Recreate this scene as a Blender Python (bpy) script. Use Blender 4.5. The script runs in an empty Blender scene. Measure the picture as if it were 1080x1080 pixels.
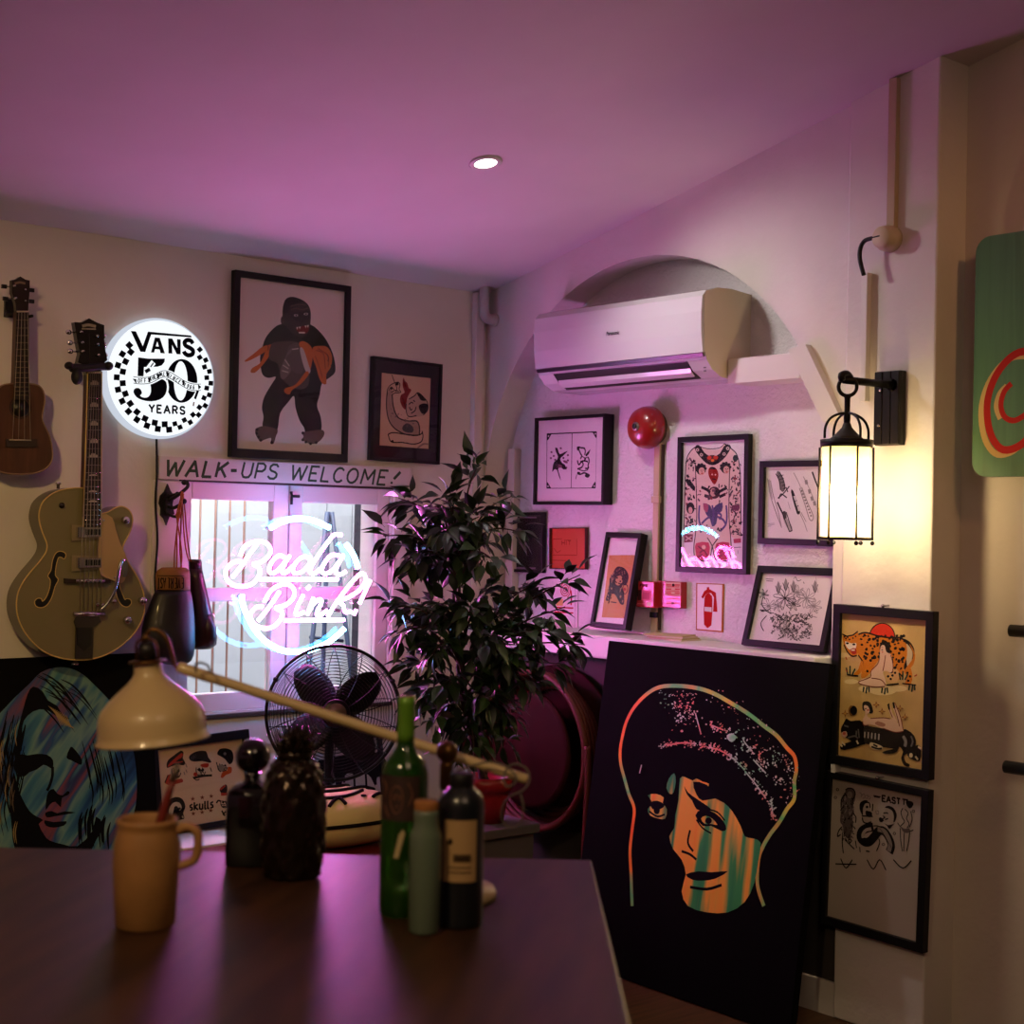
import bpy, math, random
from mathutils import Vector, Matrix
from mathutils.geometry import tessellate_polygon
random.seed(7)
SC = bpy.context.scene
COL = SC.collection
V = Vector
PI = math.pi

# ------------------------------------------------------------------ camera
F = 1560.0
_y, _p, _r = (math.radians(a) for a in (49.74, 0.606, 1.227))
FW = V((math.cos(_y) * math.cos(_p), math.sin(_y) * math.cos(_p), math.sin(_p)))
_rt = V((math.sin(_y), -math.cos(_y), 0)); _up = _rt.cross(FW)
RT = math.cos(_r) * _rt + math.sin(_r) * _up
UP = -math.sin(_r) * _rt + math.cos(_r) * _up
EYE = V((0, 0, 1.45))
cam_d = bpy.data.cameras.new('camera'); cam = bpy.data.objects.new('camera', cam_d); COL.objects.link(cam)
cam_d.sensor_width = 36; cam_d.lens = F / 1080 * 36; cam_d.clip_start = .05
cam.matrix_world = Matrix(((RT.x, UP.x, -FW.x, EYE.x), (RT.y, UP.y, -FW.y, EYE.y), (RT.z, UP.z, -FW.z, EYE.z), (0, 0, 0, 1)))
cam_d.dof.use_dof = True; cam_d.dof.focus_distance = 4.7; cam_d.dof.aperture_fstop = 5.0
SC.camera = cam

def ray(px, py): return FW + RT * ((px - 540) / F) - UP * ((py - 540) / F)
def onX(px, py, x): d = ray(px, py); return EYE + d * (x / d.x)
def onY(px, py, y): d = ray(px, py); return EYE + d * (y / d.y)
def onZ(px, py, z): d = ray(px, py); return EYE + d * ((z - EYE.z) / d.z)
def atd(px, py, t): return EYE + ray(px, py) * t
def T(ox, oy, s, pts): return [(ox + x / s, oy + y / s) for x, y in pts]

# ------------------------------------------------------------------ materials
MATS = {}
def lin(c):
    if isinstance(c, str):
        c = tuple(int(c[i:i + 2], 16) / 255 for i in (1, 3, 5))
    return tuple(x / 12.92 if x <= .04045 else ((x + .055) / 1.055) ** 2.4 for x in c) + (1,)
def mat(name, color='#808080', rough=.6, metal=0, spec=.5, coat=0, trans=0, noise=0, nscale=8, bump=0, bscale=60, emit=0, ecol=None, ior=1.45, aniso=None):
    if name in MATS: return MATS[name]
    m = bpy.data.materials.new(name); m.use_nodes = True
    nt = m.node_tree; b = nt.nodes['Principled BSDF']
    c = lin(color)
    b.inputs['Base Color'].default_value = c
    b.inputs['Roughness'].default_value = rough
    b.inputs['Metallic'].default_value = metal
    b.inputs['Specular IOR Level'].default_value = spec
    b.inputs['Coat Weight'].default_value = coat
    b.inputs['Coat Roughness'].default_value = .08
    b.inputs['Transmission Weight'].default_value = trans
    b.inputs['IOR'].default_value = ior
    if emit:
        b.inputs['Emission Color'].default_value = lin(ecol or color)
        b.inputs['Emission Strength'].default_value = emit
    if noise or bump:
        tc = nt.nodes.new('ShaderNodeTexCoord')
    if noise:
        n = nt.nodes.new('ShaderNodeTexNoise'); n.inputs['Scale'].default_value = nscale; n.inputs['Detail'].default_value = 5
        mp = nt.nodes.new('ShaderNodeMapping')
        if aniso: mp.inputs['Scale'].default_value = aniso
        nt.links.new(tc.outputs['Object'], mp.inputs['Vector'])
        nt.links.new(mp.outputs['Vector'], n.inputs['Vector'])
        r = nt.nodes.new('ShaderNodeValToRGB')
        r.color_ramp.elements[0].position = .3; r.color_ramp.elements[1].position = .7
        r.color_ramp.elements[0].color = tuple(x * (1 - noise) for x in c[:3]) + (1,)
        r.color_ramp.elements[1].color = tuple(min(1, x * (1 + noise)) for x in c[:3]) + (1,)
        nt.links.new(n.outputs['Fac'], r.inputs['Fac']); nt.links.new(r.outputs['Color'], b.inputs['Base Color'])
    if bump:
        n2 = nt.nodes.new('ShaderNodeTexNoise'); n2.inputs['Scale'].default_value = bscale; n2.inputs['Detail'].default_value = 4
        nt.links.new(tc.outputs['Object'], n2.inputs['Vector'])
        bp = nt.nodes.new('ShaderNodeBump'); bp.inputs['Strength'].default_value = bump; bp.inputs['Distance'].default_value = .01
        nt.links.new(n2.outputs['Fac'], bp.inputs['Height']); nt.links.new(bp.outputs['Normal'], b.inputs['Normal'])
    MATS[name] = m
    return m
def ink(hexc): return mat('paint_' + hexc[1:], hexc, .75, spec=.08)
def streak(name, stops, scale, rot=0, nscale=3.0, rough=.5):
    """paint dragged in streaks: noise stretched along one direction, looked up in a colour ramp"""
    if name in MATS: return MATS[name]
    m = bpy.data.materials.new(name); m.use_nodes = True; nt = m.node_tree; b = nt.nodes['Principled BSDF']
    b.inputs['Roughness'].default_value = rough; b.inputs['Specular IOR Level'].default_value = .2
    tc = nt.nodes.new('ShaderNodeTexCoord'); mp = nt.nodes.new('ShaderNodeMapping'); mp2 = nt.nodes.new('ShaderNodeMapping')
    mp.inputs['Rotation'].default_value = (0, rot, 0) if not isinstance(rot, tuple) else rot
    mp2.inputs['Scale'].default_value = scale
    nt.links.new(tc.outputs['Object'], mp.inputs['Vector']); nt.links.new(mp.outputs['Vector'], mp2.inputs['Vector'])
    n = nt.nodes.new('ShaderNodeTexNoise'); n.inputs['Scale'].default_value = nscale; n.inputs['Detail'].default_value = 3
    nt.links.new(mp2.outputs['Vector'], n.inputs['Vector'])
    r = nt.nodes.new('ShaderNodeValToRGB'); cr = r.color_ramp
    for i, (p, c) in enumerate(stops):
        e = cr.elements[i] if i < 2 else cr.elements.new(p)
        e.position = p; e.color = lin(c)
    nt.links.new(n.outputs['Fac'], r.inputs['Fac']); nt.links.new(r.outputs['Color'], b.inputs['Base Color'])
    MATS[name] = m; return m
def glass(name='clear_glass', tint=(1, 1, 1, 1), gloss=1.0):
    if name in MATS: return MATS[name]
    m = bpy.data.materials.new(name); m.use_nodes = True; nt = m.node_tree; nt.nodes.clear()
    o = nt.nodes.new('ShaderNodeOutputMaterial'); mx = nt.nodes.new('ShaderNodeMixShader')
    t = nt.nodes.new('ShaderNodeBsdfTransparent'); t.inputs[0].default_value = tint
    g = nt.nodes.new('ShaderNodeBsdfGlossy'); g.inputs['Roughness'].default_value = .03
    fr = nt.nodes.new('ShaderNodeFresnel'); ge = nt.nodes.new('ShaderNodeNewGeometry'); mr = nt.nodes.new('ShaderNodeMapRange')
    mr.inputs['To Min'].default_value = 1.45; mr.inputs['To Max'].default_value = 1 / 1.45
    nt.links.new(ge.outputs['Backfacing'], mr.inputs['Value']); nt.links.new(mr.outputs[0], fr.inputs['IOR'])
    mu = nt.nodes.new('ShaderNodeMath'); mu.operation = 'MULTIPLY'; mu.inputs[1].default_value = gloss
    nt.links.new(fr.outputs[0], mu.inputs[0]); nt.links.new(mu.outputs[0], mx.inputs[0]); nt.links.new(t.outputs[0], mx.inputs[1]); nt.links.new(g.outputs[0], mx.inputs[2])
    nt.links.new(mx.outputs[0], o.inputs[0]); MATS[name] = m; return m
def emis(name, color, s):
    if name in MATS: return MATS[name]
    m = bpy.data.materials.new(name); m.use_nodes = True; nt = m.node_tree; nt.nodes.clear()
    o = nt.nodes.new('ShaderNodeOutputMaterial'); e = nt.nodes.new('ShaderNodeEmission')
    e.inputs[0].default_value = color; e.inputs[1].default_value = s
    nt.links.new(e.outputs[0], o.inputs[0]); MATS[name] = m; return m

# ------------------------------------------------------------------ frames and mesh builder
class Fr:
    """a local frame: u along ex, v along ey, w along the normal"""
    def __init__(s, o, ex, ey):
        s.o = V(o); s.ex = V(ex).normalized(); s.ey = V(ey); s.ey = (s.ey - s.ex * s.ey.dot(s.ex)).normalized(); s.n = s.ex.cross(s.ey)
    def at(s, u, v, w=0): return s.o + s.ex * u + s.ey * v + s.n * w
    def hit(s, px, py, w=0):
        d = ray(px, py); t = (s.o + s.n * w - EYE).dot(s.n) / d.dot(s.n)
        return EYE + d * t
    def uv(s, px, py, w=0):
        q = s.hit(px, py, w) - s.o
        return (q.dot(s.ex), q.dot(s.ey))
    def uvs(s, pts, w=0): return [s.uv(x, y, w) for x, y in pts]
    def k(s): return (s.o - EYE).dot(FW) / F
def back(d, o=(0, 0)): return Fr((o[0], YB - d, o[1]), (1, 0, 0), (0, 0, 1))
def right(x): return Fr((x, 0, 0), (0, -1, 0), (0, 0, 1))
WORLD = Fr((0, 0, 0), (1, 0, 0), (0, 1, 0))
def cat(pts, n=5, closed=False):
    """Catmull-Rom through points"""
    P = [V(p) if len(p) == 3 else V((p[0], p[1], 0)) for p in pts]; d3 = len(pts[0]) == 3
    out = []; N = len(P)
    for i in range(N if closed else N - 1):
        a, b, c, d = (P[(i - 1) % N] if closed or i > 0 else P[0]), P[i], P[(i + 1) % N], (P[(i + 2) % N] if closed or i + 2 < N else P[-1])
        for j in range(n):
            t = j / n
            q = .5 * ((2 * b) + (c - a) * t + (2 * a - 5 * b + 4 * c - d) * t * t + (3 * b - a - 3 * c + d) * t ** 3)
            out.append(q)
    if not closed: out.append(P[-1])
    return [tuple(q) if d3 else (q.x, q.y) for q in out]

class MB:
    def __init__(s): s.v = []; s.f = []; s.m = []; s.sm = []; s.names = []
    def mi(s, m):
        if isinstance(m, str): m = ink(m) if m.startswith('#') else MATS[m]
        if m not in s.names: s.names.append(m)
        return s.names.index(m)
    def add(s, vs, fs, m, smooth=False):
        b = len(s.v); s.v += [V(q) for q in vs]; i = s.mi(m)
        for f in fs: s.f.append([b + k for k in f]); s.m.append(i); s.sm.append(smooth)
        return s
    def box(s, c, size, m, fr=WORLD):
        a, b, d = (x / 2 for x in size)
        vs = [fr.o * 0 + (fr.at(c[0] + x * a, c[1] + y * b, c[2] + z * d)) for x in (-1, 1) for y in (-1, 1) for z in (-1, 1)]
        return s.add(vs, [(0, 1, 3, 2), (4, 6, 7, 5), (0, 4, 5, 1), (2, 3, 7, 6), (0, 2, 6, 4), (1, 5, 7, 3)], m)
    def box2(s, lo, hi, m, fr=WORLD):
        return s.box([(a + b) / 2 for a, b in zip(lo, hi)], [abs(b - a) for a, b in zip(lo, hi)], m, fr)
    def flat(s, fr, uv, w, m):
        if len(uv) < 3: return s
        tri = tessellate_polygon([[V((u, v, 0)) for u, v in uv]])
        vs = [fr.at(u, v, w) for u, v in uv]; out = []
        for a, b, c in tri:
            A, B, D = (V((uv[i][0], uv[i][1], 0)) for i in (a, b, c))
            out.append((a, b, c) if (B - A).cross(D - A).z > 0 else (a, c, b))
        return s.add(vs, out, m)
    def prism(s, fr, uv, w0, w1, m, side=None, smooth=False, backm=None):
        n = len(uv)
        ar = sum(uv[i][0] * uv[(i + 1) % n][1] - uv[(i + 1) % n][0] * uv[i][1] for i in range(n))
        if ar < 0: uv = uv[::-1]
        s.flat(fr, uv, w1, m)
        b = MB(); b.flat(fr, uv, w0, backm or side or m)
        s.add(b.v, [f[::-1] for f in b.f], backm or side or m)
        s.add([fr.at(u, v, w) for w in (w0, w1) for u, v in uv], [(i, (i + 1) % n, n + (i + 1) % n, n + i) for i in range(n)], side or m, smooth)
        return s
    def ring(s, fr, outer, inner, w0, w1, m):
        n = len(outer)
        vs = [fr.at(u, v, w) for w in (w0, w1) for P in (outer, inner) for u, v in P]
        fs = []
        for i in range(n):
            j = (i + 1) % n
            fs += [(2 * n + i, 2 * n + j, 3 * n + j, 3 * n + i), (j, i, n + i, n + j), (i, j, 2 * n + j, 2 * n + i), (n + j, n + i, 3 * n + i, 3 * n + j)]
        return s.add(vs, fs, m)
    def tube(s, pts, r, m, seg=8, closed=False, sq=1.0):
        P = [V(p) for p in pts]; N = len(P); R = r if isinstance(r, (list, tuple)) else [r] * N
        vs = []; up = None
        for i in range(N):
            a = P[(i - 1) % N] if closed or i else P[i]; b = P[(i + 1) % N] if closed or i < N - 1 else P[i]
            t = (b - a); t = t.normalized() if t.length > 1e-9 else V((0, 0, 1))
            if up is None:
                up = V((0, 0, 1)) if abs(t.z) < .9 else V((1, 0, 0))
            x = up - t * up.dot(t)
            x = x.normalized() if x.length > 1e-6 else t.orthogonal().normalized()
            y = t.cross(x); up = x
            vs += [P[i] + (x * math.cos(2 * PI * k / seg) + y * math.sin(2 * PI * k / seg) * sq) * R[i] for k in range(seg)]
        fs = [(i % N * seg + k, i % N * seg + (k + 1) % seg, (i + 1) % N * seg + (k + 1) % seg, (i + 1) % N * seg + k) for i in range(N if closed else N - 1) for k in range(seg)]
        if not closed: fs += [tuple(range(seg - 1, -1, -1)), tuple((N - 1) * seg + k for k in range(seg))]
        return s.add(vs, fs, m, True)
    def lathe(s, o, prof, m, seg=32, ax=(0, 0, 1), sx=1.0, caps=True):
        """prof: (radius, height) pairs along ax from o"""
        ax = V(ax).normalized(); x = ax.orthogonal().normalized() if abs(ax.z) < .999 else V((1, 0, 0)); y = ax.cross(x); o = V(o)
        vs = [o + ax * h + (x * math.cos(2 * PI * k / seg) + y * math.sin(2 * PI * k / seg) * sx) * rr for rr, h in prof for k in range(seg)]
        N = len(prof)
        fs = [(i * seg + k, i * seg + (k + 1) % seg, (i + 1) * seg + (k + 1) % seg, (i + 1) * seg + k) for i in range(N - 1) for k in range(seg)]
        if caps: fs += [tuple(range(seg - 1, -1, -1)), tuple((N - 1) * seg + k for k in range(seg))]
        return s.add(vs, fs, m, True)
    def ball(s, c, r, m, seg=20, rings=12, rot=None):
        r = r if isinstance(r, (tuple, list)) else (r, r, r); vs = []; c = V(c)
        for i in range(rings + 1):
            a = PI * i / rings
            for k in range(seg):
                q = V((r[0] * math.sin(a) * math.cos(2 * PI * k / seg), r[1] * math.sin(a) * math.sin(2 * PI * k / seg), -r[2] * math.cos(a)))
                vs.append(c + (rot @ q if rot else q))
        fs = [(i * seg + k, i * seg + (k + 1) % seg, (i + 1) * seg + (k + 1) % seg, (i + 1) * seg + k) for i in range(rings) for k in range(seg)]
        return s.add(vs, fs, m, True)
    def loft(s, rings, m, smooth=True, caps=True):
        n = len(rings[0]); N = len(rings); vs = [p for R in rings for p in R]
        fs = [(i * n + k, i * n + (k + 1) % n, (i + 1) * n + (k + 1) % n, (i + 1) * n + k) for i in range(N - 1) for k in range(n)]
        if caps: fs += [tuple(range(n - 1, -1, -1)), tuple((N - 1) * n + k for k in range(n))]
        return s.add(vs, fs, m, smooth)
    def ribbon(s, fr, uv, width, w, m, closed=False):
        P = [V((u, v, 0)) for u, v in uv]; N = len(P)
        if N < 2: return s
        L = []; 
        for i in range(N):
            a = P[(i - 1) % N] if closed or i else P[i]; b = P[(i + 1) % N] if closed or i < N - 1 else P[i]
            t = b - a; t = t.normalized() if t.length > 1e-9 else V((1, 0, 0)); nn = V((-t.y, t.x, 0))
            hw = (width(i / (N - 1)) if callable(width) else width) / 2
            L += [P[i] - nn * hw, P[i] + nn * hw]
        vs = [fr.at(q.x, q.y, w) for q in L]
        fs = [(2 * i, 2 * ((i + 1) % N), 2 * ((i + 1) % N) + 1, 2 * i + 1) for i in range(N if closed else N - 1)]
        return s.add(vs, fs, m)
    def build(s, name, parent=None, loc=None, bevel=0, subsurf=0, kind=None, label=None):
        base = V((0, 0, 0))
        if parent is not None:
            q = parent
            while q is not None: base = base + q.location; q = q.parent
        elif loc is not None: base = V(loc)
        me = bpy.data.meshes.new(name)
        me.from_pydata([tuple(q - base) for q in s.v], [], s.f)
        for m in s.names: me.materials.append(m)
        me.polygons.foreach_set('material_index', s.m); me.polygons.foreach_set('use_smooth', s.sm)
        me.validate(); me.update()
        o = bpy.data.objects.new(name, me); COL.objects.link(o)
        if parent is not None: o.parent = parent
        elif loc is not None: o.location = loc
        if bevel:
            b = o.modifiers.new('bevel', 'BEVEL'); b.width = bevel; b.segments = 2; b.limit_method = 'ANGLE'; b.angle_limit = math.radians(40)
        if subsurf:
            b = o.modifiers.new('sub', 'SUBSURF'); b.levels = subsurf; b.render_levels = subsurf
        if kind: o['kind'] = kind
        if label: o['label'] = label
        return o
def tag(o, label, category, group=None):
    o['label'] = label; o['category'] = category
    if group: o['group'] = group
    return o
def thing(name, loc, label, category, group=None):
    o = bpy.data.objects.new(name, None); COL.objects.link(o); o.location = loc; o.empty_display_size = .05
    return tag(o, label, category, group)

class Art:
    """flat drawing on a plane, traced in the pixels of the surface it lies on"""
    def __init__(s, fr, mb, w=0.0006, tr=None):
        s.fr = fr; s.mb = mb; s.w = w; s.tr = tr; s.k = fr.k()
    def px(s, pts): return T(*s.tr, pts) if s.tr else pts
    def sc(s): return s.k / (s.tr[2] if s.tr else 1)
    def uv(s, pts): return s.fr.uvs(s.px(pts), s.w)
    def poly(s, pts, c, sm=0):
        s.w += .000008
        if sm: pts = cat(pts, sm, True)
        s.mb.flat(s.fr, s.uv(pts), s.w, c); return s
    def line(s, pts, wd, c, sm=4, closed=False, taper=False):
        if not sm and len(pts) > 2:       # sharp corners: one bar per segment
            for p_, q_ in zip(pts, pts[1:]):
                L = math.hypot(q_[0] - p_[0], q_[1] - p_[1]) or 1; e = wd * .3 / L; dx, dy = (q_[0] - p_[0]) * e, (q_[1] - p_[1]) * e
                s.line([(p_[0] - dx, p_[1] - dy), (q_[0] + dx, q_[1] + dy)], wd, c, 0)
            return s
        s.w += .000004
        if sm and len(pts) > 2: pts = cat(pts, sm, closed)
        q0 = s.px(pts[:1])[0]; wd = wd * 1.35 * (s.fr.hit(*q0) - EYE).dot(FW) / F / (s.tr[2] if s.tr else 1)
        s.mb.ribbon(s.fr, s.uv(pts), (lambda t: wd * (.25 + .75 * math.sin(PI * min(1, max(0, t))))) if taper else wd, s.w, c, closed); return s
    def lines(s, L, wd, c, sm=4):
        for l in L: s.line(l, wd, c, sm)
        return s
    def dot(s, x, y, r, c, ry=None, n=14, rot=0):
        ry = ry or r; ca, sa = math.cos(rot), math.sin(rot)
        return s.poly([(x + r * math.cos(2 * PI * i / n) * ca - ry * math.sin(2 * PI * i / n) * sa, y + r * math.cos(2 * PI * i / n) * sa + ry * math.sin(2 * PI * i / n) * ca) for i in range(n)], c)
    def star(s, x, y, r, c, n=5, q=.42):
        return s.poly([(x + (r if i % 2 == 0 else r * q) * math.sin(PI * i / n), y - (r if i % 2 == 0 else r * q) * math.cos(PI * i / n)) for i in range(2 * n)], c)
    def text(s, st, x, y, x2, y2, h, wd, c, slant=0, gap=.28):
        """hand-drawn capitals along (x,y)->(x2,y2), h tall (pixels up)"""
        adv = []; tot = 0
        for ch in st:
            g = GLYPH[ch]; adv.append(tot); tot += g[0] + gap
        tot -= gap
        dx, dy = (x2 - x) / tot, (y2 - y) / tot
        for ch, a in zip(st, adv):
            for pl in GLYPH[ch][1]:
                s.line([(x + dx * (a + u + slant * v), y + dy * (a + u + slant * v) - h * v) for u, v in pl], wd, c, 0)
        return s
def arc(cx, cy, r, a0, a1, n=8, ry=None):
    return [(cx + r * math.cos(math.radians(a0 + (a1 - a0) * i / n)), cy + (ry or r) * math.sin(math.radians(a0 + (a1 - a0) * i / n))) for i in range(n + 1)]
GLYPH = {
 ' ': (.3, []), '-': (.4, [[(0, .5), (.4, .5)]]), '!': (.16, [[(.08, 1), (.08, .32)], [(.06, .03), (.1, .09)]]), '.': (.1, [[(.03, 0), (.08, .07)]]),
 'A': (.7, [[(0, 0), (.35, 1), (.7, 0)], [(.14, .36), (.56, .36)]]),
 'B': (.55, [[(0, 0), (0, 1), (.35, 1), (.48, .88), (.48, .65), (.35, .53), (0, .53)], [(.35, .53), (.55, .4), (.55, .14), (.38, 0), (0, 0)]]),
 'C': (.6, [arc(.34, .5, .34, 45, 315, 10, .5)]),
 'D': (.6, [[(0, 0), (0, 1), (.3, 1), (.55, .75), (.6, .5), (.55, .25), (.3, 0), (0, 0)]]),
 'E': (.5, [[(.5, 1), (0, 1), (0, 0), (.5, 0)], [(0, .52), (.42, .52)]]),
 'F': (.5, [[(.5, 1), (0, 1), (0, 0)], [(0, .52), (.42, .52)]]),
 'G': (.62, [arc(.34, .5, .34, 45, 300, 10, .5) + [(.62, .15), (.62, .45), (.4, .45)]]),
 'H': (.58, [[(0, 0), (0, 1)], [(.58, 0), (.58, 1)], [(0, .52), (.58, .52)]]),
 'I': (.1, [[(.05, 0), (.05, 1)]]),
 'K': (.58, [[(0, 0), (0, 1)], [(.56, 1), (0, .42)], [(.2, .58), (.58, 0)]]),
 'L': (.48, [[(0, 1), (0, 0), (.48, 0)]]),
 'M': (.8, [[(0, 0), (.06, 1), (.4, .3), (.74, 1), (.8, 0)]]),
 'N': (.62, [[(0, 0), (0, 1), (.62, 0), (.62, 1)]]),
 'O': (.68, [arc(.34, .5, .34, 0, 360, 14, .5)]),
 'P': (.52, [[(0, 0), (0, 1), (.36, 1), (.52, .85), (.52, .62), (.36, .47), (0, .47)]]),
 'R': (.56, [[(0, 0), (0, 1), (.36, 1), (.52, .85), (.52, .65), (.36, .5), (0, .5)], [(.28, .5), (.56, 0)]]),
 'S': (.54, [[(.52, .84), (.4, .98), (.16, .98), (.03, .84), (.03, .66), (.14, .55), (.4, .46), (.52, .34), (.52, .15), (.4, .02), (.14, .02), (0, .16)]]),
 'T': (.6, [[(0, 1), (.6, 1)], [(.3, 1), (.3, 0)]]),
 'U': (.58, [[(0, 1), (0, .25), (.12, .03), (.29, 0), (.46, .03), (.58, .25), (.58, 1)]]),
 'V': (.66, [[(0, 1), (.33, 0), (.66, 1)]]),
 'W': (.95, [[(0, 1), (.22, 0), (.48, .85), (.72, 0), (.95, 1)]]),
 'Y': (.62, [[(0, 1), (.31, .5), (.62, 1)], [(.31, .5), (.31, 0)]]),
 '1': (.2, [[(0, .8), (.15, 1), (.15, 0)]]),
 '6': (.5, [[(.45, .9), (.25, 1), (.05, .7), (0, .3), (.12, .03), (.36, .03), (.5, .3), (.36, .55), (.12, .52), (.02, .35)]]),
 '9': (.5, [[(.05, .1), (.25, 0), (.45, .3), (.5, .7), (.38, .97), (.14, .97), (0, .7), (.14, .45), (.38, .48), (.48, .65)]]),
}
def rect(u0, v0, u1, v1): return [(u0, v0), (u1, v0), (u1, v1), (u0, v1)]
def px_of(P):
    d = V(P) - EYE; t = d.dot(FW); return (540 + F * d.dot(RT) / t, 540 - F * d.dot(UP) / t)
# ------------------------------------------------------------------ the room
YB = 4.5      # back wall
XR = 3.66     # right wall
XN = 3.78     # back of the arched recess
plaster = mat('plaster', '#d9d3cc', .85, noise=.05, nscale=3, bump=.25, bscale=25)
rough_pl = mat('rough_plaster', '#d8d5d2', .9, noise=.04, nscale=6, bump=.8, bscale=70)
recess_pl = mat('recess_plaster', '#c9bfb4', .9, noise=.05, nscale=4, bump=.2, bscale=30)
white_paint = mat('white_paint', '#d8d4ce', .45)
trimw = mat('trim_paint', '#d5cfc9', .5)
black_frame = mat('black_frame', '#121012', .45, spec=.28)
dark = mat('dark_metal', '#151314', .4, metal=.3)
chrome = mat('chrome', '#d8d8d8', .15, metal=1)
def zc(y): return 2.365 + .224 * (YB - y)

wx0, wz0 = onY(187, 735, YB).x, .80
wx1, wz1 = 3.222, 1.582
m = MB(); fb = back(0)
m.box2((-1.2, YB, 0), (wx0, YB + .2, 2.6), plaster)
m.box2((wx1, YB, 0), (XN + .2, YB + .2, 2.6), plaster)
m.box2((wx0, YB, 0), (wx1, YB + .2, wz0), plaster)
m.box2((wx0, YB, wz1), (wx1, YB + .2, 2.6), plaster)
m.build('wall_back', kind='structure')

# right wall with arched recess
AC_, AR, AZ = 3.65, .845, 1.56        # arch centre y, radius, springing height
LZ = 1.08
fr = right(XR)                         # u = -y
N = 40
arcpts = [(-(AC_ + AR * math.cos(PI * i / N)), AZ + AR * math.sin(PI * i / N)) for i in range(N + 1)]   # from far (u=-4.495) to near
m = MB()
ZT = 3.4
def quad(u0, v0, u1, v1, mm=plaster): m.flat(fr, rect(u0, v0, u1, v1), 0, mm)
quad(-YB, 0, -2.758, LZ, mat('lower_wall_dark', '#3d3732', .8, noise=.06, nscale=5))     # darker lower wall below the sill
quad(-(AC_ - AR), LZ, -2.758, ZT)                          # right of it
quad(-YB, AZ, -(AC_ + AR), ZT)
for i in range(N):
    (u0, v0), (u1, v1) = arcpts[i], arcpts[i + 1]
    m.add([fr.at(u0, v0), fr.at(u1, v1), fr.at(u1, ZT), fr.at(u0, ZT)], [(0, 1, 2, 3)], plaster)
    m.add([fr.at(u0, v0), fr.at(u0, v0, -.12), fr.at(u1, v1, -.12), fr.at(u1, v1)], [(0, 1, 2, 3)], plaster, True)
un = -(AC_ - AR)
m.add([fr.at(un, AZ), fr.at(un, AZ, -.12), fr.at(un, LZ, -.12), fr.at(un, LZ)], [(0, 1, 2, 3)], plaster)
m.flat(right(XN), rect(-YB, LZ - .05, un + .02, 2.6), 0, rough_pl)
m.build('wall_right', kind='structure')
# pilaster and the plain recess beyond it
m = MB()
m.box2((3.64, 2.443, 0), (XN + .1, 2.758, ZT), plaster)
m.build('trim_1', kind='structure', bevel=.006)
m = MB(); m.box2((XN, -1.0, 0), (XN + .1, 2.443, 3.6), recess_pl); m.build('wall_right_recess', kind='structure')
# sill of the arched recess
m = MB(); m.box2((3.575, 2.80, 1.0), (XN, YB, LZ), white_paint); m.build('trim_2', kind='structure', bevel=.006)
# ceiling
m = MB()
m.add([(-1.2, YB + .05, zc(YB + .05)), (XN + .3, YB + .05, zc(YB + .05)), (XN + .3, -1, zc(-1)), (-1.2, -1, zc(-1)),
       (-1.2, YB + .05, zc(YB + .05) + .2), (XN + .3, YB + .05, zc(YB + .05) + .2), (XN + .3, -1, zc(-1) + .2), (-1.2, -1, zc(-1) + .2)],
      [(0, 1, 2, 3), (7, 6, 5, 4), (0, 4, 5, 1), (2, 6, 7, 3), (1, 5, 6, 2), (0, 3, 7, 4)], mat('ceiling_paint', '#d6d0cc', .9, noise=.03, nscale=4))
m.build('ceiling', kind='structure')
# floor
woodf = streak('floor_boards', [(.3, '#3a2618'), (.7, '#5a3c26')], (1, 14, 1), 0, 3, .45)
m = MB(); m.box2((-1.2, -1, -.1), (XN + .2, YB + .2, 0), woodf); m.build('floor', kind='structure')
m = MB(); m.box2((-1.2, -1.1, 0), (-1.1, YB, 3.6), plaster); m.build('wall_left', kind='structure')
m = MB(); m.box2((-1.1, YB - .015, 0), (XR, YB, .1), trimw); m.build('baseboard_back', kind='structure')
m = MB(); m.box2((XR - .015, 2.758, 0), (XR, YB - .015, .1), trimw); m.build('baseboard_right', kind='structure')

# window: two shutters with two panes each
win = bpy.data.objects.new('window_1', None); COL.objects.link(win); win.location = (wx0, YB, wz0); win['kind'] = 'structure'
clear = glass()
xm = 2.785
panes = []
def shutter(x0, x1, px0, px1):
    s = MB(); y0, y1 = YB + .01, YB + .05
    zt, zm1, zm0, zb = 1.524, 1.222, 1.176, .862
    s.box2((x0, y0, wz0), (px0, y1, wz1), trimw); s.box2((px1, y0, wz0), (x1, y1, wz1), trimw)
    s.box2((px0, y0, zt), (px1, y1, wz1), trimw); s.box2((px0, y0, zm0), (px1, y1, zm1), trimw); s.box2((px0, y0, wz0), (px1, y1, zb), trimw)
    o = s.build('shutter', win, bevel=.003)
    for a, b in ((zm1, zt), (zb, zm0)):
        g = MB(); g.box2((px0, YB + .028, a), (px1, YB + .032, b), clear); g.build('pane', o)
shutter(wx0 + .004, xm - .003, 2.402, 2.722)
shutter(xm + .003, wx1 - .004, 2.839, 3.166)
b = MB(); b.tube([(xm - .0, YB + .0, 1.56), (xm + .0, YB - .006, 1.545), (xm + .03, YB - .006, 1.545)], .006, dark); b.tube([(xm + .0, YB - .004, 1.545), (xm + .0, YB - .004, 1.515)], .005, dark)
b.build('latch', win)
b = MB(); b.box2((wx0 - .012, YB - .012, wz1), (wx1 + .012, YB, wz1 + .008), mat('dark_gap', '#3a3028', .8)); b.build('head_shadow_strip', win)  # dark strip standing in for the shadow gap above the shutters
b = MB(); b.box2((wx0 - .01, YB - .02, wz0 - .02), (wx1 + .01, YB, wz0 - .008), mat('dark_gap')); b.build('sill_strip', win)
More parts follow.
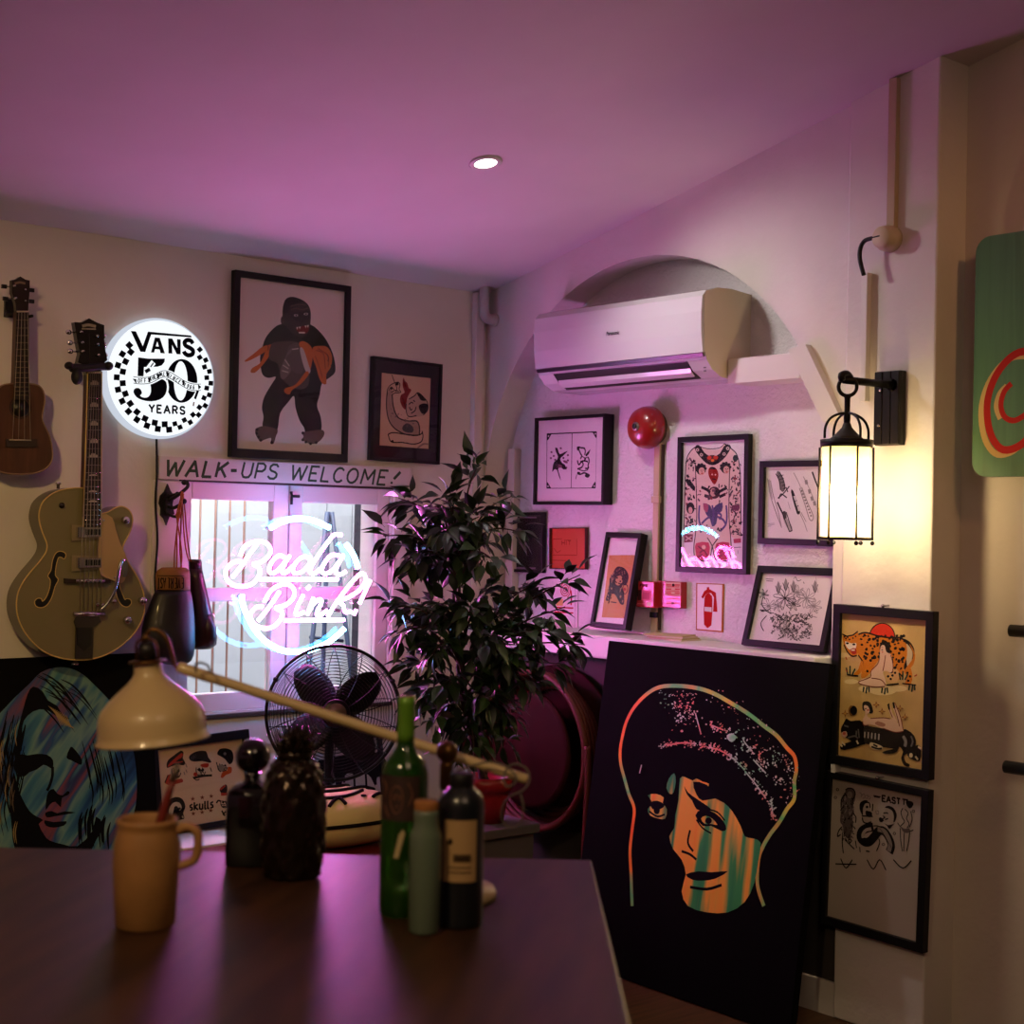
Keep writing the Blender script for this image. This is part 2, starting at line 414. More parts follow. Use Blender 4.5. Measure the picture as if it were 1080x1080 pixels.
# trim boards around
m = MB()
m.box2((wx1 + .004, YB - .014, wz0 - .1), (wx1 + .085, YB, wz1 + .02), trimw); m.build('trim_3', kind='structure', bevel=.003)
m = MB(); m.box2((wx0 - .11, YB - .01, wz0 - .1), (wx0 - .012, YB, wz1 + .0), trimw); m.build('trim_4', kind='structure', bevel=.003)
m = MB(); m.box2((wx0 - .11, YB - .012, wz0 - .125), (wx1 + .085, YB, wz0 - .022), trimw); m.build('trim_5', kind='structure', bevel=.003)
# tall strip standing in the corner of the recess
m = MB(); m.box2((3.745, 4.415, LZ), (XN, 4.455, 1.76), trimw); m.build('trim_6', kind='structure', bevel=.003)
# boxed strip running down the corner
m = MB(); m.box2((3.585, YB - .03, .1), (3.625, YB, 2.36), plaster); m.build('trim_7', kind='structure', bevel=.003)

# outside: pale plank wall of the courtyard, grille bars, ladder
plank = mat('pale_planks', '#cfd2d8', .8, noise=.06, nscale=5)
m = MB()
x = 1.2
while x < 4.6:
    m.box2((x, 5.75, -.2), (x + .135, 5.78, 2.9), plank); x += .142
m.box2((1.0, 5.79, -.2), (4.8, 5.85, 2.9), mat('plank_gap', '#8b8a90', .9))
o = m.build('wall_courtyard', kind='structure')
m = MB(); m.box2((.8, YB + .2, -.25), (4.8, 5.9, -.2), mat('courtyard_stone', '#9a9894', .9, noise=.1)); m.build('floor_courtyard', kind='structure')
rust = mat('painted_rust', '#b08a78', .7)
g = thing('window_grille', (2.3, 4.80, .8), 'thin brown upright bars outside the left half of the window', 'window grille')
for k, px_ in enumerate((209.5, 225.5, 240.7, 256)):
    q = onY(px_, 620, 4.8); b = MB(); b.tube([(q.x, 4.8, .74), (q.x, 4.8, 1.60)], .0042, rust, 8); b.build('bar', g)
for za in (1.60, .725): b = MB(); b.box2((2.2, 4.79, za), (2.9, 4.81, za + .015), rust); b.build('rail', g)
for pz in (1.6, .73): b = MB(); b.box2((2.2, 4.70, pz - .005), (2.215, 4.80, pz + .012), rust); b.build('bracket', g)
lw = mat('ladder_wood', '#39435f', .6)
YL = 5.25
def LP(px_, py_, y=YL): q = onY(px_, py_, y); return V((q.x, y, q.z))
ld = thing('step_ladder', (LP(345, 720).x, YL, -.2), 'dark blue step ladder standing outside behind the right window panes', 'ladder')
apex = LP(347, 540)
for a, dy in (((366, 712), -.08), ((321, 705), -.08), ((352, 700), .2)):
    q = LP(*a); top = apex + V(((q.x - apex.x) * .1, dy * .05, 0)); d = (q - top); foot = top + d * ((top.z + .2) / -d.z); foot.y = YL + dy
    b = MB(); b.tube([top, foot], .010, lw, 8); b.build('rail', ld)
for y_ in (672, 640, 606):
    t = (y_ - 540) / 170; b = MB(); b.tube([LP(347 - 26 * t, y_), LP(347 + 19 * t, y_ + 4)], .007, lw, 8); b.build('rung', ld)
pd = MB(); q0, q1 = onY(384, 620, 4.9), onY(394, 620, 4.9)
pd.box2((q0.x, 4.9, -.2), (q1.x + .05, 4.98, 2.4), mat('dark_post', '#2c2733', .8)); pd.build('trim_8', kind='structure')
# ------------------------------------------------------------------ framed pictures
pane_glass = glass('picture_glass', gloss=.6)
def framed(name, label, corners, pos, border, depth, paper, draw=None, tr=None, mount=None, mount_in=0, category='picture', group=None, fmat=None, glazed=True, part='print', rot=None):
    """corners: outer tl, tr, br, bl of the frame's front in photo pixels; pos = function (px, py, top?) -> point"""
    P = [V(pos(*c, i < 2)) for i, c in enumerate(corners)]
    o = sum(P, V((0, 0, 0))) / 4
    ex = (P[1] - P[0] + P[2] - P[3]); ey = (P[0] - P[3] + P[1] - P[2])
    w, h = ex.length / 2, ey.length / 2
    f = Fr(o, ex, ey); fmat = fmat or black_frame
    base = f.at(0, -h / 2, -depth)
    t = thing(name, base, label, category, group)
    b = border if isinstance(border, tuple) else (border,) * 4    # left, right, bottom, top
    out = rect(-w / 2, -h / 2, w / 2, h / 2); inn = rect(-w / 2 + b[0], -h / 2 + b[2], w / 2 - b[1], h / 2 - b[3])
    m = MB(); m.ring(f, out, inn, -depth, 0, fmat); m.build('frame', t, bevel=.0015)
    if mount:
        mi = MB(); k = mount_in if isinstance(mount_in, tuple) else (mount_in,) * 4
        inn2 = rect(inn[0][0] + k[0], inn[0][1] + k[2], inn[2][0] - k[1], inn[2][1] - k[3])
        mi.ring(f, inn, inn2, -.013, -.009, mount); mi.build('mount', t)
    pf = Fr(f.at(0, 0, -.012), ex, ey)
    m = MB(); m.box2((inn[0][0], inn[0][1], -.004), (inn[2][0], inn[2][1], 0), paper, pf)
    if draw:
        a = Art(pf, m, .0002, tr); draw(a)
    m.build(part, t)
    if glazed:
        g = MB(); g.box2((inn[0][0], inn[0][1], -.0055), (inn[2][0], inn[2][1], -.0045), pane_glass, f); g.build('glass', t)
    return t, f
def wallB(d): return lambda x, y, top=True: onY(x, y, YB - d)
def wallR(x_, xb=None): return lambda x, y, top=True: onX(x, y, x_ if top or xb is None else xb)

# ---------------- the ape poster
paper = mat('poster_paper', '#d8cdc4', .7)
def ape(a):
    blk, gr, br, org, lg = '#120f0d', '#332b27', '#5a4a40', '#b8642a', '#6b625c'
    a.poly([(290, 318), (240, 350), (208, 390), (192, 430), (178, 485), (178, 540), (190, 592), (222, 610), (262, 603), (238, 645), (200, 710), (186, 770), (195, 820), (190, 872), (230, 897), (270, 890), (285, 800), (330, 740), (360, 708), (368, 770), (390, 840), (415, 880), (425, 915), (470, 907), (508, 890), (505, 820), (485, 760), (500, 700), (512, 640), (550, 610), (584, 575), (577, 500), (550, 430), (510, 370), (450, 320), (390, 335)], blk, 3)
    a.dot(303, 298, 15, gr, 26); a.dot(305, 300, 8, br, 15)
    a.poly([(342, 170), (312, 188), (298, 240), (303, 300), (330, 345), (380, 385), (430, 376), (447, 330), (450, 250), (430, 205), (385, 178)], gr, 4)
    a.poly([(300, 250), (310, 190), (342, 170), (385, 178), (410, 195), (350, 215), (325, 260)], blk, 3)
    a.poly([(345, 262), (390, 252), (445, 248), (448, 285), (420, 300), (400, 318), (376, 300), (350, 290)], '#1d1917', 3)
    a.dot(371, 270, 12, '#b9b2aa', 7); a.dot(425, 263, 12, '#b9b2aa', 7); a.dot(372, 270, 5, blk); a.dot(425, 263, 5, blk)
    a.lines([[(345, 240), (375, 232), (400, 240), (440, 230)], [(340, 222), (380, 212), (425, 214)]], 4, br)
    a.dot(392, 308, 5, blk); a.dot(408, 306, 5, blk)
    a.poly([(370, 338), (400, 330), (440, 326), (438, 355), (420, 370), (395, 368), (380, 358)], '#6e1a14', 3)
    for x, y in ((378, 340), (392, 338), (424, 332), (436, 330)): a.poly([(x - 6, y - 6), (x + 5, y - 7), (x, y + 9)], '#d9cfc0')
    a.line([(386, 364), (420, 364)], 6, '#d9cfc0')
    # a rolled blanket with orange scarf ends in its arms
    a.poly([(190, 440), (232, 432), (200, 470), (140, 505), (100, 522), (95, 514), (140, 480)], org, 3)
    a.poly([(215, 440), (240, 430), (225, 490), (190, 540), (150, 580), (125, 578), (135, 555), (175, 530), (200, 480)], org, 3)
    a.poly([(238, 425), (290, 412), (350, 410), (395, 425), (430, 470), (445, 560), (440, 640), (415, 668), (370, 668), (320, 640), (290, 600), (270, 530), (225, 505)], '#4a423c', 3)
    a.poly([(330, 440), (380, 420), (410, 470), (420, 540), (390, 590), (340, 560), (320, 500)], '#57504a', 3)
    a.poly([(355, 450), (340, 475), (318, 500), (330, 530), (345, 565), (325, 600), (300, 618), (286, 600), (288, 560), (305, 520), (322, 480), (345, 448)], lg, 3)
    a.lines([[(300, 540), (330, 560)], [(295, 570), (330, 580)], [(310, 510), (335, 545)], [(350, 455), (385, 450)]], 5, '#b0a69b')
    a.poly([(388, 420), (410, 410), (445, 430), (462, 470), (455, 540), (440, 585), (425, 570), (415, 500), (395, 450)], org, 3)
    a.poly([(392, 450), (412, 455), (440, 540), (450, 575), (430, 585), (405, 520)], '#b9b2aa', 3)
    a.poly([(425, 575), (440, 590), (400, 640), (350, 675), (335, 700), (308, 686), (315, 665), (370, 645)], org, 3)
    a.poly([(462, 445), (500, 436), (540, 442), (566, 490), (560, 550), (535, 590), (536, 640), (515, 640), (495, 605), (480, 550), (462, 500)], org, 3)
    a.lines([[(480, 460), (520, 480), (530, 560)], [(490, 450), (545, 490), (545, 550)], [(475, 490), (500, 560), (515, 610)]], 5, '#8d461c')
    # fur highlights and feet
    for (x, y) in ((215, 420), (240, 380), (540, 480), (560, 540), (220, 700), (215, 800), (480, 780), (460, 840), (470, 660)):
        a.line([(x, y), (x + 6, y + 22), (x + 3, y + 40)], 3, '#241f1c')
    for ox, fl in ((150, 1), (405, 1)):
        X = lambda q: [(ox + u, v) for u, v in q]
        if ox == 150:
            a.poly([(160, 880), (200, 870), (270, 890), (262, 925), (250, 965), (232, 965), (236, 935), (200, 945), (178, 955), (165, 940), (152, 915), (150, 890)], br, 3)
            for q in ((160, 890), (158, 910), (168, 930), (180, 948), (240, 958)): a.dot(q[0], q[1], 8, '#1d1512')
        else:
            a.poly([(400, 905), (430, 900), (505, 890), (525, 905), (515, 935), (485, 962), (450, 968), (425, 958), (405, 945), (412, 925)], br, 3)
            for q in ((408, 908), (408, 945), (425, 957), (450, 966), (480, 960)): a.dot(q[0], q[1], 8, '#1d1512')
t, fA = framed('framed_poster', 'tall poster of a black ape in a black frame, high on the back wall', [(249.3, 285), (372.5, 301.5), (365.3, 488.5), (243, 481)], wallB(.03), (.022, .022, .03, .022), .028, paper, ape, (240, 280, 5.14))

# ---------------- flash print of an arm and a head
def curl(a):
    k = '#1d1818'
    a.poly([(205, 380), (240, 350), (250, 400), (250, 470), (270, 560), (310, 615), (380, 640), (440, 630), (490, 660), (500, 760), (430, 770), (350, 755), (270, 710), (215, 640), (195, 540), (195, 450)], '#a58a78', 3)
    a.line([(205, 350), (195, 460), (200, 560), (225, 650), (280, 715), (360, 758), (440, 772), (500, 765)], 8, k)
    a.line([(248, 400), (255, 490), (280, 575), (320, 620), (400, 640), (470, 640), (495, 690), (495, 760)], 9, k)
    a.lines([[(205, 350), (235, 310), (300, 285), (318, 310), (310, 350), (325, 378), (270, 385), (248, 400)], [(245, 220), (270, 290)], [(215, 360), (240, 330), (265, 355)], [(275, 300), (290, 340), (280, 375)], [(240, 380), (275, 360), (310, 372)]], 6, k)
    a.dot(292, 300, 16, k); a.dot(240, 345, 10, k)
    a.poly([(350, 245), (365, 275), (385, 295), (400, 340), (422, 355), (405, 390), (385, 430), (380, 480), (372, 535), (340, 510), (318, 450), (330, 400), (360, 380), (345, 330), (342, 285)], '#7a2420', 3)
    a.lines([[(355, 270), (370, 330), (385, 370)], [(340, 430), (355, 470), (365, 510)]], 6, '#4d1614')
    a.poly([(375, 480), (400, 440), (450, 410), (490, 400), (540, 430), (570, 480), (565, 550), (530, 590), (470, 600), (410, 600), (375, 555)], '#b59a86', 3)
    a.line([(375, 480), (375, 550), (400, 600), (470, 590)], 7, k); a.line([(400, 440), (450, 410), (480, 385), (530, 420), (568, 470), (570, 540), (530, 585)], 7, k)
    a.poly([(470, 380), (500, 385), (545, 430), (550, 455), (510, 450), (490, 420)], k, 3); a.poly([(490, 500), (530, 480), (570, 490), (565, 550), (525, 575), (500, 545)], k, 3)
    a.lines([[(400, 490), (420, 470), (440, 480)], [(405, 510), (415, 540), (430, 530)], [(420, 570), (455, 545), (465, 510)], [(440, 450), (455, 465)]], 8, k)
    a.poly([(350, 680), (390, 660), (440, 700), (430, 745), (370, 740), (340, 715)], '#4c4444', 3)
    for i in range(26):
        x, y = random.uniform(225, 470), 0; y = 560 + (x - 225) * .55 + random.uniform(-40, 40)
        if y < 745: a.dot(x, y, random.uniform(3, 8), '#6c5c54')
    a.line([(210, 760), (260, 745), (360, 760), (480, 770), (525, 745)], 8, k); a.line([(210, 760), (240, 830), (340, 835), (440, 850), (510, 830), (528, 780), (520, 730)], 8, k); a.dot(250, 825, 12, k)
    a.line([(480, 885), (530, 850), (575, 850)], 12, '#8d7767')
framed('framed_print', 'tattoo print with curled arm and red flame in a wide black mount, beside the ape', [(393.8, 375.2), (467.8, 384.3), (463.6, 490), (390.6, 485)], wallB(.025), .012, .022, mat('aged_paper', '#c9a98c', .7), curl, (385, 370, 8.64), mat('black_mount', '#171419', .8), (.034, .036, .045, .045))

# ---------------- lettered board over the window
f = back(.014)
bt = [(168, 481), (434, 494.5), (433.5, 514), (167.5, 505)]
P = [f.uv(*q) for q in bt]
sg = thing('lettered_board', f.at(P[3][0], P[3][1], -.014), 'pale board over the window with brushed capitals WALK-UPS WELCOME!', 'sign')
m = MB(); m.prism(f, P, -.013, 0, mat('board_paint', '#cfc4be', .6)); m.build('board', sg)
m = MB(); a = Art(f, m, .0003, (160, 475, 3.857))
def brush(st, x, y, x2, y2, h, wd=7.5):
    a.text(st, x, y, x2, y2, h, wd, '#3d4f3a', slant=.22, gap=.3)
brush('WALK', 52, 102, 300, 110, 62, 9); a.line([(322, 82), (346, 82)], 10, '#3d4f3a'); brush('UPS', 364, 109, 505, 117, 60, 7); m.build('first_words', sg)
m = MB(); a = Art(f, m, .0003, (160, 475, 3.857))
brush('WELCOME', 562, 118, 948, 140, 58, 7); m.build('last_word', sg)
m = MB(); a = Art(f, m, .0003, (160, 475, 3.857)); a.line([(1012, 88), (985, 117)], 9, '#3d4f3a'); a.dot(976, 132, 5, '#3d4f3a')
m.build('exclamation_mark', sg)

# ---------------- round light box with black print
fv = back(.042); cx, cy = (170.5, 399)
c = fv.hit(cx, cy); c0 = fv.uv(cx, cy)
RX = (fv.uv(229, 399)[0] - fv.uv(112, 399)[0]) / 2
vs = thing('round_light_box', V((c.x, YB, c.z - RX)), 'round glowing white light box reading VANS 50 YEARS with a ring of black checks', 'illuminated sign')
vf = emis('light_box_face', (.93, .97, 1, 1), 1.15)
m = MB(); m.lathe(V((c.x, YB - .001, c.z)), [(RX * .97, 0), (RX * .995, .003), (RX, .01), (RX, .026), (RX * .98, .036), (RX * .955, .0405)], emis('light_box_rim', (.80, .87, 1, 1), .82), 72, (0, -1, 0), caps=False); m.build('rim', vs)
m = MB(); m.lathe(V((c.x, YB - .0405, c.z)), [(RX * .955, 0), (RX * .9, .0012)], vf, 72, (0, -1, 0)); m.build('face', vs)
ft = back(.0419); K = '#070a16'
TR = (105, 330, 7.714)
m = MB(); a = Art(ft, m, .0002, TR)
a.poly([(254, 147), (296, 150), (352, 270), (394, 152), (745, 184), (750, 200), (420, 176), (372, 318), (332, 316)], K)
def letter(q, hole=None):
    a.poly(q, K)
    if hole: a.poly(hole, vf)
letter([(418, 322), (450, 200), (490, 203), (532, 330), (497, 328), (488, 298), (452, 295), (444, 323)], [(458, 272), (470, 232), (482, 274)])
letter([(560, 330), (558, 207), (592, 209), (632, 285), (630, 213), (660, 216), (660, 338), (628, 336), (590, 262), (592, 331)])
a.line([(760, 250), (742, 226), (712, 222), (692, 240), (700, 266), (735, 285), (760, 305), (755, 335), (722, 345), (695, 330), (686, 312)], 27, K)
m.build('logo_lettering', vs)
m = MB(); a = Art(ft, m, .0002, TR)
a.poly([(314, 362), (400, 372), (532, 372), (528, 400), (505, 428), (470, 438), (380, 440), (362, 440), (358, 520), (310, 520)], K)
a.poly([(360, 520), (440, 525), (500, 535), (540, 560), (549, 610), (535, 665), (490, 705), (420, 720), (350, 710), (300, 685), (276, 645), (285, 618), (312, 610), (336, 625), (345, 655), (330, 675), (365, 690), (400, 680), (418, 640), (415, 590), (400, 555), (350, 545)], K, 2)
a.poly(arc(668, 553, 128, 0, 360, 36, 178)[:-1], K)
a.poly(arc(660, 553, 56, 0, 360, 28, 160)[:-1], vf)
a.line([(545, 545), (556, 600), (550, 650), (545, 690)], 12, vf)
a.line([(385, 470), (440, 400)], 34, vf); a.line([(372, 480), (410, 458)], 22, K); a.line([(415, 440), (440, 405)], 8, '#4a5060')
m.build('number_fifty', vs)
m = MB(); a = Art(ft, m, .0010, TR)
bl = [(275, 545), (330, 552), (400, 548), (450, 528), (490, 506), (530, 496), (580, 510), (640, 548), (700, 584), (760, 604), (825, 605)]
a.line(bl, 54, vf); a.line([(x, y - 26) for x, y in bl], 4, K); a.line([(x, y + 26) for x, y in bl], 4, K)
a.poly([(270, 535), (300, 540), (300, 580)], K); a.poly([(800, 580), (828, 602), (805, 625)], K)
sm = cat(bl, 8); st = 'OFF THE WALL SINCE 1966'
for i, ch in enumerate(st):
    j = int(7 + i * (len(sm) - 15) / (len(st) - 1)); x, y = sm[j]; x2, y2 = sm[min(j + 2, len(sm) - 1)]
    L = math.hypot(x2 - x, y2 - y); dx, dy = (x2 - x) / L, (y2 - y) / L
    if ch == ' ': a.line([(x - 2, y - 14), (x + 8, y - 8), (x + 4, y + 14)], 14, K, 0); continue
    for pl in GLYPH[ch][1]: a.line([(x - 8 + dx * u * 20 + dy * (v - .5) * 30, y + dy * u * 20 - dx * (v - .5) * 30) for u, v in pl], 5, K, 0)
a.line([(800, 632), (776, 700)], 16, K, 0); a.line([(768, 725), (762, 758)], 9, '#8a8070', 0)
m.build('banner_lettering', vs)
m = MB(); a = Art(ft, m, .0002, TR)
a.text('YEARS', 405, 808, 692, 824, 60, 12, K, gap=.38)
m.build('years_lettering', vs)
m = MB(); a = Art(ft, m, .0002, TR)
outer = [(242, 263), (186, 335), (150, 426), (140, 524), (150, 624), (184, 718), (235, 802), (304, 868), (386, 917), (474, 944), (566, 950), (655, 930), (738, 890), (806, 830), (860, 755), (893, 668), (905, 572), (894, 476), (864, 384), (816, 298)]
inner = [(254, 318), (212, 396), (190, 478), (189, 572), (210, 658), (250, 738), (304, 806), (370, 860), (449, 894), (530, 906), (613, 902), (690, 872), (760, 828), (812, 768), (850, 692), (872, 612), (872, 527), (854, 440), (815, 362)]
for L in (outer, inner):
    for i, (x, y) in enumerate(L):
        an = math.atan2(y - 548, x - 520); h = 24 if x < 600 else 19
        a.poly([(x + h * sx * math.cos(an) - h * sy * math.sin(an), y + h * sx * math.sin(an) + h * sy * math.cos(an)) for sx, sy in ((-1, -1), (1, -1), (1, 1), (-1, 1))], K)
m.build('checks', vs)
q = [onY(x, y, YB - .012) for x, y in ((165, 461), (165.5, 500), (164, 530), (166, 570), (163.5, 610), (165, 640), (164, 672))]
m = MB(); m.tube(cat([tuple(p) for p in q], 5), .004, mat('black_rubber', '#0c0b0b', .6), 8); m.build('power_cord', vs)

# ---------------- hollow-body guitar
TG = (10, 500, 5.14)
zg = .115
fg = back(zg)
def G(pts): return fg.uvs(T(*TG, pts))
def smooth(pts, n=4): return cat(pts, n, True)
gb = onY(86, 695, YB - zg)
gt = thing('hollow_body_guitar', V((gb.x, YB - zg, gb.z)), 'olive green hollow-body electric guitar with cream pickguard hanging on the back wall', 'guitar')
olive = mat('olive_lacquer', '#7a7250', .28, coat=.6, noise=.05, nscale=2)
cream = mat('binding_cream', '#cdb068', .5)
body = [(385, 75), (330, 78), (270, 90), (215, 117), (175, 160), (160, 215), (163, 265), (180, 320), (200, 370), (203, 400), (193, 432), (162, 475), (110, 535), (65, 600), (42, 660), (38, 730), (50, 790), (78, 850), (120, 905), (175, 955), (240, 987), (310, 1003), (380, 1008), (450, 1002), (530, 977), (600, 936), (660, 882), (705, 820), (730, 750), (733, 690), (720, 620), (690, 552), (652, 492), (624, 440), (614, 410), (620, 378), (641, 340), (660, 295), (668, 250), (660, 213), (640, 188), (608, 175), (570, 184), (535, 205), (505, 213), (484, 208), (478, 170), (470, 130), (440, 85)]
uvb = smooth(G(body), 3)
m = MB(); m.prism(fg, uvb, -.078, 0, olive, side=mat('olive_side', '#5d5740', .35, coat=.4), smooth=True); m.build('body', gt)
def gpart(nm, pts, w0, w1, mt, sm=0, parent=gt):
    uv = G(pts); uv = cat(uv, sm, True) if sm else uv
    mm = MB(); mm.prism(fg, uv, w0, w1, mt); return mm.build(nm, parent)
m = MB(); m.tube([fg.at(u, v, .0002) for u, v in uvb], .0022, cream, 6, closed=True); m.build('binding', gt)
blackp = mat('black_plastic', '#0d0c0c', .4)
fL = [(305, 440), (296, 424), (270, 418), (248, 432), (232, 470), (224, 520), (207, 552), (220, 575), (216, 620), (198, 668), (178, 690), (172, 675), (150, 674), (135, 692), (143, 716), (170, 724), (200, 712), (228, 670), (246, 610), (264, 572), (248, 548), (252, 500), (264, 455), (280, 452), (296, 460)]
fR = [(575, 590), (592, 590), (600, 620), (616, 660), (625, 680), (635, 675), (655, 680), (660, 700), (640, 720), (610, 712), (588, 680), (574, 630)]
for q in (fL, fR):
    m = MB(); m.flat(fg, cat(G(q), 3, True), .0008, blackp)
    m.ribbon(fg, cat(G(q), 3, True), .0026, .0012, cream, True); m.build('sound_hole', gt)
gpart('pickguard', [(486, 216), (545, 235), (565, 300), (590, 375), (615, 430), (626, 480), (618, 560), (604, 585), (582, 590), (540, 570), (485, 545), (472, 470), (472, 380), (480, 300)], .012, .015, mat('pickguard_cream', '#b09468', .4), 2)
for s_ in (((500, 250)), ((560, 560))):
    m = MB(); q = G([s_])[0]; m.lathe(fg.at(q[0], q[1], 0), [(.003, 0), (.003, .016)], chrome, 8, (0, -1, 0)); m.build('pickguard_screw', gt)
def pickup(y):
    o = gpart('pickup', [(333, y - 5), (486, y), (486, y + 70), (333, y + 82)], .002, .008, mat('pickup_ring', '#8d7f62', .4))
    m = MB(); m.prism(fg, G([(356, y + 8), (482, y + 10), (482, y + 58), (356, y + 62)]), .008, .02, chrome); m.build('cover', o, bevel=.002)
    m = MB()
    for i in range(6):
        u = G([(402 + i * 14, y + 34)])[0]; m.box((u[0], u[1], .0205), (.006, .018, .002), blackp, fg)
    m.build('pole_slots', o)
    m = MB(); q = G([(371, y + 34)])[0]; m.box((q[0], q[1], .021), (.014, .03, .004), chrome, fg); m.build('name_plate', o)
pickup(280); pickup(445)
o = gpart('bridge', [(293, 565), (345, 568), (500, 570), (540, 575), (540, 590), (480, 590), (345, 590), (293, 592)], .001, .012, mat('bridge_rosewood', '#2a1c14', .5))
m = MB(); q0, q1 = G([(345, 577), (500, 577)]); m.tube([fg.at(*q0, .02), fg.at(*q1, .02)], .006, chrome, 10)
for i in range(6):
    u = G([(362 + i * 23, 577)])[0]; m.box((u[0], u[1], .024), (.006, .01, .008), chrome, fg)
m.build('saddles', o)
tp = gpart('tailpiece', [(345, 800), (360, 765), (480, 765), (490, 800), (450, 830), (445, 1000), (350, 1000), (355, 830)], .003, .007, mat('nickel', '#6d6a60', .25, metal=1))
m = MB(); m.flat(fg, G([(358, 830), (442, 830), (438, 925), (400, 958), (362, 925)]), .0085, blackp); m.build('tailpiece_inlay', tp)
m = MB(); q0, q1 = G([(335, 757), (500, 757)]); m.tube([fg.at(*q0, .018), fg.at(*q1, .018)], .008, chrome, 12); m.build('string_bar', tp)
m = MB(); m.tube(cat([tuple(fg.at(*q, w)) for q, w in zip(G([(478, 735), (510, 700), (540, 640), (555, 580), (562, 520), (575, 475), (590, 462)]), (.02, .028, .034, .038, .04, .04, .04))], 4), [.005] * 25, chrome, 10)
m.build('vibrato_arm', tp)
gpart('arm_handle', [(575, 462), (600, 462), (610, 490), (606, 545), (590, 555), (580, 530)], .036, .041, mat('handle_steel', '#9a9a98', .2, metal=1), 3, tp)
m = MB(); 
for q in ((468, 705), (495, 710)): u = G([q])[0]; m.ball(fg.at(*u, .012), .007, chrome)
m.build('arm_pivot', tp)
for q in ((617, 250), (627, 790), (708, 685), (550, 688)):
    u = G([q])[0]; m = MB(); r_ = .012 if q[0] != 550 else .008
    m.lathe(fg.at(*u, 0), [(r_ * .6, 0), (r_ * .6, .008), (r_, .009), (r_, .022), (r_ * .8, .026)], chrome, 16, (0, -1, 0)); m.build('control_knob', gt)
u = G([(282, 170)])[0]; m = MB(); m.lathe(fg.at(*u, 0), [(.009, 0), (.009, .004), (.004, .005), (.004, .014)], mat('nickel'), 12, (0, -1, 0)); m.build('pickup_switch', gt)
m = MB(); u = G([(385, 1015)])[0]; m.lathe(fg.at(u[0], u[1] + .004, -.04), [(.006, 0), (.006, .01), (.012, .012), (.012, .018)], chrome, 14, (0, 0, -1)); m.build('strap_button', gt); m = MB(); u = G([(293, 62)])[0]; m.lathe(fg.at(u[0], u[1] - .01, -.04), [(.005, 0), (.005, .012), (.009, .014), (.009, .02)], chrome, 14, (0, 0, 1)); m.build('strap_button', gt)
# neck, fingerboard, headstock (pixels of the photograph)
def GP(nm, px, w0, w1, mt, parent=gt, bevel=0):
    mm = MB(); mm.prism(fg, fg.uvs(px), w0, w1, mt); return mm.build(nm, parent, bevel=bevel)
GP('neck', [(90.8, 392), (104.3, 392), (103.4, 545), (86.4, 545)], -.018, .012, mat('neck_wood', '#4a2e1c', .4))
fbd = GP('fingerboard', [(90.2, 393), (104.9, 393), (104, 556), (85.4, 556)], .012, .018, mat('rosewood', '#1d1411', .45))
m = MB()
for s_ in ((90.2, 85.4), (104.9, 104)): 
    q = fg.uvs([(s_[0], 393), (s_[1], 556)]); m.tube([fg.at(*q[0], .0165), fg.at(*q[1], .0165)], .0022, cream, 6)
m.build('fingerboard_binding', fbd)
m = MB(); L = 1.0
for i in range(20):
    t = 1 - 2 ** (-i / 12 * 1.0); t = t / (1 - 2 ** (-19 / 12)); y = 394 + (553 - 394) * t; x0 = 90.2 + (85.4 - 90.2) * t; x1 = 104.9 + (104 - 104.9) * t
    m = MB(); q = fg.uvs([(x0 + .8, y), (x1 - .8, y)]); m.tube([fg.at(*q[0], .0185), fg.at(*q[1], .0185)], .0009, chrome, 5); m.build('fret', fbd)
for y, wd in ((404, 9), (427, 9), (446.5, 9), (465, 9), (480.5, 8.5), (501, 8.5), (518, 8.5), (528.5, 8.5)):
    t = (y - 393) / 163; cx_ = 97.5 - 2.9 * t; h = wd * (.27 if y < 500 else .12)
    q = [(cx_ - wd / 2, y + h), (cx_ - wd / 2, y - h * .3), (cx_ - wd / 3, y - h * .2), (cx_ - wd / 4, y - h), (cx_, y - h * .8), (cx_, y - h * 1.4), (cx_ + .5, y - h * .8), (cx_ + wd / 4, y - h), (cx_ + wd / 3, y - h * .2), (cx_ + wd / 2, y - h * .3), (cx_ + wd / 2, y + h)]
    m = MB(); m.flat(fg, fg.uvs(q), .0186, mat('pearl', '#a69c8a', .3)); m.build('inlay', fbd)
hs = GP('headstock', T(0, 280, 4.5, [(345, 270), (380, 272), (415, 252), (452, 272), (487, 285), (487, 350), (492, 400), (502, 450), (480, 470), (462, 520), (405, 520), (385, 470), (362, 462), (372, 420), (358, 350), (350, 300)]), -.012, .012, mat('headstock_black', '#100d0c', .25, coat=.6), bevel=.002)
m = MB(); a = Art(fg, m, .0125, (0, 280, 4.5))
a.line([(390, 288), (420, 282), (455, 290)], 10, '#8d8577'); a.line([(388, 300), (455, 302)], 5, '#8d8577'); a.line([(425, 320), (425, 470)], 1.6, '#39342f'); m.build('headstock_badge', hs)
m = MB(); q = fg.uvs([(90.2, 393), (104.9, 393.2)]); m.tube([fg.at(*q[0], .019), fg.at(*q[1], .019)], .0035, mat('bone', '#b8ad98', .4), 6); m.build('nut', gt)
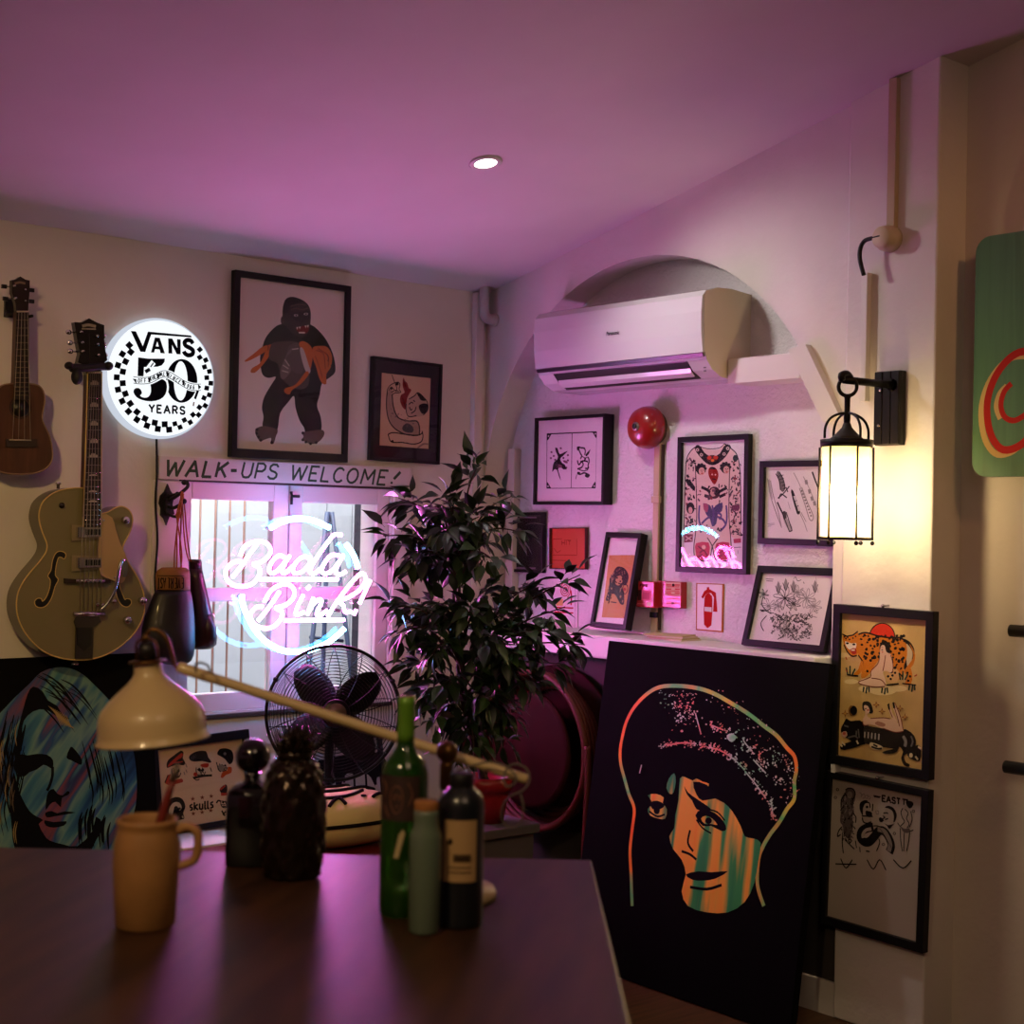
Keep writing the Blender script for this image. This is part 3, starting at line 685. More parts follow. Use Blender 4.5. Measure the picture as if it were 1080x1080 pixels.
for sx, L in ((-1, ((328, 316), (334, 366), (336, 407))), (1, ((494, 335), (496, 375), (500, 425)))):
    for x, y in L:
        m = MB(); u = fg.uvs(T(0, 280, 4.5, [(x, y)]))[0]; v = fg.uvs(T(0, 280, 4.5, [(x - sx * 45, y + 2)]))[0]
        m.tube([fg.at(*v, -.004), fg.at(*u, -.004)], .003, chrome, 8); m.ball(fg.at(*u, -.004), (.010, .006, .0085), chrome, 12, 8)
        m.lathe(fg.at(*v, .010), [(.005, 0), (.005, .008), (.003, .016)], chrome, 10, (0, -1, 0)); m.build('tuner', hs)
for i in range(6):
    x0 = 92.2 + i * 2.15; x1 = T(10, 500, 5.14, [(365 + i * 22, 757)])[0][0]
    xb = T(10, 500, 5.14, [(362 + i * 23, 577)])[0][0]
    m = MB(); q = fg.uvs([(x0, 393), (xb, 612.3), (x1, 647.5)])
    m.tube([fg.at(*q[0], .022), fg.at(*q[1], .029), fg.at(*q[2], .025)], .0007 + .00012 * (5 - i), mat('string_steel', '#8a8274', .35, metal=.8), 5); m.build('string', gt)
# wall hanger that holds it
hx = onY(97, 386, YB)
hg = thing('guitar_hanger', V((hx.x, YB, hx.z)), 'black padded wall hook holding the hollow-body guitar by its headstock', 'hanger')
rub = mat('black_rubber')
m = MB(); m.box((hx.x, YB - .008, hx.z), (.06, .016, .09), blackp); m.build('wall_plate', hg, bevel=.004)
m = MB()
fh = back(.12)
yk = [fh.uv(*q) for q in T(0, 280, 4.5, [(318, 492), (345, 485), (390, 490), (440, 484), (478, 482), (495, 482)])]
m.tube([fh.at(0, 0, 0) * 0 + V((hx.x, YB - .014, hx.z)), V((hx.x, YB - .06, hx.z + .005)), fh.at(*yk[2], .02)], .01, blackp, 10)
yp = cat([tuple(fh.at(*q, .022)) for q in yk], 3); m.tube(yp, .012, rub, 12); m.build('yoke', hg)
for q, r_ in (((310, 478), .012), ((348, 530), .017), ((497, 480), .014)):
    u = fh.uv(*T(0, 280, 4.5, [q])[0]); m = MB(); m.ball(fh.at(*u, .026), (r_, .02, r_ * 1.5 if q[1] > 500 else r_), rub); m.build('pad', hg)

# ---------------- ukulele
zu = .085
fu = back(zu)
ax = 21.3
ub = fu.hit(ax, 500)
uk = thing('ukulele', V((ub.x, YB - zu, ub.z)), 'small dark brown ukulele hung at the far left of the back wall', 'ukulele')
half = [(5, 404.5), (12, 404.8), (20, 407), (24.5, 413), (26, 422), (24.5, 432), (23.2, 441), (26, 449), (31, 460), (33.8, 474), (33.2, 486), (27.5, 494), (17, 498.6), (6, 500), (0, 500.2)]
bd = [(ax + x, y) for x, y in half] + [(ax - x, y) for x, y in half[::-1][1:]]
koa = mat('koa_wood', '#4d3020', .35, coat=.3, noise=.25, nscale=12, aniso=(6, 1, .6))
uvu = cat(fu.uvs(bd), 3, True)
m = MB(); m.prism(fu, uvu, -.06, 0, koa, smooth=True); m.build('body', uk)
m = MB(); m.tube([fu.at(u, v, .0003) for u, v in uvu], .0022, mat('ukulele_edge', '#8b7358', .5), 6, closed=True); m.build('binding', uk)
m = MB(); c = fu.uv(ax, 430); r_ = fu.uv(ax + 9.5, 430)[0] - c[0]
m.lathe(fu.at(*c, .0003), [(r_, 0), (r_, .0003)], blackp, 32, (0, -1, 0)); m.build('sound_hole', uk)
m = MB(); m.ribbon(fu, [(c[0] + r_ * 1.15 * math.cos(2 * PI * i / 32), c[1] + r_ * 1.15 * math.sin(2 * PI * i / 32)) for i in range(32)], .004, .0006, mat('rosette', '#241610', .5), True); m.build('rosette', uk)
def UP_(nm, px, w0, w1, mt, parent=uk, bevel=0):
    mm = MB(); mm.prism(fu, fu.uvs(px), w0, w1, mt); return mm.build(nm, parent, bevel=bevel)
UP_('neck', [(16.5, 329), (28.9, 329), (29.3, 408), (14, 408)], -.02, .006, mat('neck_wood'))
uf = UP_('fingerboard', [(16.3, 329), (29.1, 329), (29.4, 421.5), (13.6, 421.5)], .006, .010, mat('rosewood'))
m = MB()
for i in range(1, 15):
    m = MB(); t = (1 - 2 ** (-i / 12)) / (1 - 2 ** (-15 / 12)); y = 329 + 92 * t; q = fu.uvs([(16.4 - 2.6 * t, y), (29.1 + .2 * t, y)])
    m.tube([fu.at(*q[0], .0105), fu.at(*q[1], .0105)], .0008, mat('dull_brass', '#8a7a5a', .4, metal=1), 5); m.build('fret', uf)
m = MB(); q = fu.uvs([(16.2, 329), (29.3, 329)]); m.tube([fu.at(*q[0], .012), fu.at(*q[1], .012)], .0025, mat('bone'), 6); m.build('nut', uk)
uh = UP_('headstock', T(0, 280, 4.5, [(52, 70), (70, 68), (93, 53), (118, 68), (138, 72), (137, 130), (132, 175), (130, 222), (74, 222), (70, 180), (52, 130)]), -.012, .006, mat('ukulele_head', '#231610', .35, coat=.3), bevel=.0015)
m = MB(); a = Art(fu, m, .0066, (0, 280, 4.5)); a.line([(70, 86), (95, 80), (120, 86)], 8, '#7a6a55'); m.build('headstock_badge', uh)
for sx, x, y in ((-1, 22, 99), (-1, 28, 157), (1, 152, 117), (1, 152, 170)):
    m = MB(); u = fu.uvs(T(0, 280, 4.5, [(x, y)]))[0]; v = fu.uvs(T(0, 280, 4.5, [(x - sx * 40, y)]))[0]
    m.tube([fu.at(*v, -.004), fu.at(*u, -.004)], .0025, chrome, 8); m.box((u[0], u[1], -.004), (.016, .012, .008), blackp, fu)
    m.lathe(fu.at(*v, .005), [(.005, 0), (.004, .007), (.0025, .012)], chrome, 10, (0, -1, 0)); m.build('tuner', uh, bevel=.0015)
UP_('bridge', T(0, 440, 4.5, [(25, 104), (172, 104), (172, 142), (25, 142)]), .0003, .008, mat('bridge_rosewood'), bevel=.001)
m = MB(); q = fu.uvs(T(0, 440, 4.5, [(38, 108), (142, 110)])); m.tube([fu.at(*q[0], .010), fu.at(*q[1], .010)], .002, mat('bone'), 6); m.build('saddle', uk)
for i in range(4):
    q = fu.uvs([(18.3 + i * 3, 329), (11.5 + i * 6.3, 464)]); m = MB(); m.tube([fu.at(*q[0], .0125), fu.at(*q[1], .0125)], .0008, mat('string_nylon', '#a79c8b', .4), 5); m.build('string', uk)
hp = fu.hit(22, 322)
uhg = thing('ukulele_hanger', V((hp.x, YB, hp.z)), 'small black wall peg behind the ukulele headstock', 'hanger')
m = MB(); m.box((hp.x, YB - .006, hp.z), (.04, .012, .06), blackp); m.build('wall_plate', uhg)
m = MB()
for s_ in (-1, 1): m.tube([V((hp.x + s_ * .012, YB - .01, hp.z - .01)), V((hp.x + s_ * .03, YB - .05, hp.z - .03)), V((hp.x + s_ * .032, YB - .095, hp.z - .03))], .005, rub, 8)
m.build('prongs', uhg)
# ---------------- neon sign on a clear panel hung in front of the window
zn = .10
fn = back(zn); TN = (225, 530, 6)
pc = fn.hit(311, 617)
ns = thing('neon_sign', V((pc.x, YB - zn, fn.hit(311, 695).z)), 'pink neon script in a broken cyan neon ring, hung in front of the window', 'neon sign')
pink = emis('neon_pink', (1.0, .13, .66, 1), 118.0)
cyan = emis('neon_cyan', (.12, .46, 1.0, 1), 95.0)
pinkb = emis('neon_pink_back_dim', (1.0, .12, .55, 1), 3.5); cyanb = emis('neon_cyan_back_dim', (.06, .40, 1.0, 1), 34)
def neon(nm, strokes, m_, r, n=5):
    mb = MB()
    for s in strokes:
        s = cat(s, n) if len(s) > 2 else s
        P = [fn.at(*fn.uv(*q), .022) for q in T(*TN, s)]
        mb.tube(P, r, m_, 8)
    o = mb.build(nm, ns); o.data.materials.append(pinkb if m_ is pink else cyanb)     # wall-facing side emits less, added to limit light on the shutters
    for p in o.data.polygons:
        if p.normal.y > .05: p.material_index = 1
    return o
neon('ring_tube', [[(340, 160), (400, 126), (470, 105), (540, 102), (620, 116), (712, 158)], [(818, 262), (858, 320), (880, 370), (892, 415)],
    [(158, 585), (168, 650), (198, 725), (240, 800), (300, 868), (370, 915), (450, 940), (540, 940), (620, 922), (700, 885), (760, 840), (806, 795)]], cyan, .0092)
neon('first_word_tube', [
    [(255, 262), (205, 330), (150, 410), (100, 470)],
    [(150, 335), (180, 275), (245, 247), (312, 255), (340, 300), (322, 345), (280, 375), (230, 388)],
    [(230, 388), (268, 412), (270, 455), (235, 505), (180, 528), (112, 522), (66, 485), (60, 425), (105, 378), (160, 372)],
    [(440, 352), (395, 335), (352, 370), (330, 420), (345, 445), (385, 430), (432, 375)], [(462, 335), (425, 395), (412, 430), (432, 445), (482, 400)],
    [(600, 352), (545, 343), (500, 380), (480, 425), (500, 447), (548, 430), (598, 375)], [(790, 205), (745, 203), (705, 245), (648, 325), (600, 400), (590, 438), (618, 447), (662, 412)],
    [(770, 332), (722, 335), (682, 380), (662, 428), (688, 450), (736, 424), (772, 375)], [(800, 330), (762, 400), (752, 438), (778, 455), (815, 436)]], pink, .0064)
neon('second_word_tube', [
    [(398, 562), (345, 640), (300, 700), (262, 745)],
    [(302, 625), (340, 560), (400, 520), (458, 518), (490, 556), (480, 608), (432, 648), (372, 664)],
    [(372, 664), (412, 690), (402, 740), (352, 786), (290, 792), (232, 762), (214, 705), (248, 662), (290, 655)],
    [(548, 582), (505, 672), (508, 708), (552, 690)], [(572, 545), (588, 530)],
    [(612, 600), (572, 708)], [(575, 700), (612, 640), (648, 612), (662, 628), (632, 700), (652, 712), (700, 680)],
    [(932, 452), (900, 456), (832, 530), (762, 622), (702, 718)], [(932, 452), (942, 492), (902, 552), (832, 598), (776, 620), (800, 650), (812, 690), (850, 688)],
    [(970, 490), (902, 638)], [(882, 676), (866, 708)]], pink, .0064)
neon('underline_tube', [[(275, 485), (765, 485)], [(432, 745), (806, 740)]], pink, .0064)
m = MB(); q = fn.uvs([(228, 545), (392, 545), (392, 692), (228, 692)])
u0, u1 = min(a[0] for a in q), max(a[0] for a in q); v0, v1 = min(a[1] for a in q), max(a[1] for a in q)
m.box2((u0, v0, -.004), (u1, v1, 0), clear, fn); m.build('clear_panel', ns)
m = MB()
for x, y in ((340, 160), (712, 158), (160, 590), (806, 795), (450, 940), (275, 485), (765, 485), (806, 740), (432, 745), (892, 415)):
    p_ = fn.at(*fn.uv(*T(*TN, [(x, y)])[0])); m.lathe(p_, [(.006, 0), (.006, .02)], mat('clear_standoff', '#c8c8cc', .2, trans=.6), 10, (0, -1, 0))
m.build('tube_support', ns)
for v in (v0 + .02, v1 - .015):
    m = MB(); q_ = fn.at(2.81 - fn.o.x, v, 0); m.tube([V((2.81, YB + .012, q_.z)), V((2.81, YB - zn - .004, q_.z))], .005, chrome, 10); m.build('mounting_bolt', ns)

# ---------------- wall hook and boxing gloves
TH = (150, 490, 4.909)
iron = mat('black_iron', '#0f0d0d', .55)
fk = back(.006); hk0 = fk.hit(174, 531)
hk = thing('coat_hook', V((hk0.x, YB, hk0.z)), 'black iron leaf-shaped wall hook left of the window', 'hook')
m = MB(); m.prism(fk, fk.uvs(T(*TH, [(125, 98), (140, 135), (160, 165), (150, 205), (160, 255), (135, 270), (118, 316), (105, 280), (88, 262), (90, 225), (80, 200), (88, 160), (108, 140)])), -.006, .010, iron)
m.prism(fk, fk.uvs(T(*TH, [(122, 150), (140, 190), (135, 240), (118, 270), (105, 235), (105, 185)])), .010, .018, iron); m.build('plate', hk, bevel=.002)
def hp_(x, y, w): return fk.at(*fk.uv(*T(*TH, [(x, y)])[0], w), w)
def hook(pts, r): mm = MB(); mm.tube(cat([tuple(hp_(*p)) for p in pts], 4), r, iron, 10); mm.ball(hp_(*pts[-1]), r * 1.6, iron, 12, 8); mm.build('prong', hk)
hook([(130, 170, .01), (150, 160, .035), (170, 155, .05), (182, 152, .052)], .005)
hook([(130, 215, .01), (160, 225, .04), (200, 205, .075), (216, 190, .08)], .006)
hook([(130, 255, .01), (160, 268, .04), (185, 268, .055), (195, 255, .06)], .005)
hook([(135, 190, .01), (175, 165, .06), (215, 135, .085), (236, 112, .088), (232, 92, .085), (218, 92, .082)], .006)
glv = mat('glove_leather', '#15100e', .5, coat=.08, noise=.1, nscale=20)
glv2 = mat('glove_maroon', '#2c0f1c', .4, coat=.3)
tanl = mat('glove_tan', '#8a5a24', .6)
def ringp(c, rx, ry, n=20, tilt=0, nrm=0): return [V((c[0] + rx * math.cos(2 * PI * k / n), c[1] + ry * math.sin(2 * PI * k / n), c[2] + tilt * math.cos(2 * PI * k / n))) for k in range(n)]
def glove(nm, label, rows, yc, leather, cuffrows, tilt, thumb=None):
    """rows: (left px, right px, y px, depth radius)"""
    P = []
    for x0, x1, y_, ry in rows:
        a, b = onY(x0, y_, yc), onY(x1, y_, yc); P.append(ringp(((a.x + b.x) / 2, yc, (a.z + b.z) / 2), (b.x - a.x) / 2, ry, 24, tilt))
    g = thing(nm, sum(P[-1], V((0, 0, 0))) / 24, label, 'boxing glove', 'boxing gloves hung on the wall hook')
    m = MB(); m.loft(P, leather)
    if thumb:
        Q = []
        for x0, x1, y_, ry, dy in thumb:
            a, b = onY(x0, y_, yc + dy), onY(x1, y_, yc + dy); Q.append(ringp(((a.x + b.x) / 2, yc + dy, (a.z + b.z) / 2), (b.x - a.x) / 2, ry, 16))
        m.loft(Q, leather)
    m.build('mitt', g)
    C_ = []
    for x0, x1, y_, ry in cuffrows:
        a, b = onY(x0, y_, yc), onY(x1, y_, yc); C_.append(ringp(((a.x + b.x) / 2, yc, (a.z + b.z) / 2), (b.x - a.x) / 2, ry, 24, tilt))
    m = MB(); m.loft(C_, tanl if leather is glv else leather); cf = m.build('cuff', g)
    return g, cf
g1, cf1 = glove('boxing_glove', 'black boxing glove with tan cuff lettered EVERLAST upside down, left of the window',
    [(165, 200, 622, .032), (162, 201.5, 628, .036), (158, 203, 638, .042), (153.5, 204, 650, .048), (150.5, 204.5, 662, .054), (150, 204.5, 673, .056), (152.5, 204.3, 683, .054), (158, 203.5, 691, .046), (166, 201.5, 697, .034), (174, 198, 700, .02), (182, 191, 701.3, .006)], YB - .10, glv,
    [(171, 196, 598.5, .018), (166, 199.5, 602, .028), (164.5, 200, 606, .032), (165, 200, 622, .033), (166, 199, 624.5, .03)], 0,
    [(196, 202, 634, .012, .01), (194, 203.8, 645, .018, .012), (193, 204.6, 662, .022, .014), (195, 204.4, 675, .02, .016), (198, 203, 684, .012, .016)])
m = MB()
ev = 'EVERLAST'
yc = YB - .10; cxy = (onY(164.5, 614, yc), onY(200, 614, yc)); cx_ = (cxy[0].x + cxy[1].x) / 2; rx = (cxy[1].x - cxy[0].x) / 2 + .0012; zc_ = cxy[0].z
def cuffpt(t, v):   # t -1..1 across the front, v up
    an = -PI / 2 - .48 + t * .86
    return V((cx_ + rx * math.cos(an), yc + .0345 * math.sin(an), zc_ + v))
def cstroke(pl, w=.0028):
    L = [cuffpt(*p) for p in pl]; mm = m
    mm.tube(L, w * .34, ink('#120c08'), 5)
for i, ch in enumerate(ev):
    for pl in GLYPH[ch][1]:
        cstroke([(1 - (i + u + .15) / 4.1 , (.5 - v) * .034 - .002) for u, v in pl], .005)
cstroke([(-1 + .1 * i, .0215) for i in range(21)], .003); cstroke([(-1 + .1 * i, -.0245) for i in range(21)], .003)
m.build('cuff_lettering', cf1)
lace = mat('orange_lace', '#a8562a', .7)
m = MB()
for k, L in enumerate(([(205, 140), (195, 200), (185, 300), (170, 430), (165, 545)], [(210, 140), (205, 220), (200, 320), (195, 430), (205, 540)], [(200, 150), (210, 230), (215, 330), (225, 430), (242, 500)], [(195, 190), (180, 260), (190, 350), (205, 460), (200, 540)], [(215, 150), (195, 240), (180, 350), (180, 460), (178, 540)])):
    P = [onY(x, y, YB - .102 - .004 * k) for x, y in T(*TH, L)]; m.tube(cat([tuple(p) for p in P], 5), .0026, lace, 6)
P = [onY(x, y, YB - .09) for x, y in T(*TH, [(195, 250), (190, 262), (200, 270), (206, 255)])]; m.ball(P[1], .011, lace, 12, 8)
m.build('laces', g1)
g2, cf2 = glove('boxing_glove', 'dark maroon boxing glove without lettering, hanging behind the black one',
    [(200, 212.5, 600, .022), (200, 214.5, 610, .025), (200, 219, 630, .03), (200, 223, 648, .034), (200, 226, 662, .036), (201, 228, 672, .036), (202, 227.5, 680, .032), (205, 222, 684.5, .02)], YB - .042, glv2,
    [(198.5, 211.5, 590, .018), (199.5, 212, 592, .021), (199.8, 212.5, 600, .022)], 0, [(216, 222, 648, .012, -.022), (214, 227.4, 662, .02, -.026), (215, 227.4, 674, .018, -.026), (218, 226, 681, .01, -.022)])
m = MB(); P = [onY(x, y, YB - .05) for x, y in T(*TH, [(212, 150), (222, 250), (232, 370), (250, 492), (262, 500)])]; m.tube(cat([tuple(p) for p in P], 5), .0026, lace, 6); m.build('laces', g2)

# ---------------- pipe in the corner
pm = mat('pipe_paint', '#c9c2bb', .5)
cp = thing('corner_pipe', (3.60, YB - .04, 2.22), 'short white painted pipe bend where the back wall meets the right wall', 'pipe')
m = MB(); m.tube(cat([(3.605, YB - .05, 2.44), (3.605, YB - .05, 2.35), (3.607, YB - .05, 2.28), (3.62, YB - .05, 2.262), (3.65, YB - .05, 2.258), (3.70, YB - .05, 2.258)], 4), .020, pm, 14); m.build('bend', cp)
m = MB(); m.lathe((3.648, YB - .05, 2.258), [(.026, 0), (.026, .012)], pm, 16, (1, 0, 0)); m.build('collar', cp)
# ------------------------------------------------------------------ right wall: things in the arched recess
XF = XN - .035      # front of a hung frame in the recess
wp = mat('print_white', '#dcd6d2', .6)
K1 = '#1b171a'
# pair of flowers drawing
def pair(a):
    k = K1
    a.line([(215, 270), (212, 835)], 6, k, 0); a.line([(212, 835), (718, 832)], 5, k, 0); a.line([(730, 248), (718, 832)], 3, k, 0); a.line([(215, 272), (730, 250)], 9, k, 0); a.line([(475, 262), (466, 832)], 7, k, 0)
    for x, y, sx, sy in ((216, 276, 1, 1), (730, 252, -1, 1), (212, 832, 1, -1), (718, 830, -1, -1)):
        a.poly([(x, y), (x + sx * 45, y), (x + sx * 10, y + sy * 60), (x, y + sy * 62)], k); a.dot(x + sx * 14, y + sy * 18, 8, '#d3c8c8')
    a.poly([(300, 415), (325, 420), (345, 480), (395, 460), (430, 450), (380, 500), (352, 530), (370, 570), (400, 590), (412, 630), (385, 640), (350, 610), (330, 640), (345, 690), (358, 755), (335, 700), (318, 645), (290, 640), (270, 665), (275, 610), (290, 560), (320, 540), (328, 500), (308, 460)], '#2c2226', 2)
    a.poly([(300, 600), (340, 585), (375, 605), (345, 625)], '#7c5560', 2); a.poly([(380, 545), (420, 550), (430, 575), (395, 570)], '#7c5560', 2)
    for x, y in ((262, 460), (255, 522), (358, 420), (432, 492), (432, 545), (285, 500), (300, 540), (415, 620), (385, 520)): a.dot(x, y, 11, '#6b4a58')
    a.lines([[(275, 655), (300, 610), (330, 600)], [(345, 540), (300, 560), (280, 600)], [(395, 600), (415, 640)]], 10, k)
    a.poly([(525, 405), (560, 402), (550, 430), (530, 445)], k, 2); a.poly([(615, 485), (645, 450), (665, 430), (650, 475), (622, 505)], k, 2); a.poly([(600, 525), (622, 520), (610, 550)], k, 2)
    a.lines([[(540, 420), (560, 470), (575, 500), (560, 530)], [(560, 415), (600, 420), (612, 450), (605, 490)], [(530, 545), (545, 590), (575, 560), (590, 590), (570, 620), (530, 635)], [(640, 510), (652, 550), (640, 600), (645, 625), (610, 630)], [(560, 560), (600, 550), (640, 560)], [(540, 680), (560, 690), (600, 675), (640, 690)]], 13, '#2c2226')
    a.lines([[(575, 500), (610, 520), (640, 510)], [(545, 640), (600, 655), (640, 640)], [(525, 690), (512, 740)]], 8, '#4d3c44')
    a.poly([(612, 690), (640, 680), (662, 700), (640, 725), (610, 715)], k, 2); a.poly([(530, 665), (560, 670), (555, 695), (530, 690)], k, 2)
framed('framed_drawing', 'wide black frame with a pair of small flower drawings, under the air conditioner', [(563.5, 440.5), (637, 436.5), (637, 532), (562, 532.5)], wallR(XN - .05), .012, .048, wp, pair, (555, 430, 9.82))
# dark small frame next to the plant
def darkp(a):
    a.poly([(105, 130), (330, 128), (325, 590), (95, 590)], '#1d171c')
    a.line([(150, 131), (298, 131)], 10, '#8f7a90', 0); a.line([(98, 573), (290, 577)], 12, '#8f7a90', 0)
    a.lines([[(190, 250), (235, 265), (230, 330), (185, 340)], [(160, 400), (260, 390)], [(180, 460), (250, 470)]], 8, '#2b2028')
framed('framed_print', 'small nearly black framed print beside the top of the plant', [(541.5, 540.5), (572.5, 540), (571, 604.5), (537.5, 603)], wallR(XF + .01), .012, .022, mat('print_black', '#19151a', .5), darkp, (530, 530, 8.31))
# orange print
def orange(a):
    c = '#8c3620'
    a.poly([(415, 235), (440, 235), (440, 575), (410, 575)], '#a8451f'); a.lines([[(440, 320), (520, 318)], [(440, 320), (440, 450)], [(430, 505), (560, 510)], [(440, 460), (650, 462)], [(650, 320), (652, 460)], [(450, 400), (480, 440), (510, 420)], [(540, 330), (600, 330)]], 5, c, 0)
    a.text('HIT', 520, 372, 600, 370, 36, 7, c)
framed('orange_print', 'square orange print between the nearly black frame and the leaning lion print', [(580.5, 556.5), (617.5, 556.5), (616.5, 600.5), (577.5, 600)], wallR(XN - .02), .0035, .018, mat('print_orange', '#b8481c', .6), orange, (530, 530, 8.31), fmat=mat('print_edge', '#4d1d14', .5), glazed=False)
# hose reel sign (red spiral)
fs = right(XN - .004)
sgn = fs.uvs([(584, 609), (609.5, 610), (609, 668), (583, 666)]); b0 = fs.at((sgn[0][0] + sgn[1][0]) / 2, sgn[2][1], -.004)
hsn = thing('fire_hose_sign', b0, 'small white sign with a red hose spiral under the orange print', 'sign')
m = MB(); m.prism(fs, sgn, -.004, 0, wp); m.build('panel', hsn)
m = MB(); a = Art(fs, m, .0003, (530, 530, 8.31))
red = '#b3202a'
sp = [(548 + (8 + 42 * i / 40) * math.cos(i * .5) * .95, 765 + (8 + 66 * i / 40) * math.sin(i * .5)) for i in range(41)]
a.line(sp, 6.5, red, 2); a.line([(598, 770), (604, 830), (600, 900)], 13, red); a.poly([(470, 850), (530, 845), (530, 905), (470, 905)], '#c9b46a')
a.line([(455, 918), (620, 925)], 9, red, 0); a.line([(455, 960), (620, 968)], 9, red, 0); a.line([(640, 680), (632, 1100)], 3, '#7d6a72', 0)
m.build('symbol', hsn)
# leaning lion print
def lion(a):
    a.poly([(270, 295), (505, 295), (425, 850), (205, 840)], '#c08a58')
    k = '#241a20'
    a.poly([(330, 405), (365, 395), (410, 415), (440, 470), (435, 520), (420, 550), (385, 560), (400, 620), (400, 720), (370, 725), (345, 680), (320, 640), (290, 640), (275, 690), (240, 690), (255, 630), (270, 560), (275, 500), (300, 460)], '#3a2a30', 3)
    a.poly([(345, 480), (375, 475), (385, 510), (380, 545), (350, 560), (325, 545), (330, 500)], '#b98a62', 3)
    for i in range(70):
        an = random.uniform(0, 6.28); r_ = random.uniform(30, 75); x, y = 350 + r_ * math.cos(an) * .95, 480 + r_ * math.sin(an)
        if x < 325 or y < 465: a.line([(x, y), (x + random.uniform(-14, 14), y + random.uniform(6, 20))], 7, random.choice([k, '#8d6a5a']))
    for i in range(60):
        x, y = random.uniform(255, 395), random.uniform(560, 715)
        if abs(x - 320) > (y - 560) * .28: a.line([(x, y), (x + random.uniform(-8, 8), y + 18)], 6, random.choice([k, k, '#a77a5c']))
    a.dot(340, 495, 8, k); a.dot(385, 505, 7, k); a.line([(350, 540), (372, 548), (390, 535)], 8, k); a.dot(368, 525, 8, k)
    a.line([(390, 560), (425, 556), (432, 600), (410, 635), (385, 610), (395, 565)], 6, k, 3); a.dot(405, 595, 14, '#a84848')
    a.line([(285, 705), (335, 712)], 7, k, 0)
framed('framed_print', 'tilted narrow black frame with a dark lion head print, leaning on the sill', [(640.5, 561), (673, 562), (663, 664.5), (620, 660)], wallR(XN - .045, XN - .115), (.016, .016, .018, .018), .034, wp, lion, (610, 550, 8.31))
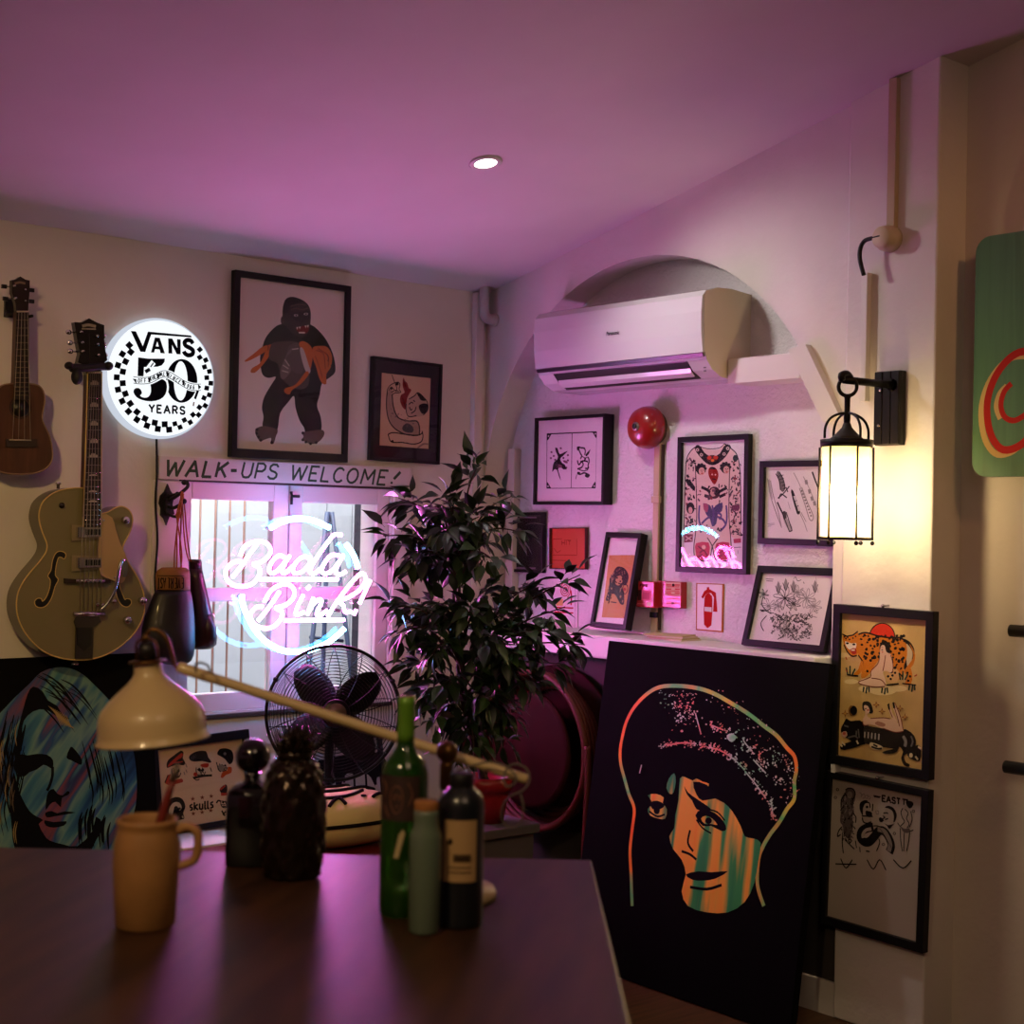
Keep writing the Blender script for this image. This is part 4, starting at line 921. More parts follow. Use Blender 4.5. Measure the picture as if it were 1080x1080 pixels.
# body-suit tattoo sheet
def suit(a):
    k = '#231d24'; sk = '#d9c0b2'
    a.poly([(245, 135), (200, 165), (165, 225), (155, 330), (150, 480), (145, 700), (140, 790), (205, 790), (225, 770), (215, 850), (222, 930), (270, 955), (325, 945), (345, 850), (365, 940), (410, 958), (465, 945), (480, 850), (470, 760), (490, 790), (550, 790), (548, 600), (545, 350), (525, 210), (480, 155), (430, 120), (400, 160), (345, 165), (290, 155)], sk, 2)
    a.lines([[(245, 135), (200, 165), (165, 225), (155, 330), (150, 480), (143, 760)], [(430, 120), (480, 155), (525, 210), (545, 350), (550, 700)], [(225, 270), (232, 450), (235, 640), (225, 770), (215, 850), (222, 930), (270, 955), (325, 945), (345, 850)], [(470, 260), (466, 450), (465, 640), (475, 770), (480, 870), (465, 945), (410, 958), (365, 940), (345, 850), (310, 790)], [(345, 850), (390, 790)]], 6, k)
    a.poly([(235, 130), (262, 140), (290, 185), (345, 215), (400, 190), (428, 140), (455, 125), (480, 145), (440, 215), (390, 260), (345, 275), (300, 258), (250, 205), (222, 160)], k, 2)
    for x, y in ((240, 165), (268, 200), (430, 195), (456, 155)): a.dot(x, y, 12, '#c9b6a8'); a.dot(x, y, 5, k)
    a.dot(345, 228, 42, '#4a2a28', 26); a.dot(325, 222, 16, '#b8402e', 14); a.dot(370, 220, 18, '#b8402e', 14); a.dot(348, 240, 12, '#d2713a', 10)
    a.line([(250, 140), (300, 155), (345, 158), (400, 150), (430, 125)], 4, k)
    def face(x, y, s, hair):
        a.dot(x, y - 6 * s, 34 * s, hair, 40 * s)
        for i in range(9): a.dot(x + 32 * s * math.cos(i * .7), y - 12 * s + 36 * s * math.sin(i * .7) * .8, 11 * s, hair)
        a.dot(x + 6 * s, y + 8 * s, 22 * s, '#cfa492', 28 * s); a.lines([[(x - 4 * s, y), (x + 4 * s, y)], [(x + 12 * s, y), (x + 20 * s, y)], [(x + 8 * s, y + 6 * s), (x + 5 * s, y + 14 * s)]], 4, k, 0); a.line([(x + 2 * s, y + 24 * s), (x + 16 * s, y + 22 * s)], 6, '#a83030', 0)
    face(265, 310, 1, k); face(440, 300, 1, k)
    a.poly([(320, 300), (345, 285), (375, 300), (390, 340), (380, 385), (360, 412), (335, 380), (320, 345)], '#8d2622', 3); a.poly([(325, 300), (345, 285), (375, 300), (360, 305)], k, 2); a.dot(345, 340, 6, '#e0b0a0'); a.dot(368, 342, 6, '#e0b0a0'); a.line([(345, 372), (370, 374)], 5, k, 0)
    a.dot(360, 470, 42, '#4a2e38', 44); a.dot(352, 468, 22, '#c8a090', 30); a.dot(372, 470, 14, k, 20)
    a.lines([[(268, 430), (310, 450), (330, 470)], [(450, 435), (410, 455), (385, 470)], [(290, 490), (325, 500)], [(395, 500), (440, 480)]], 16, k)
    a.poly([(280, 545), (330, 560), (345, 590), (370, 560), (418, 540), (415, 600), (385, 625), (375, 690), (345, 710), (330, 660), (300, 620)], '#4a4468', 2)
    a.poly([(285, 545), (318, 558), (310, 610), (285, 590)], '#a05068', 2)
    a.lines([[(345, 560), (355, 620), (345, 700)], [(330, 640), (300, 660), (270, 690)], [(380, 640), (420, 660), (440, 690)], [(255, 560), (250, 640), (262, 700), (300, 745)], [(445, 560), (450, 640), (440, 700), (400, 745)], [(380, 610), (410, 630), (395, 660)]], 12, '#5a4a78')
    for (x, y, w_) in ((275, 880, 1), (420, 880, -1)):
        a.poly([(x - 45, 830), (x + 45, 825), (x + 50, 900), (x + 30, 945), (x - 30, 945), (x - 48, 890)], '#c0405c', 2)
        a.lines([[(x - 30, 850), (x, 870), (x + 30, 850)], [(x - 20, 900), (x + 10, 880), (x + 35, 920)], [(x - 35, 930), (x, 910)]], 9, '#7c2440'); a.dot(x + 10 * w_, 858, 15, '#dcae9c')
    rr = random.Random(3)
    for bx0, bx1, n in ((155, 222, 60), (475, 548, 70), (240, 460, 70)):
        for i in range(n):
            x, y = rr.uniform(bx0, bx1), rr.uniform(220, 760)
            if bx0 == 240 and not (410 < y < 540 or y > 700): continue
            c = rr.choice([k, k, '#4a3d48', '#6b4a58', '#7c3038'])
            a.line([(x, y), (x + rr.uniform(-14, 14), y + rr.uniform(-18, 18)), (x + rr.uniform(-16, 16), y + rr.uniform(-10, 24))], rr.uniform(4, 10), c, 3)
    a.poly([(160, 385), (185, 375), (225, 430), (222, 460), (195, 440)], k); a.dot(190, 580, 30, k, 42); a.dot(190, 595, 15, '#cfa492', 24); a.dot(510, 225, 18, k, 24); a.poly([(485, 560), (540, 560), (530, 600), (490, 590)], '#6b3a50', 2)
    a.poly([(145, 765), (208, 765), (206, 820), (145, 825)], '#7c3648'); a.lines([[(155, 780), (200, 810)], [(155, 810), (200, 780)]], 7, '#d0a0a0', 0)
    a.poly([(495, 800), (550, 795), (550, 825), (500, 830)], '#b04a60'); a.lines([[(490, 860), (550, 858)], [(528, 880), (528, 905)]], 3, k, 0)
framed('framed_tattoo_sheet', 'tall black frame with a colourful tattooed body suit drawing, right of the alarm bell', [(713.2, 461.5), (789, 457), (787.5, 606.5), (713.2, 602.5)], wallR(XN - .025), .019, .022, wp, suit, (700, 450, 6.75))
# knives and pens drawing
def pens(a):
    k = '#2c2a2c'; g = '#8d8784'
    a.poly([(192, 140), (200, 132), (218, 150), (232, 185), (238, 220), (225, 240), (210, 225), (205, 180)], '#6b6664', 2)
    for i in range(5): a.line([(202 + i * 6, 158 + i * 17), (228 + i * 2, 152 + i * 17)], 3, k, 0)
    a.lines([[(188, 145), (205, 180), (212, 230)], [(205, 135), (228, 180), (236, 225)], [(198, 272), (225, 250), (258, 210)], [(205, 275), (215, 250), (245, 270)], [(240, 215), (250, 240)]], 5, k)
    a.poly([(266, 240), (278, 234), (312, 330), (310, 352), (296, 350)], k, 2)
    for i in range(3): a.poly([(278 + i * 10, 262 + i * 27), (288 + i * 10, 258 + i * 27), (296 + i * 9, 282 + i * 27), (286 + i * 9, 286 + i * 27)], '#c9c2be')
    a.lines([[(312, 350), (335, 400), (350, 445)], [(280, 140), (310, 200), (330, 260)], [(318, 345), (345, 395)]], 3, g)
    a.lines([[(145, 170), (160, 260), (190, 350), (218, 425)], [(160, 180), (175, 260), (200, 340), (216, 420)]], 4, g); a.line([(152, 175), (160, 230), (168, 280)], 8, '#a8a29e')
    a.line([(195, 292), (215, 335), (228, 360)], 7, k); a.poly([(222, 345), (238, 340), (244, 375), (230, 388)], '#4a4644', 2); a.poly([(228, 388), (246, 378), (272, 420), (270, 442), (258, 445)], '#a8a29e', 2); a.lines([[(222, 350), (258, 445), (272, 440), (242, 345)]], 4, k, 0)
    a.lines([[(310, 220), (340, 310), (362, 380), (378, 385), (380, 360), (350, 290), (322, 215)]], 4, g)
    for i in range(9): a.dot(322 + i * 6, 235 + i * 16, 5, '#7c7673')
    for x, y in ((345, 190), (362, 238), (375, 275), (388, 300)): a.poly([(x - 9, y - 10), (x + 5, y - 14), (x + 10, y + 8), (x - 4, y + 12)], '#8d8784')
    a.line([(330, 160), (360, 220), (400, 320)], 3, g); a.line([(376, 135), (392, 180), (410, 225)], 7, k); a.lines([[(145, 405), (180, 402)], [(148, 412), (182, 408)], [(146, 418), (165, 416)]], 2, '#9a9592', 0)
    a.line([(250, 290), (262, 330)], 2, g)
framed('framed_drawing', 'squarish black frame with knives and pens sketched in grey, behind the lantern', [(800, 486.8), (880, 484.4), (880, 577), (799.5, 573)], wallR(XN - .025), .020, .022, wp, pens, (780, 470, 4.909))
# bouquet drawing, leaning on the sill
def bouquet(a):
    k = '#3c393a'; g = '#8a8583'; rr = random.Random(11)
    def flower(x, y, r_, n, c):
        for i in range(n):
            an = i * 2 * PI / n; px_, py_ = x + r_ * math.cos(an), y + r_ * math.sin(an)
            a.line([(x + 4 * math.cos(an), y + 4 * math.sin(an)), (px_ + 6 * math.cos(an + 1.3), py_ + 6 * math.sin(an + 1.3)), (x + r_ * 1.2 * math.cos(an + .3), y + r_ * 1.2 * math.sin(an + .3)), (x + r_ * .7 * math.cos(an + .6), y + r_ * .7 * math.sin(an + .6)), (x + 4 * math.cos(an + .6), y + 4 * math.sin(an + .6))], 2.5, c)
        a.dot(x, y, r_ * .16, c)
    flower(235, 790, 50, 8, k); flower(345, 790, 42, 8, g); flower(200, 830, 26, 6, g); flower(125, 768, 22, 6, k); flower(385, 830, 34, 7, g); flower(300, 760, 30, 7, g); flower(150, 830, 34, 6, g); flower(280, 820, 30, 7, k)
    for x, y in ((200, 745), (238, 730), (278, 740), (390, 740)):
        a.poly([(x, y - 45), (x + 12, y - 10), (x + 4, y + 22), (x - 10, y + 4)], '#8d8886', 2); a.lines([[(x - 14, y - 20), (x, y + 20)], [(x + 16, y - 22), (x + 4, y + 20)]], 3, k)
    for i in range(150):
        x, y = rr.uniform(205, 365), rr.uniform(870, 1000)
        if (x - 240) ** 2 / 2 > 9000: continue
        a.line([(x, y), (x + rr.uniform(-16, 16), y + rr.uniform(-16, 16)), (x + rr.uniform(-14, 14), y + rr.uniform(-14, 14))], 3, rr.choice([k, k, '#6b6664']), 3)
    for i in range(70):
        x, y = rr.uniform(160, 250), rr.uniform(860, 980)
        a.line([(x, y), (x + rr.uniform(-12, 12), y + rr.uniform(-12, 12)), (x + rr.uniform(-12, 12), y + rr.uniform(-12, 14))], 3, rr.choice([k, g, '#6b6664']), 3)
    a.lines([[(105, 850), (135, 855), (165, 870)], [(110, 858), (150, 850), (160, 840)], [(140, 880), (110, 920), (125, 960)], [(125, 770), (115, 820), (135, 850)]], 4, k)
    a.lines([[(350, 940), (375, 955), (370, 930)], [(365, 880), (400, 890)], [(380, 860), (410, 850)], [(300, 1000), (340, 980)], [(240, 870), (250, 990)]], 3, g)
    a.lines([[(280, 690), (290, 680), (300, 700), (320, 695)], [(330, 705), (335, 715)], [(135, 690), (175, 692)], [(138, 700), (172, 702)]], 3, '#6b6664')
    a.line([(395, 680), (405, 760)], 3, '#b5aeaa')
framed('framed_drawing', 'tilted black frame with an ink bouquet drawing, leaning on the sill below the knives', [(795, 596.5), (881, 599.5), (873, 688), (785.5, 679.5)], wallR(XN - .06, XN - .135), (.020, .020, .02, .022), .02, wp, bouquet, (780, 470, 4.909))
# extinguisher sign
fe = right(XN - .004)
q = fe.uvs([(734.3, 614.8), (763.2, 615.8), (762.2, 667), (734, 664.5)]); es = thing('extinguisher_sign', fe.at((q[0][0] + q[1][0]) / 2, q[3][1], -.004), 'small white sign with a red fire extinguisher symbol below the tattooed body suit frame', 'sign')
m = MB(); m.prism(fe, q, -.004, 0, ink('#a8622e')); a = Art(fe, m, .0003, (680, 430, 4)); a.poly([(222, 743), (327, 747), (323, 942), (220, 933)], wp); m.build('panel', es)
m = MB(); a = Art(fe, m, .0008, (680, 430, 4))
a.poly([(250, 915), (252, 805), (258, 790), (264, 783), (272, 783), (280, 792), (285, 808), (281, 918)], '#a81e1c', 2)
a.poly([(258, 782), (260, 768), (275, 766), (300, 780), (306, 850), (306, 862), (288, 860), (292, 800), (280, 782)], '#a81e1c'); a.poly([(262, 766), (250, 775), (238, 800), (246, 805), (256, 790), (266, 780)], '#a81e1c'); a.line([(262, 764), (272, 762)], 9, '#a81e1c', 0)
a.poly([(252, 840), (282, 842), (282, 862), (252, 858)], '#d9cfca'); m.build('symbol', es)

# ---------------- alarm bell, conduit, call point
bx = onX(672, 450, 3.69)
bl = thing('alarm_bell', V((XN, bx.y, bx.z - .08)), 'round red fire alarm bell under the air conditioner', 'alarm bell')
redp = mat('bell_red', '#8e1a16', .3, coat=.5)
R_ = .076
m = MB(); m.lathe((XN - .02, bx.y, bx.z), [(R_ * .9, 0), (R_, .008), (R_, .018), (R_ * .97, .035), (R_ * .88, .052), (R_ * .7, .066), (R_ * .45, .074), (R_ * .2, .077), (.001, .0775)], redp, 48, (-1, 0, 0)); m.build('gong', bl)
m = MB(); m.lathe((XN, bx.y, bx.z), [(R_ * .8, 0), (R_ * .8, .024)], mat('bell_base', '#5d4a3a', .6), 32, (-1, 0, 0)); m.build('base', bl)
m = MB(); m.lathe((XN - .0965, bx.y, bx.z), [(.016, 0), (.016, .004), (.012, .006)], mat('bell_cap_rim', '#a8a09a', .3, metal=.8), 20, (-1, 0, 0)); m.lathe((XN - .102, bx.y, bx.z), [(.011, 0), (.009, .004)], blackp, 16, (-1, 0, 0)); m.build('center_cap', bl)
m = MB(); a = Art(right(XN - .088), m, .0, (500, 420, 4.154))
for y in (112, 122, 132, 142): a.line([(742, y), (790 - abs(127 - y), y + 1)], 3, '#c08a7a', 0)
cm = mat('conduit_paint', '#b8a684', .6)
cd = thing('conduit', V((XN, onX(693, 640, XN).y, LZ)), 'cream cable conduit running down from the alarm bell to the sill', 'conduit')
m = MB(); y0 = onX(693, 560, XN - .01).y; m.box2((XN - .02, y0 - .014, LZ), (XN, y0 + .014, bx.z - .055), cm); m.build('cover', cd, bevel=.003)
m = MB(); zt = onX(693, 527, XN - .01).z; m.box2((XN - .024, y0 - .019, zt - .012), (XN, y0 + .019, zt + .012), cm); zt = onX(693, 648, XN - .01).z; m.box2((XN - .024, y0 - .016, zt - .012), (XN, y0 + .016, zt + .008), blackp); m.build('clip', cd, bevel=.002)
m = MB(); m.box2((XN - .012, y0 - .020, LZ + .02), (XN, y0 - .0145, bx.z - .06), mat('dark_wire', '#3a2a1e', .6)); m.build('wire', cd)
# red call point box and its notice
fc = right(XN - .055)
q = fc.uvs([(671, 612.5), (690, 612.5), (690, 640), (671.5, 640)])
cpb = thing('fire_call_point', fc.at((q[0][0] + q[1][0]) / 2, q[3][1], -.055), 'red break-glass fire alarm box beside the lion print', 'fire alarm')
m = MB(); u0, u1, v0, v1 = q[0][0], q[1][0], q[3][1], q[0][1]; m.box2((u0, v0, -.055), (u1, v1, 0), mat('call_point_red', '#a8222a', .35, coat=.3), fc); m.build('case', cpb, bevel=.003)
m = MB(); a = Art(fc, m, .0004, (610, 550, 8.31))
a.poly([(520, 600), (560, 600), (550, 690), (520, 690)], '#3a1518'); a.poly([(555, 600), (640, 605), (636, 695), (550, 690)], '#d86a86'); a.poly([(565, 620), (625, 622), (622, 680), (560, 678)], '#b84a66'); a.text('FIRE', 540, 572, 605, 570, 20, 6, '#5d1018'); a.poly([(600, 706), (638, 706), (636, 742), (600, 742)], '#d8c4a8'); a.line([(515, 720), (590, 720)], 6, '#d0707a', 0); m.build('face_panel', cpb)
fc2 = right(XN - .03)
q = fc2.uvs([(693, 612.5), (718.5, 613.5), (718, 640.5), (693, 640)])
nt_ = thing('fire_alarm_notice', fc2.at((q[0][0] + q[1][0]) / 2, q[3][1], -.03), 'red and cream fire notice plate right of the break-glass box', 'sign')
m = MB(); m.box2((q[0][0], q[3][1], -.03), (q[1][0], q[0][1], 0), mat('call_point_red'), fc2); m.build('plate', nt_, bevel=.002)
m = MB(); a = Art(fc2, m, .0004, (610, 550, 8.31))
a.poly([(762, 532), (895, 536), (893, 655), (760, 650)], '#c8a88c'); a.dot(832, 558, 13, '#3a1518')
for y in (556, 592, 626): a.line([(768, y), (815, y)], 9, '#b8303a', 0); a.line([(845, y), (888, y + 1)], 9, '#b8303a', 0); a.line([(775, y + 16), (885, y + 17)], 6, '#b8303a', 0)
for y in (675, 715): a.line([(770, y), (885, y + 3)], 6, '#d87a6a', 0)
a.dot(825, 718, 12, '#5d2018'); m.build('notice_print', nt_)
# stack of leaflets on the sill
q = onZ(710, 667, LZ)
st = thing('leaflet_stack', V((3.70, onX(712, 665, 3.70).y, LZ)), 'small loose stack of cream leaflets lying on the sill below the fire notice', 'leaflets')
yy = st.location.y
for i in range(4):
    m = MB(); fz = Fr((3.70 - .004 * i, yy + .005 * i, LZ + .0045 * i), (math.sin(.1 * i), -math.cos(.1 * i), 0), (math.cos(.1 * i), math.sin(.1 * i), 0))
    m.box2((-.075, -.05, .0), (.075, .05, .004), mat('leaflet_paper%d' % (i % 2), ('#cfc4a8', '#b8ac78')[i % 2], .6), fz); m.build('leaflet', st)

# ---------------- air conditioner
y_far, y_near = 4.075, 3.252
zt = 2.243
XA = 3.545      # front
acw = mat('ac_plastic', '#cfcdcd', .14, coat=.3)
acs = mat('ac_side_lit_tan', '#cfc4b0', .35)  # end caps tinted tan: the lantern's warm light put into the colour
ac = thing('air_conditioner', V((XN, (y_far + y_near) / 2, zt - .29)), 'white wall air conditioner hung in the arched recess', 'air conditioner')
dpt = XN - XA
body = [(0, 0), (.10, .008), (.17, .004), (dpt - .012, -.012), (dpt - .006, -.03), (dpt - .004, -.10), (dpt - .010, -.20), (dpt - .022, -.235), (dpt - .05, -.265), (dpt - .09, -.285), (dpt - .13, -.29), (0, -.29)]
def acpr(m, prof, y0, y1, mt, side=None, smooth=True):
    f_ = Fr((XN, y0, zt), (-1, 0, 0), (0, 0, 1))       # normal = ex x ey
    f_.n = V((0, 1, 0)); n = len(prof)
    vs = [f_.at(u, v, w) for w in (0, y1 - y0) for u, v in prof]
    m.add(vs, [(i, n + i, n + (i + 1) % n, (i + 1) % n) for i in range(n)], mt, False)
    b = MB(); b.flat(Fr((XN, y0, zt), (-1, 0, 0), (0, 0, 1)), prof, 0, mt); m.add(b.v, b.f, side or mt)
    b2 = MB(); b2.flat(Fr((XN, y1, zt), (-1, 0, 0), (0, 0, 1)), prof, 0, mt); m.add(b2.v, [f[::-1] for f in b2.f], side or mt)
m = MB(); acpr(m, body, y_near, y_far, acw, acs); m.build('case', ac, bevel=.004)
panel = [(dpt - .014, -.010), (dpt + .004, -.03), (dpt + .008, -.08), (dpt + .006, -.15), (dpt - .003, -.212), (dpt - .012, -.212), (dpt - .004, -.15), (dpt - .002, -.08), (dpt - .006, -.03)]
m = MB(); acpr(m, panel, y_near + .001, y_far - .001, acw); fp = m.build('front_panel', ac)
m = MB(); acpr(m, [(dpt - .004, -.214), (dpt - .010, -.214), (dpt - .016, -.226), (dpt - .009, -.226)], y_near + .004, y_far - .004, mat('ac_dark_lip', '#2a242c', .3)); m.build('lip', ac)
# outlet slot on the underside
m = MB(); acpr(m, [(dpt - .020, -.2335), (dpt - .0215, -.2365), (dpt - .0508, -.2675), (dpt - .088, -.2868), (dpt - .088, -.280), (dpt - .050, -.262)], y_near + .085, y_far - .08, blackp); m.build('outlet', ac)
m = MB(); acpr(m, [(dpt - .040, -.256), (dpt - .046, -.270), (dpt - .062, -.282), (dpt - .064, -.279), (dpt - .05, -.266), (dpt - .044, -.255)], y_near + .09, y_far - .085, acw); m.build('flap', ac)
m = MB()
for i in range(7):
    y_ = y_near + .13 + i * .095; acpr(m, [(dpt - .026, -.240), (dpt - .056, -.2715), (dpt - .06, -.268), (dpt - .03, -.236)], y_, y_ + .006, mat('ac_fin', '#8a8688', .4))
m.build('fins', ac)
fa = right(XN - dpt - .0085)
tm = bpy.data.curves.new('brand', 'FONT'); tm.body = 'Panasonic'; tm.size = .0245; tm.offset = .0004
to = bpy.data.objects.new('brand_lettering', tm); COL.objects.link(to)
dg = bpy.context.evaluated_depsgraph_get(); me = bpy.data.meshes.new_from_object(to.evaluated_get(dg)); bpy.data.objects.remove(to)
u0, v0 = fa.uv(639.5, 354); m = MB()
k = (fa.uv(652.5, 352)[0] - u0) / max(v.co.x for v in me.vertices) * 1.05
m.add([fa.at(u0 + v.co.x * k, v0 + v.co.y * k * 1.15, 0) for v in me.vertices], [tuple(p.vertices) for p in me.polygons], ink('#20242c')); m.build('brand_lettering', fp)
m = MB(); fb_ = right(XN - dpt + .012)
for q in ((746, 388), (746, 391.5)): u = fb_.uv(*q); m.box((u[0], u[1] + .0, .012), (.008, .004, .004), mat('ac_led', '#6b6668', .4), fb_)
m.build('indicator', ac)
# cable trunking from the unit, along the recess and up over the reveal
tk = thing('cable_trunking', V((XN, 2.85, 1.95)), 'white plastic trunking running from the air conditioner to the edge of the arch', 'trunking')
tkm = mat('trunking_white', '#d9d4cc', .45)
z0 = onX(815, 374, XR).z; z1 = onX(815, 401, XR).z
yB = onX(834, 385, XR).y
m = MB(); m.box2((XR + .001, yB - .035, z1), (XN, 3.245, z0), tkm); m.build('straight_run', tk, bevel=.003)
fd = right(XR - .028)
P = fd.uvs([(832, 368), (850, 362), (883, 441), (874, 474), (866, 466), (848, 402)])
P = fd.uvs([(831, 369), (849, 362.5), (884, 436), (868, 446)])
m = MB(); m.prism(fd, P, -.028, 0, tkm); m.build('sloping_run', tk, bevel=.003)
# ---------------- wall lantern on the pilaster
XP = 3.64
LX, LY = 3.425, 2.585
fl = right(XP - .035)
lw_ = mat('lantern_bronze', '#15120f', .45, metal=.4, noise=.2, nscale=30)
q = fl.uvs([(922, 392), (948.5, 391.5), (946.5, 470.5), (920.5, 470)])
ln = thing('wall_lantern', fl.at((q[0][0] + q[1][0]) / 2, q[3][1], -.035), 'lit caged lantern with a dark bracket on the pilaster', 'wall lamp')
m = MB(); m.box2((q[0][0], q[3][1], -.035), (q[1][0], q[0][1], -.008), lw_, fl)
w_ = (q[1][0] - q[0][0])
for i in range(3): m.box2((q[0][0] + w_ * i / 3 + .001, q[3][1] + .002, -.01), (q[0][0] + w_ * (i + 1) / 3 - .001, q[0][1] - .002, 0), lw_, fl)
m.build('backplate', ln, bevel=.002)
m = MB()
zl = lambda py: onX(893, py, LX).z
az = onX(903, 404, 3.5).z
for py in (412, 449): u = fl.uv(927 + (449 - py) * .05, py); m.ball(fl.at(u[0], u[1], .002), .005, chrome, 10, 6)
m.build('screw', ln)
def PL(px, py):       # point in the lantern's own plane facing the camera, through its axis
    return atd(px, py, (V((LX, LY, 1.6)) - EYE).dot(FW))
ctr = PL(893, 500)
m = MB(); m.tube([V((XP - .03, LY - .02, az)), V((LX - .02, LY, az)), ], .011, lw_, 12)
m.tube(cat([(LX - .025, LY, az - .002), (LX - .03, LY, az + .012), (LX - .005, LY, az + .018), (LX + .012, LY, az + .008)], 4), .010, lw_, 10)
m.tube([V((XP - .035, LY - .02, az)), V((XP - .02, LY - .02, az))], .019, lw_, 14); m.build('arm', ln)
ring_c = V((LX, LY, az - .018))
m = MB(); m.tube([ring_c + (RT * math.cos(2 * PI * i / 24) + V((0, 0, 1)) * math.sin(2 * PI * i / 24)) * .026 for i in range(24)], .0055, lw_, 8, closed=True); m.build('ring', ln)
zA = lambda py: PL(893, py).z
k = (V((LX, LY, 1.6)) - EYE).dot(FW) / F
C0 = lambda py: V((LX, LY, zA(py)))
hw = 27.0 * k
zt_, zb_ = zA(472), zA(568)
m = MB(); o = V((LX, LY, 0))
m.lathe(o, [(.009, zA(447)), (.010, zA(440)), (.008, zA(432)), (.0085, zA(420)), (.011, zA(418)), (.008, zA(416))], lw_, 16); m.build('stem', ln)
m = MB(); m.lathe(o, [(hw * .70, zA(463.5)), (hw * .52, zA(460)), (hw * .34, zA(455)), (hw * .2, zA(451)), (.010, zA(446))], mat('lantern_cap', '#3c3d36', .5, metal=.3), 32); m.build('cap', ln)
m = MB(); m.lathe(o, [(hw * .98, zt_), (hw * 1.0, zt_), (hw * 1.02, zA(464)), (hw * .7, zA(463))], lw_, 40); m.build('top_band', ln)
m = MB(); m.lathe(o, [(hw * 1.02, zb_ - .004), (hw * 1.02, zb_ + .004), (hw * .96, zb_ + .004), (hw * .96, zb_ - .004), (hw * 1.02, zb_ - .004)], lw_, 40, caps=False); m.build('bottom_ring', ln)
base_a = math.atan2(-LY, -LX)
for i in range(6):
    an = base_a + .42 + i * PI / 3; d = V((math.cos(an), math.sin(an), 0))
    m = MB(); m.tube([V((LX, LY, zt_)) + d * hw * 1.03, V((LX, LY, zb_ - .004)) + d * hw * 1.05], .0032, lw_, 8); m.ball(V((LX, LY, zb_ - .012)) + d * hw * 1.05, .0065, lw_, 10, 8); m.build('cage_bar', ln)
for i in range(4):
    an = base_a + .55 + i * PI / 2; d = V((math.cos(an), math.sin(an), 0))
    P = [V((LX, LY, zA(463))) + d * hw * .98, V((LX, LY, zA(452))) + d * hw * .96, V((LX, LY, zA(443))) + d * hw * .78, V((LX, LY, zA(438))) + d * hw * .48, V((LX, LY, zA(436))) + d * hw * .2, V((LX, LY, zA(436))) + d * .004]
    m = MB(); m.tube(cat([tuple(p) for p in P], 5), .0038, lw_, 8); m.build('hoop', ln)
# amber glass sleeve: thin, part clear, part scattering
gm = bpy.data.materials.new('amber_glass'); gm.use_nodes = True; nt = gm.node_tree; nt.nodes.clear()
o_ = nt.nodes.new('ShaderNodeOutputMaterial'); tr = nt.nodes.new('ShaderNodeBsdfTranslucent'); tr.inputs[0].default_value = (.95, .66, .24, 1)
tp_ = nt.nodes.new('ShaderNodeBsdfTransparent'); tp_.inputs[0].default_value = (1, .90, .70, 1); mx = nt.nodes.new('ShaderNodeMixShader'); mx.inputs[0].default_value = .35
nt.links.new(tr.outputs[0], mx.inputs[1]); nt.links.new(tp_.outputs[0], mx.inputs[2]); nt.links.new(mx.outputs[0], o_.inputs[0]); MATS['amber_glass'] = gm
m = MB(); m.lathe(o, [(hw * .93, zb_ + .002), (hw * .93, zt_)], gm, 40, caps=False); m.build('glass_sleeve', ln)
m = MB(); m.lathe(o, [(.004, zb_ + .065), (.02, zb_ + .072), (.028, zb_ + .09), (.028, zb_ + .12), (.02, zb_ + .145), (.013, zb_ + .155), (.012, zb_ + .16)], emis('lamp_bulb', (1, .80, .50, 1), 400), 20); m.build('bulb', ln)
# cable, junction and conduit above the lantern
fj = right(XP - .02)
jb = thing('cable_junction', V((XP, onX(936, 250, XP).y, onX(936, 250, XP).z)), 'round cream junction box with a short black cable high on the pilaster', 'junction box')
jc = onX(934, 251, XP - .03)
m = MB(); m.lathe((XP, jc.y, jc.z), [(.038, 0), (.038, .03), (.033, .034), (.032, .052), (.028, .056)], mat('junction_cream', '#c8b898', .5), 28, (-1, 0, 0)); m.build('box_body', jb)
m = MB(); P = [onX(x, y, XP - .05) for x, y in ((929, 249), (921, 251), (912, 254), (907.5, 262), (907, 274), (911, 290))]
m.tube(cat([tuple(p) for p in P], 5), .0065, rub, 10); m.build('cable', jb)
cw = thing('cable_conduit', V((XP, onX(911, 425, XP).y, onX(911, 425, XP).z)), 'white square conduit running down the pilaster behind the lantern', 'conduit')
m = MB(); y_ = onX(911, 350, XP - .02).y; m.box2((XP - .022, y_ - .011, onX(910, 424, XP).z), (XP, y_ + .011, onX(913, 289, XP).z), tkm); m.build('cover', cw, bevel=.002)
cu = thing('upper_conduit', V((XP, jc.y - .01, jc.z + .03)), 'cream conduit rising from the round junction box to the ceiling', 'conduit')
m = MB(); m.box2((XP - .02, jc.y - .022, jc.z + .03), (XP, jc.y + .006, zc(jc.y)), mat('conduit_paint')); m.build('cover', cu, bevel=.002)

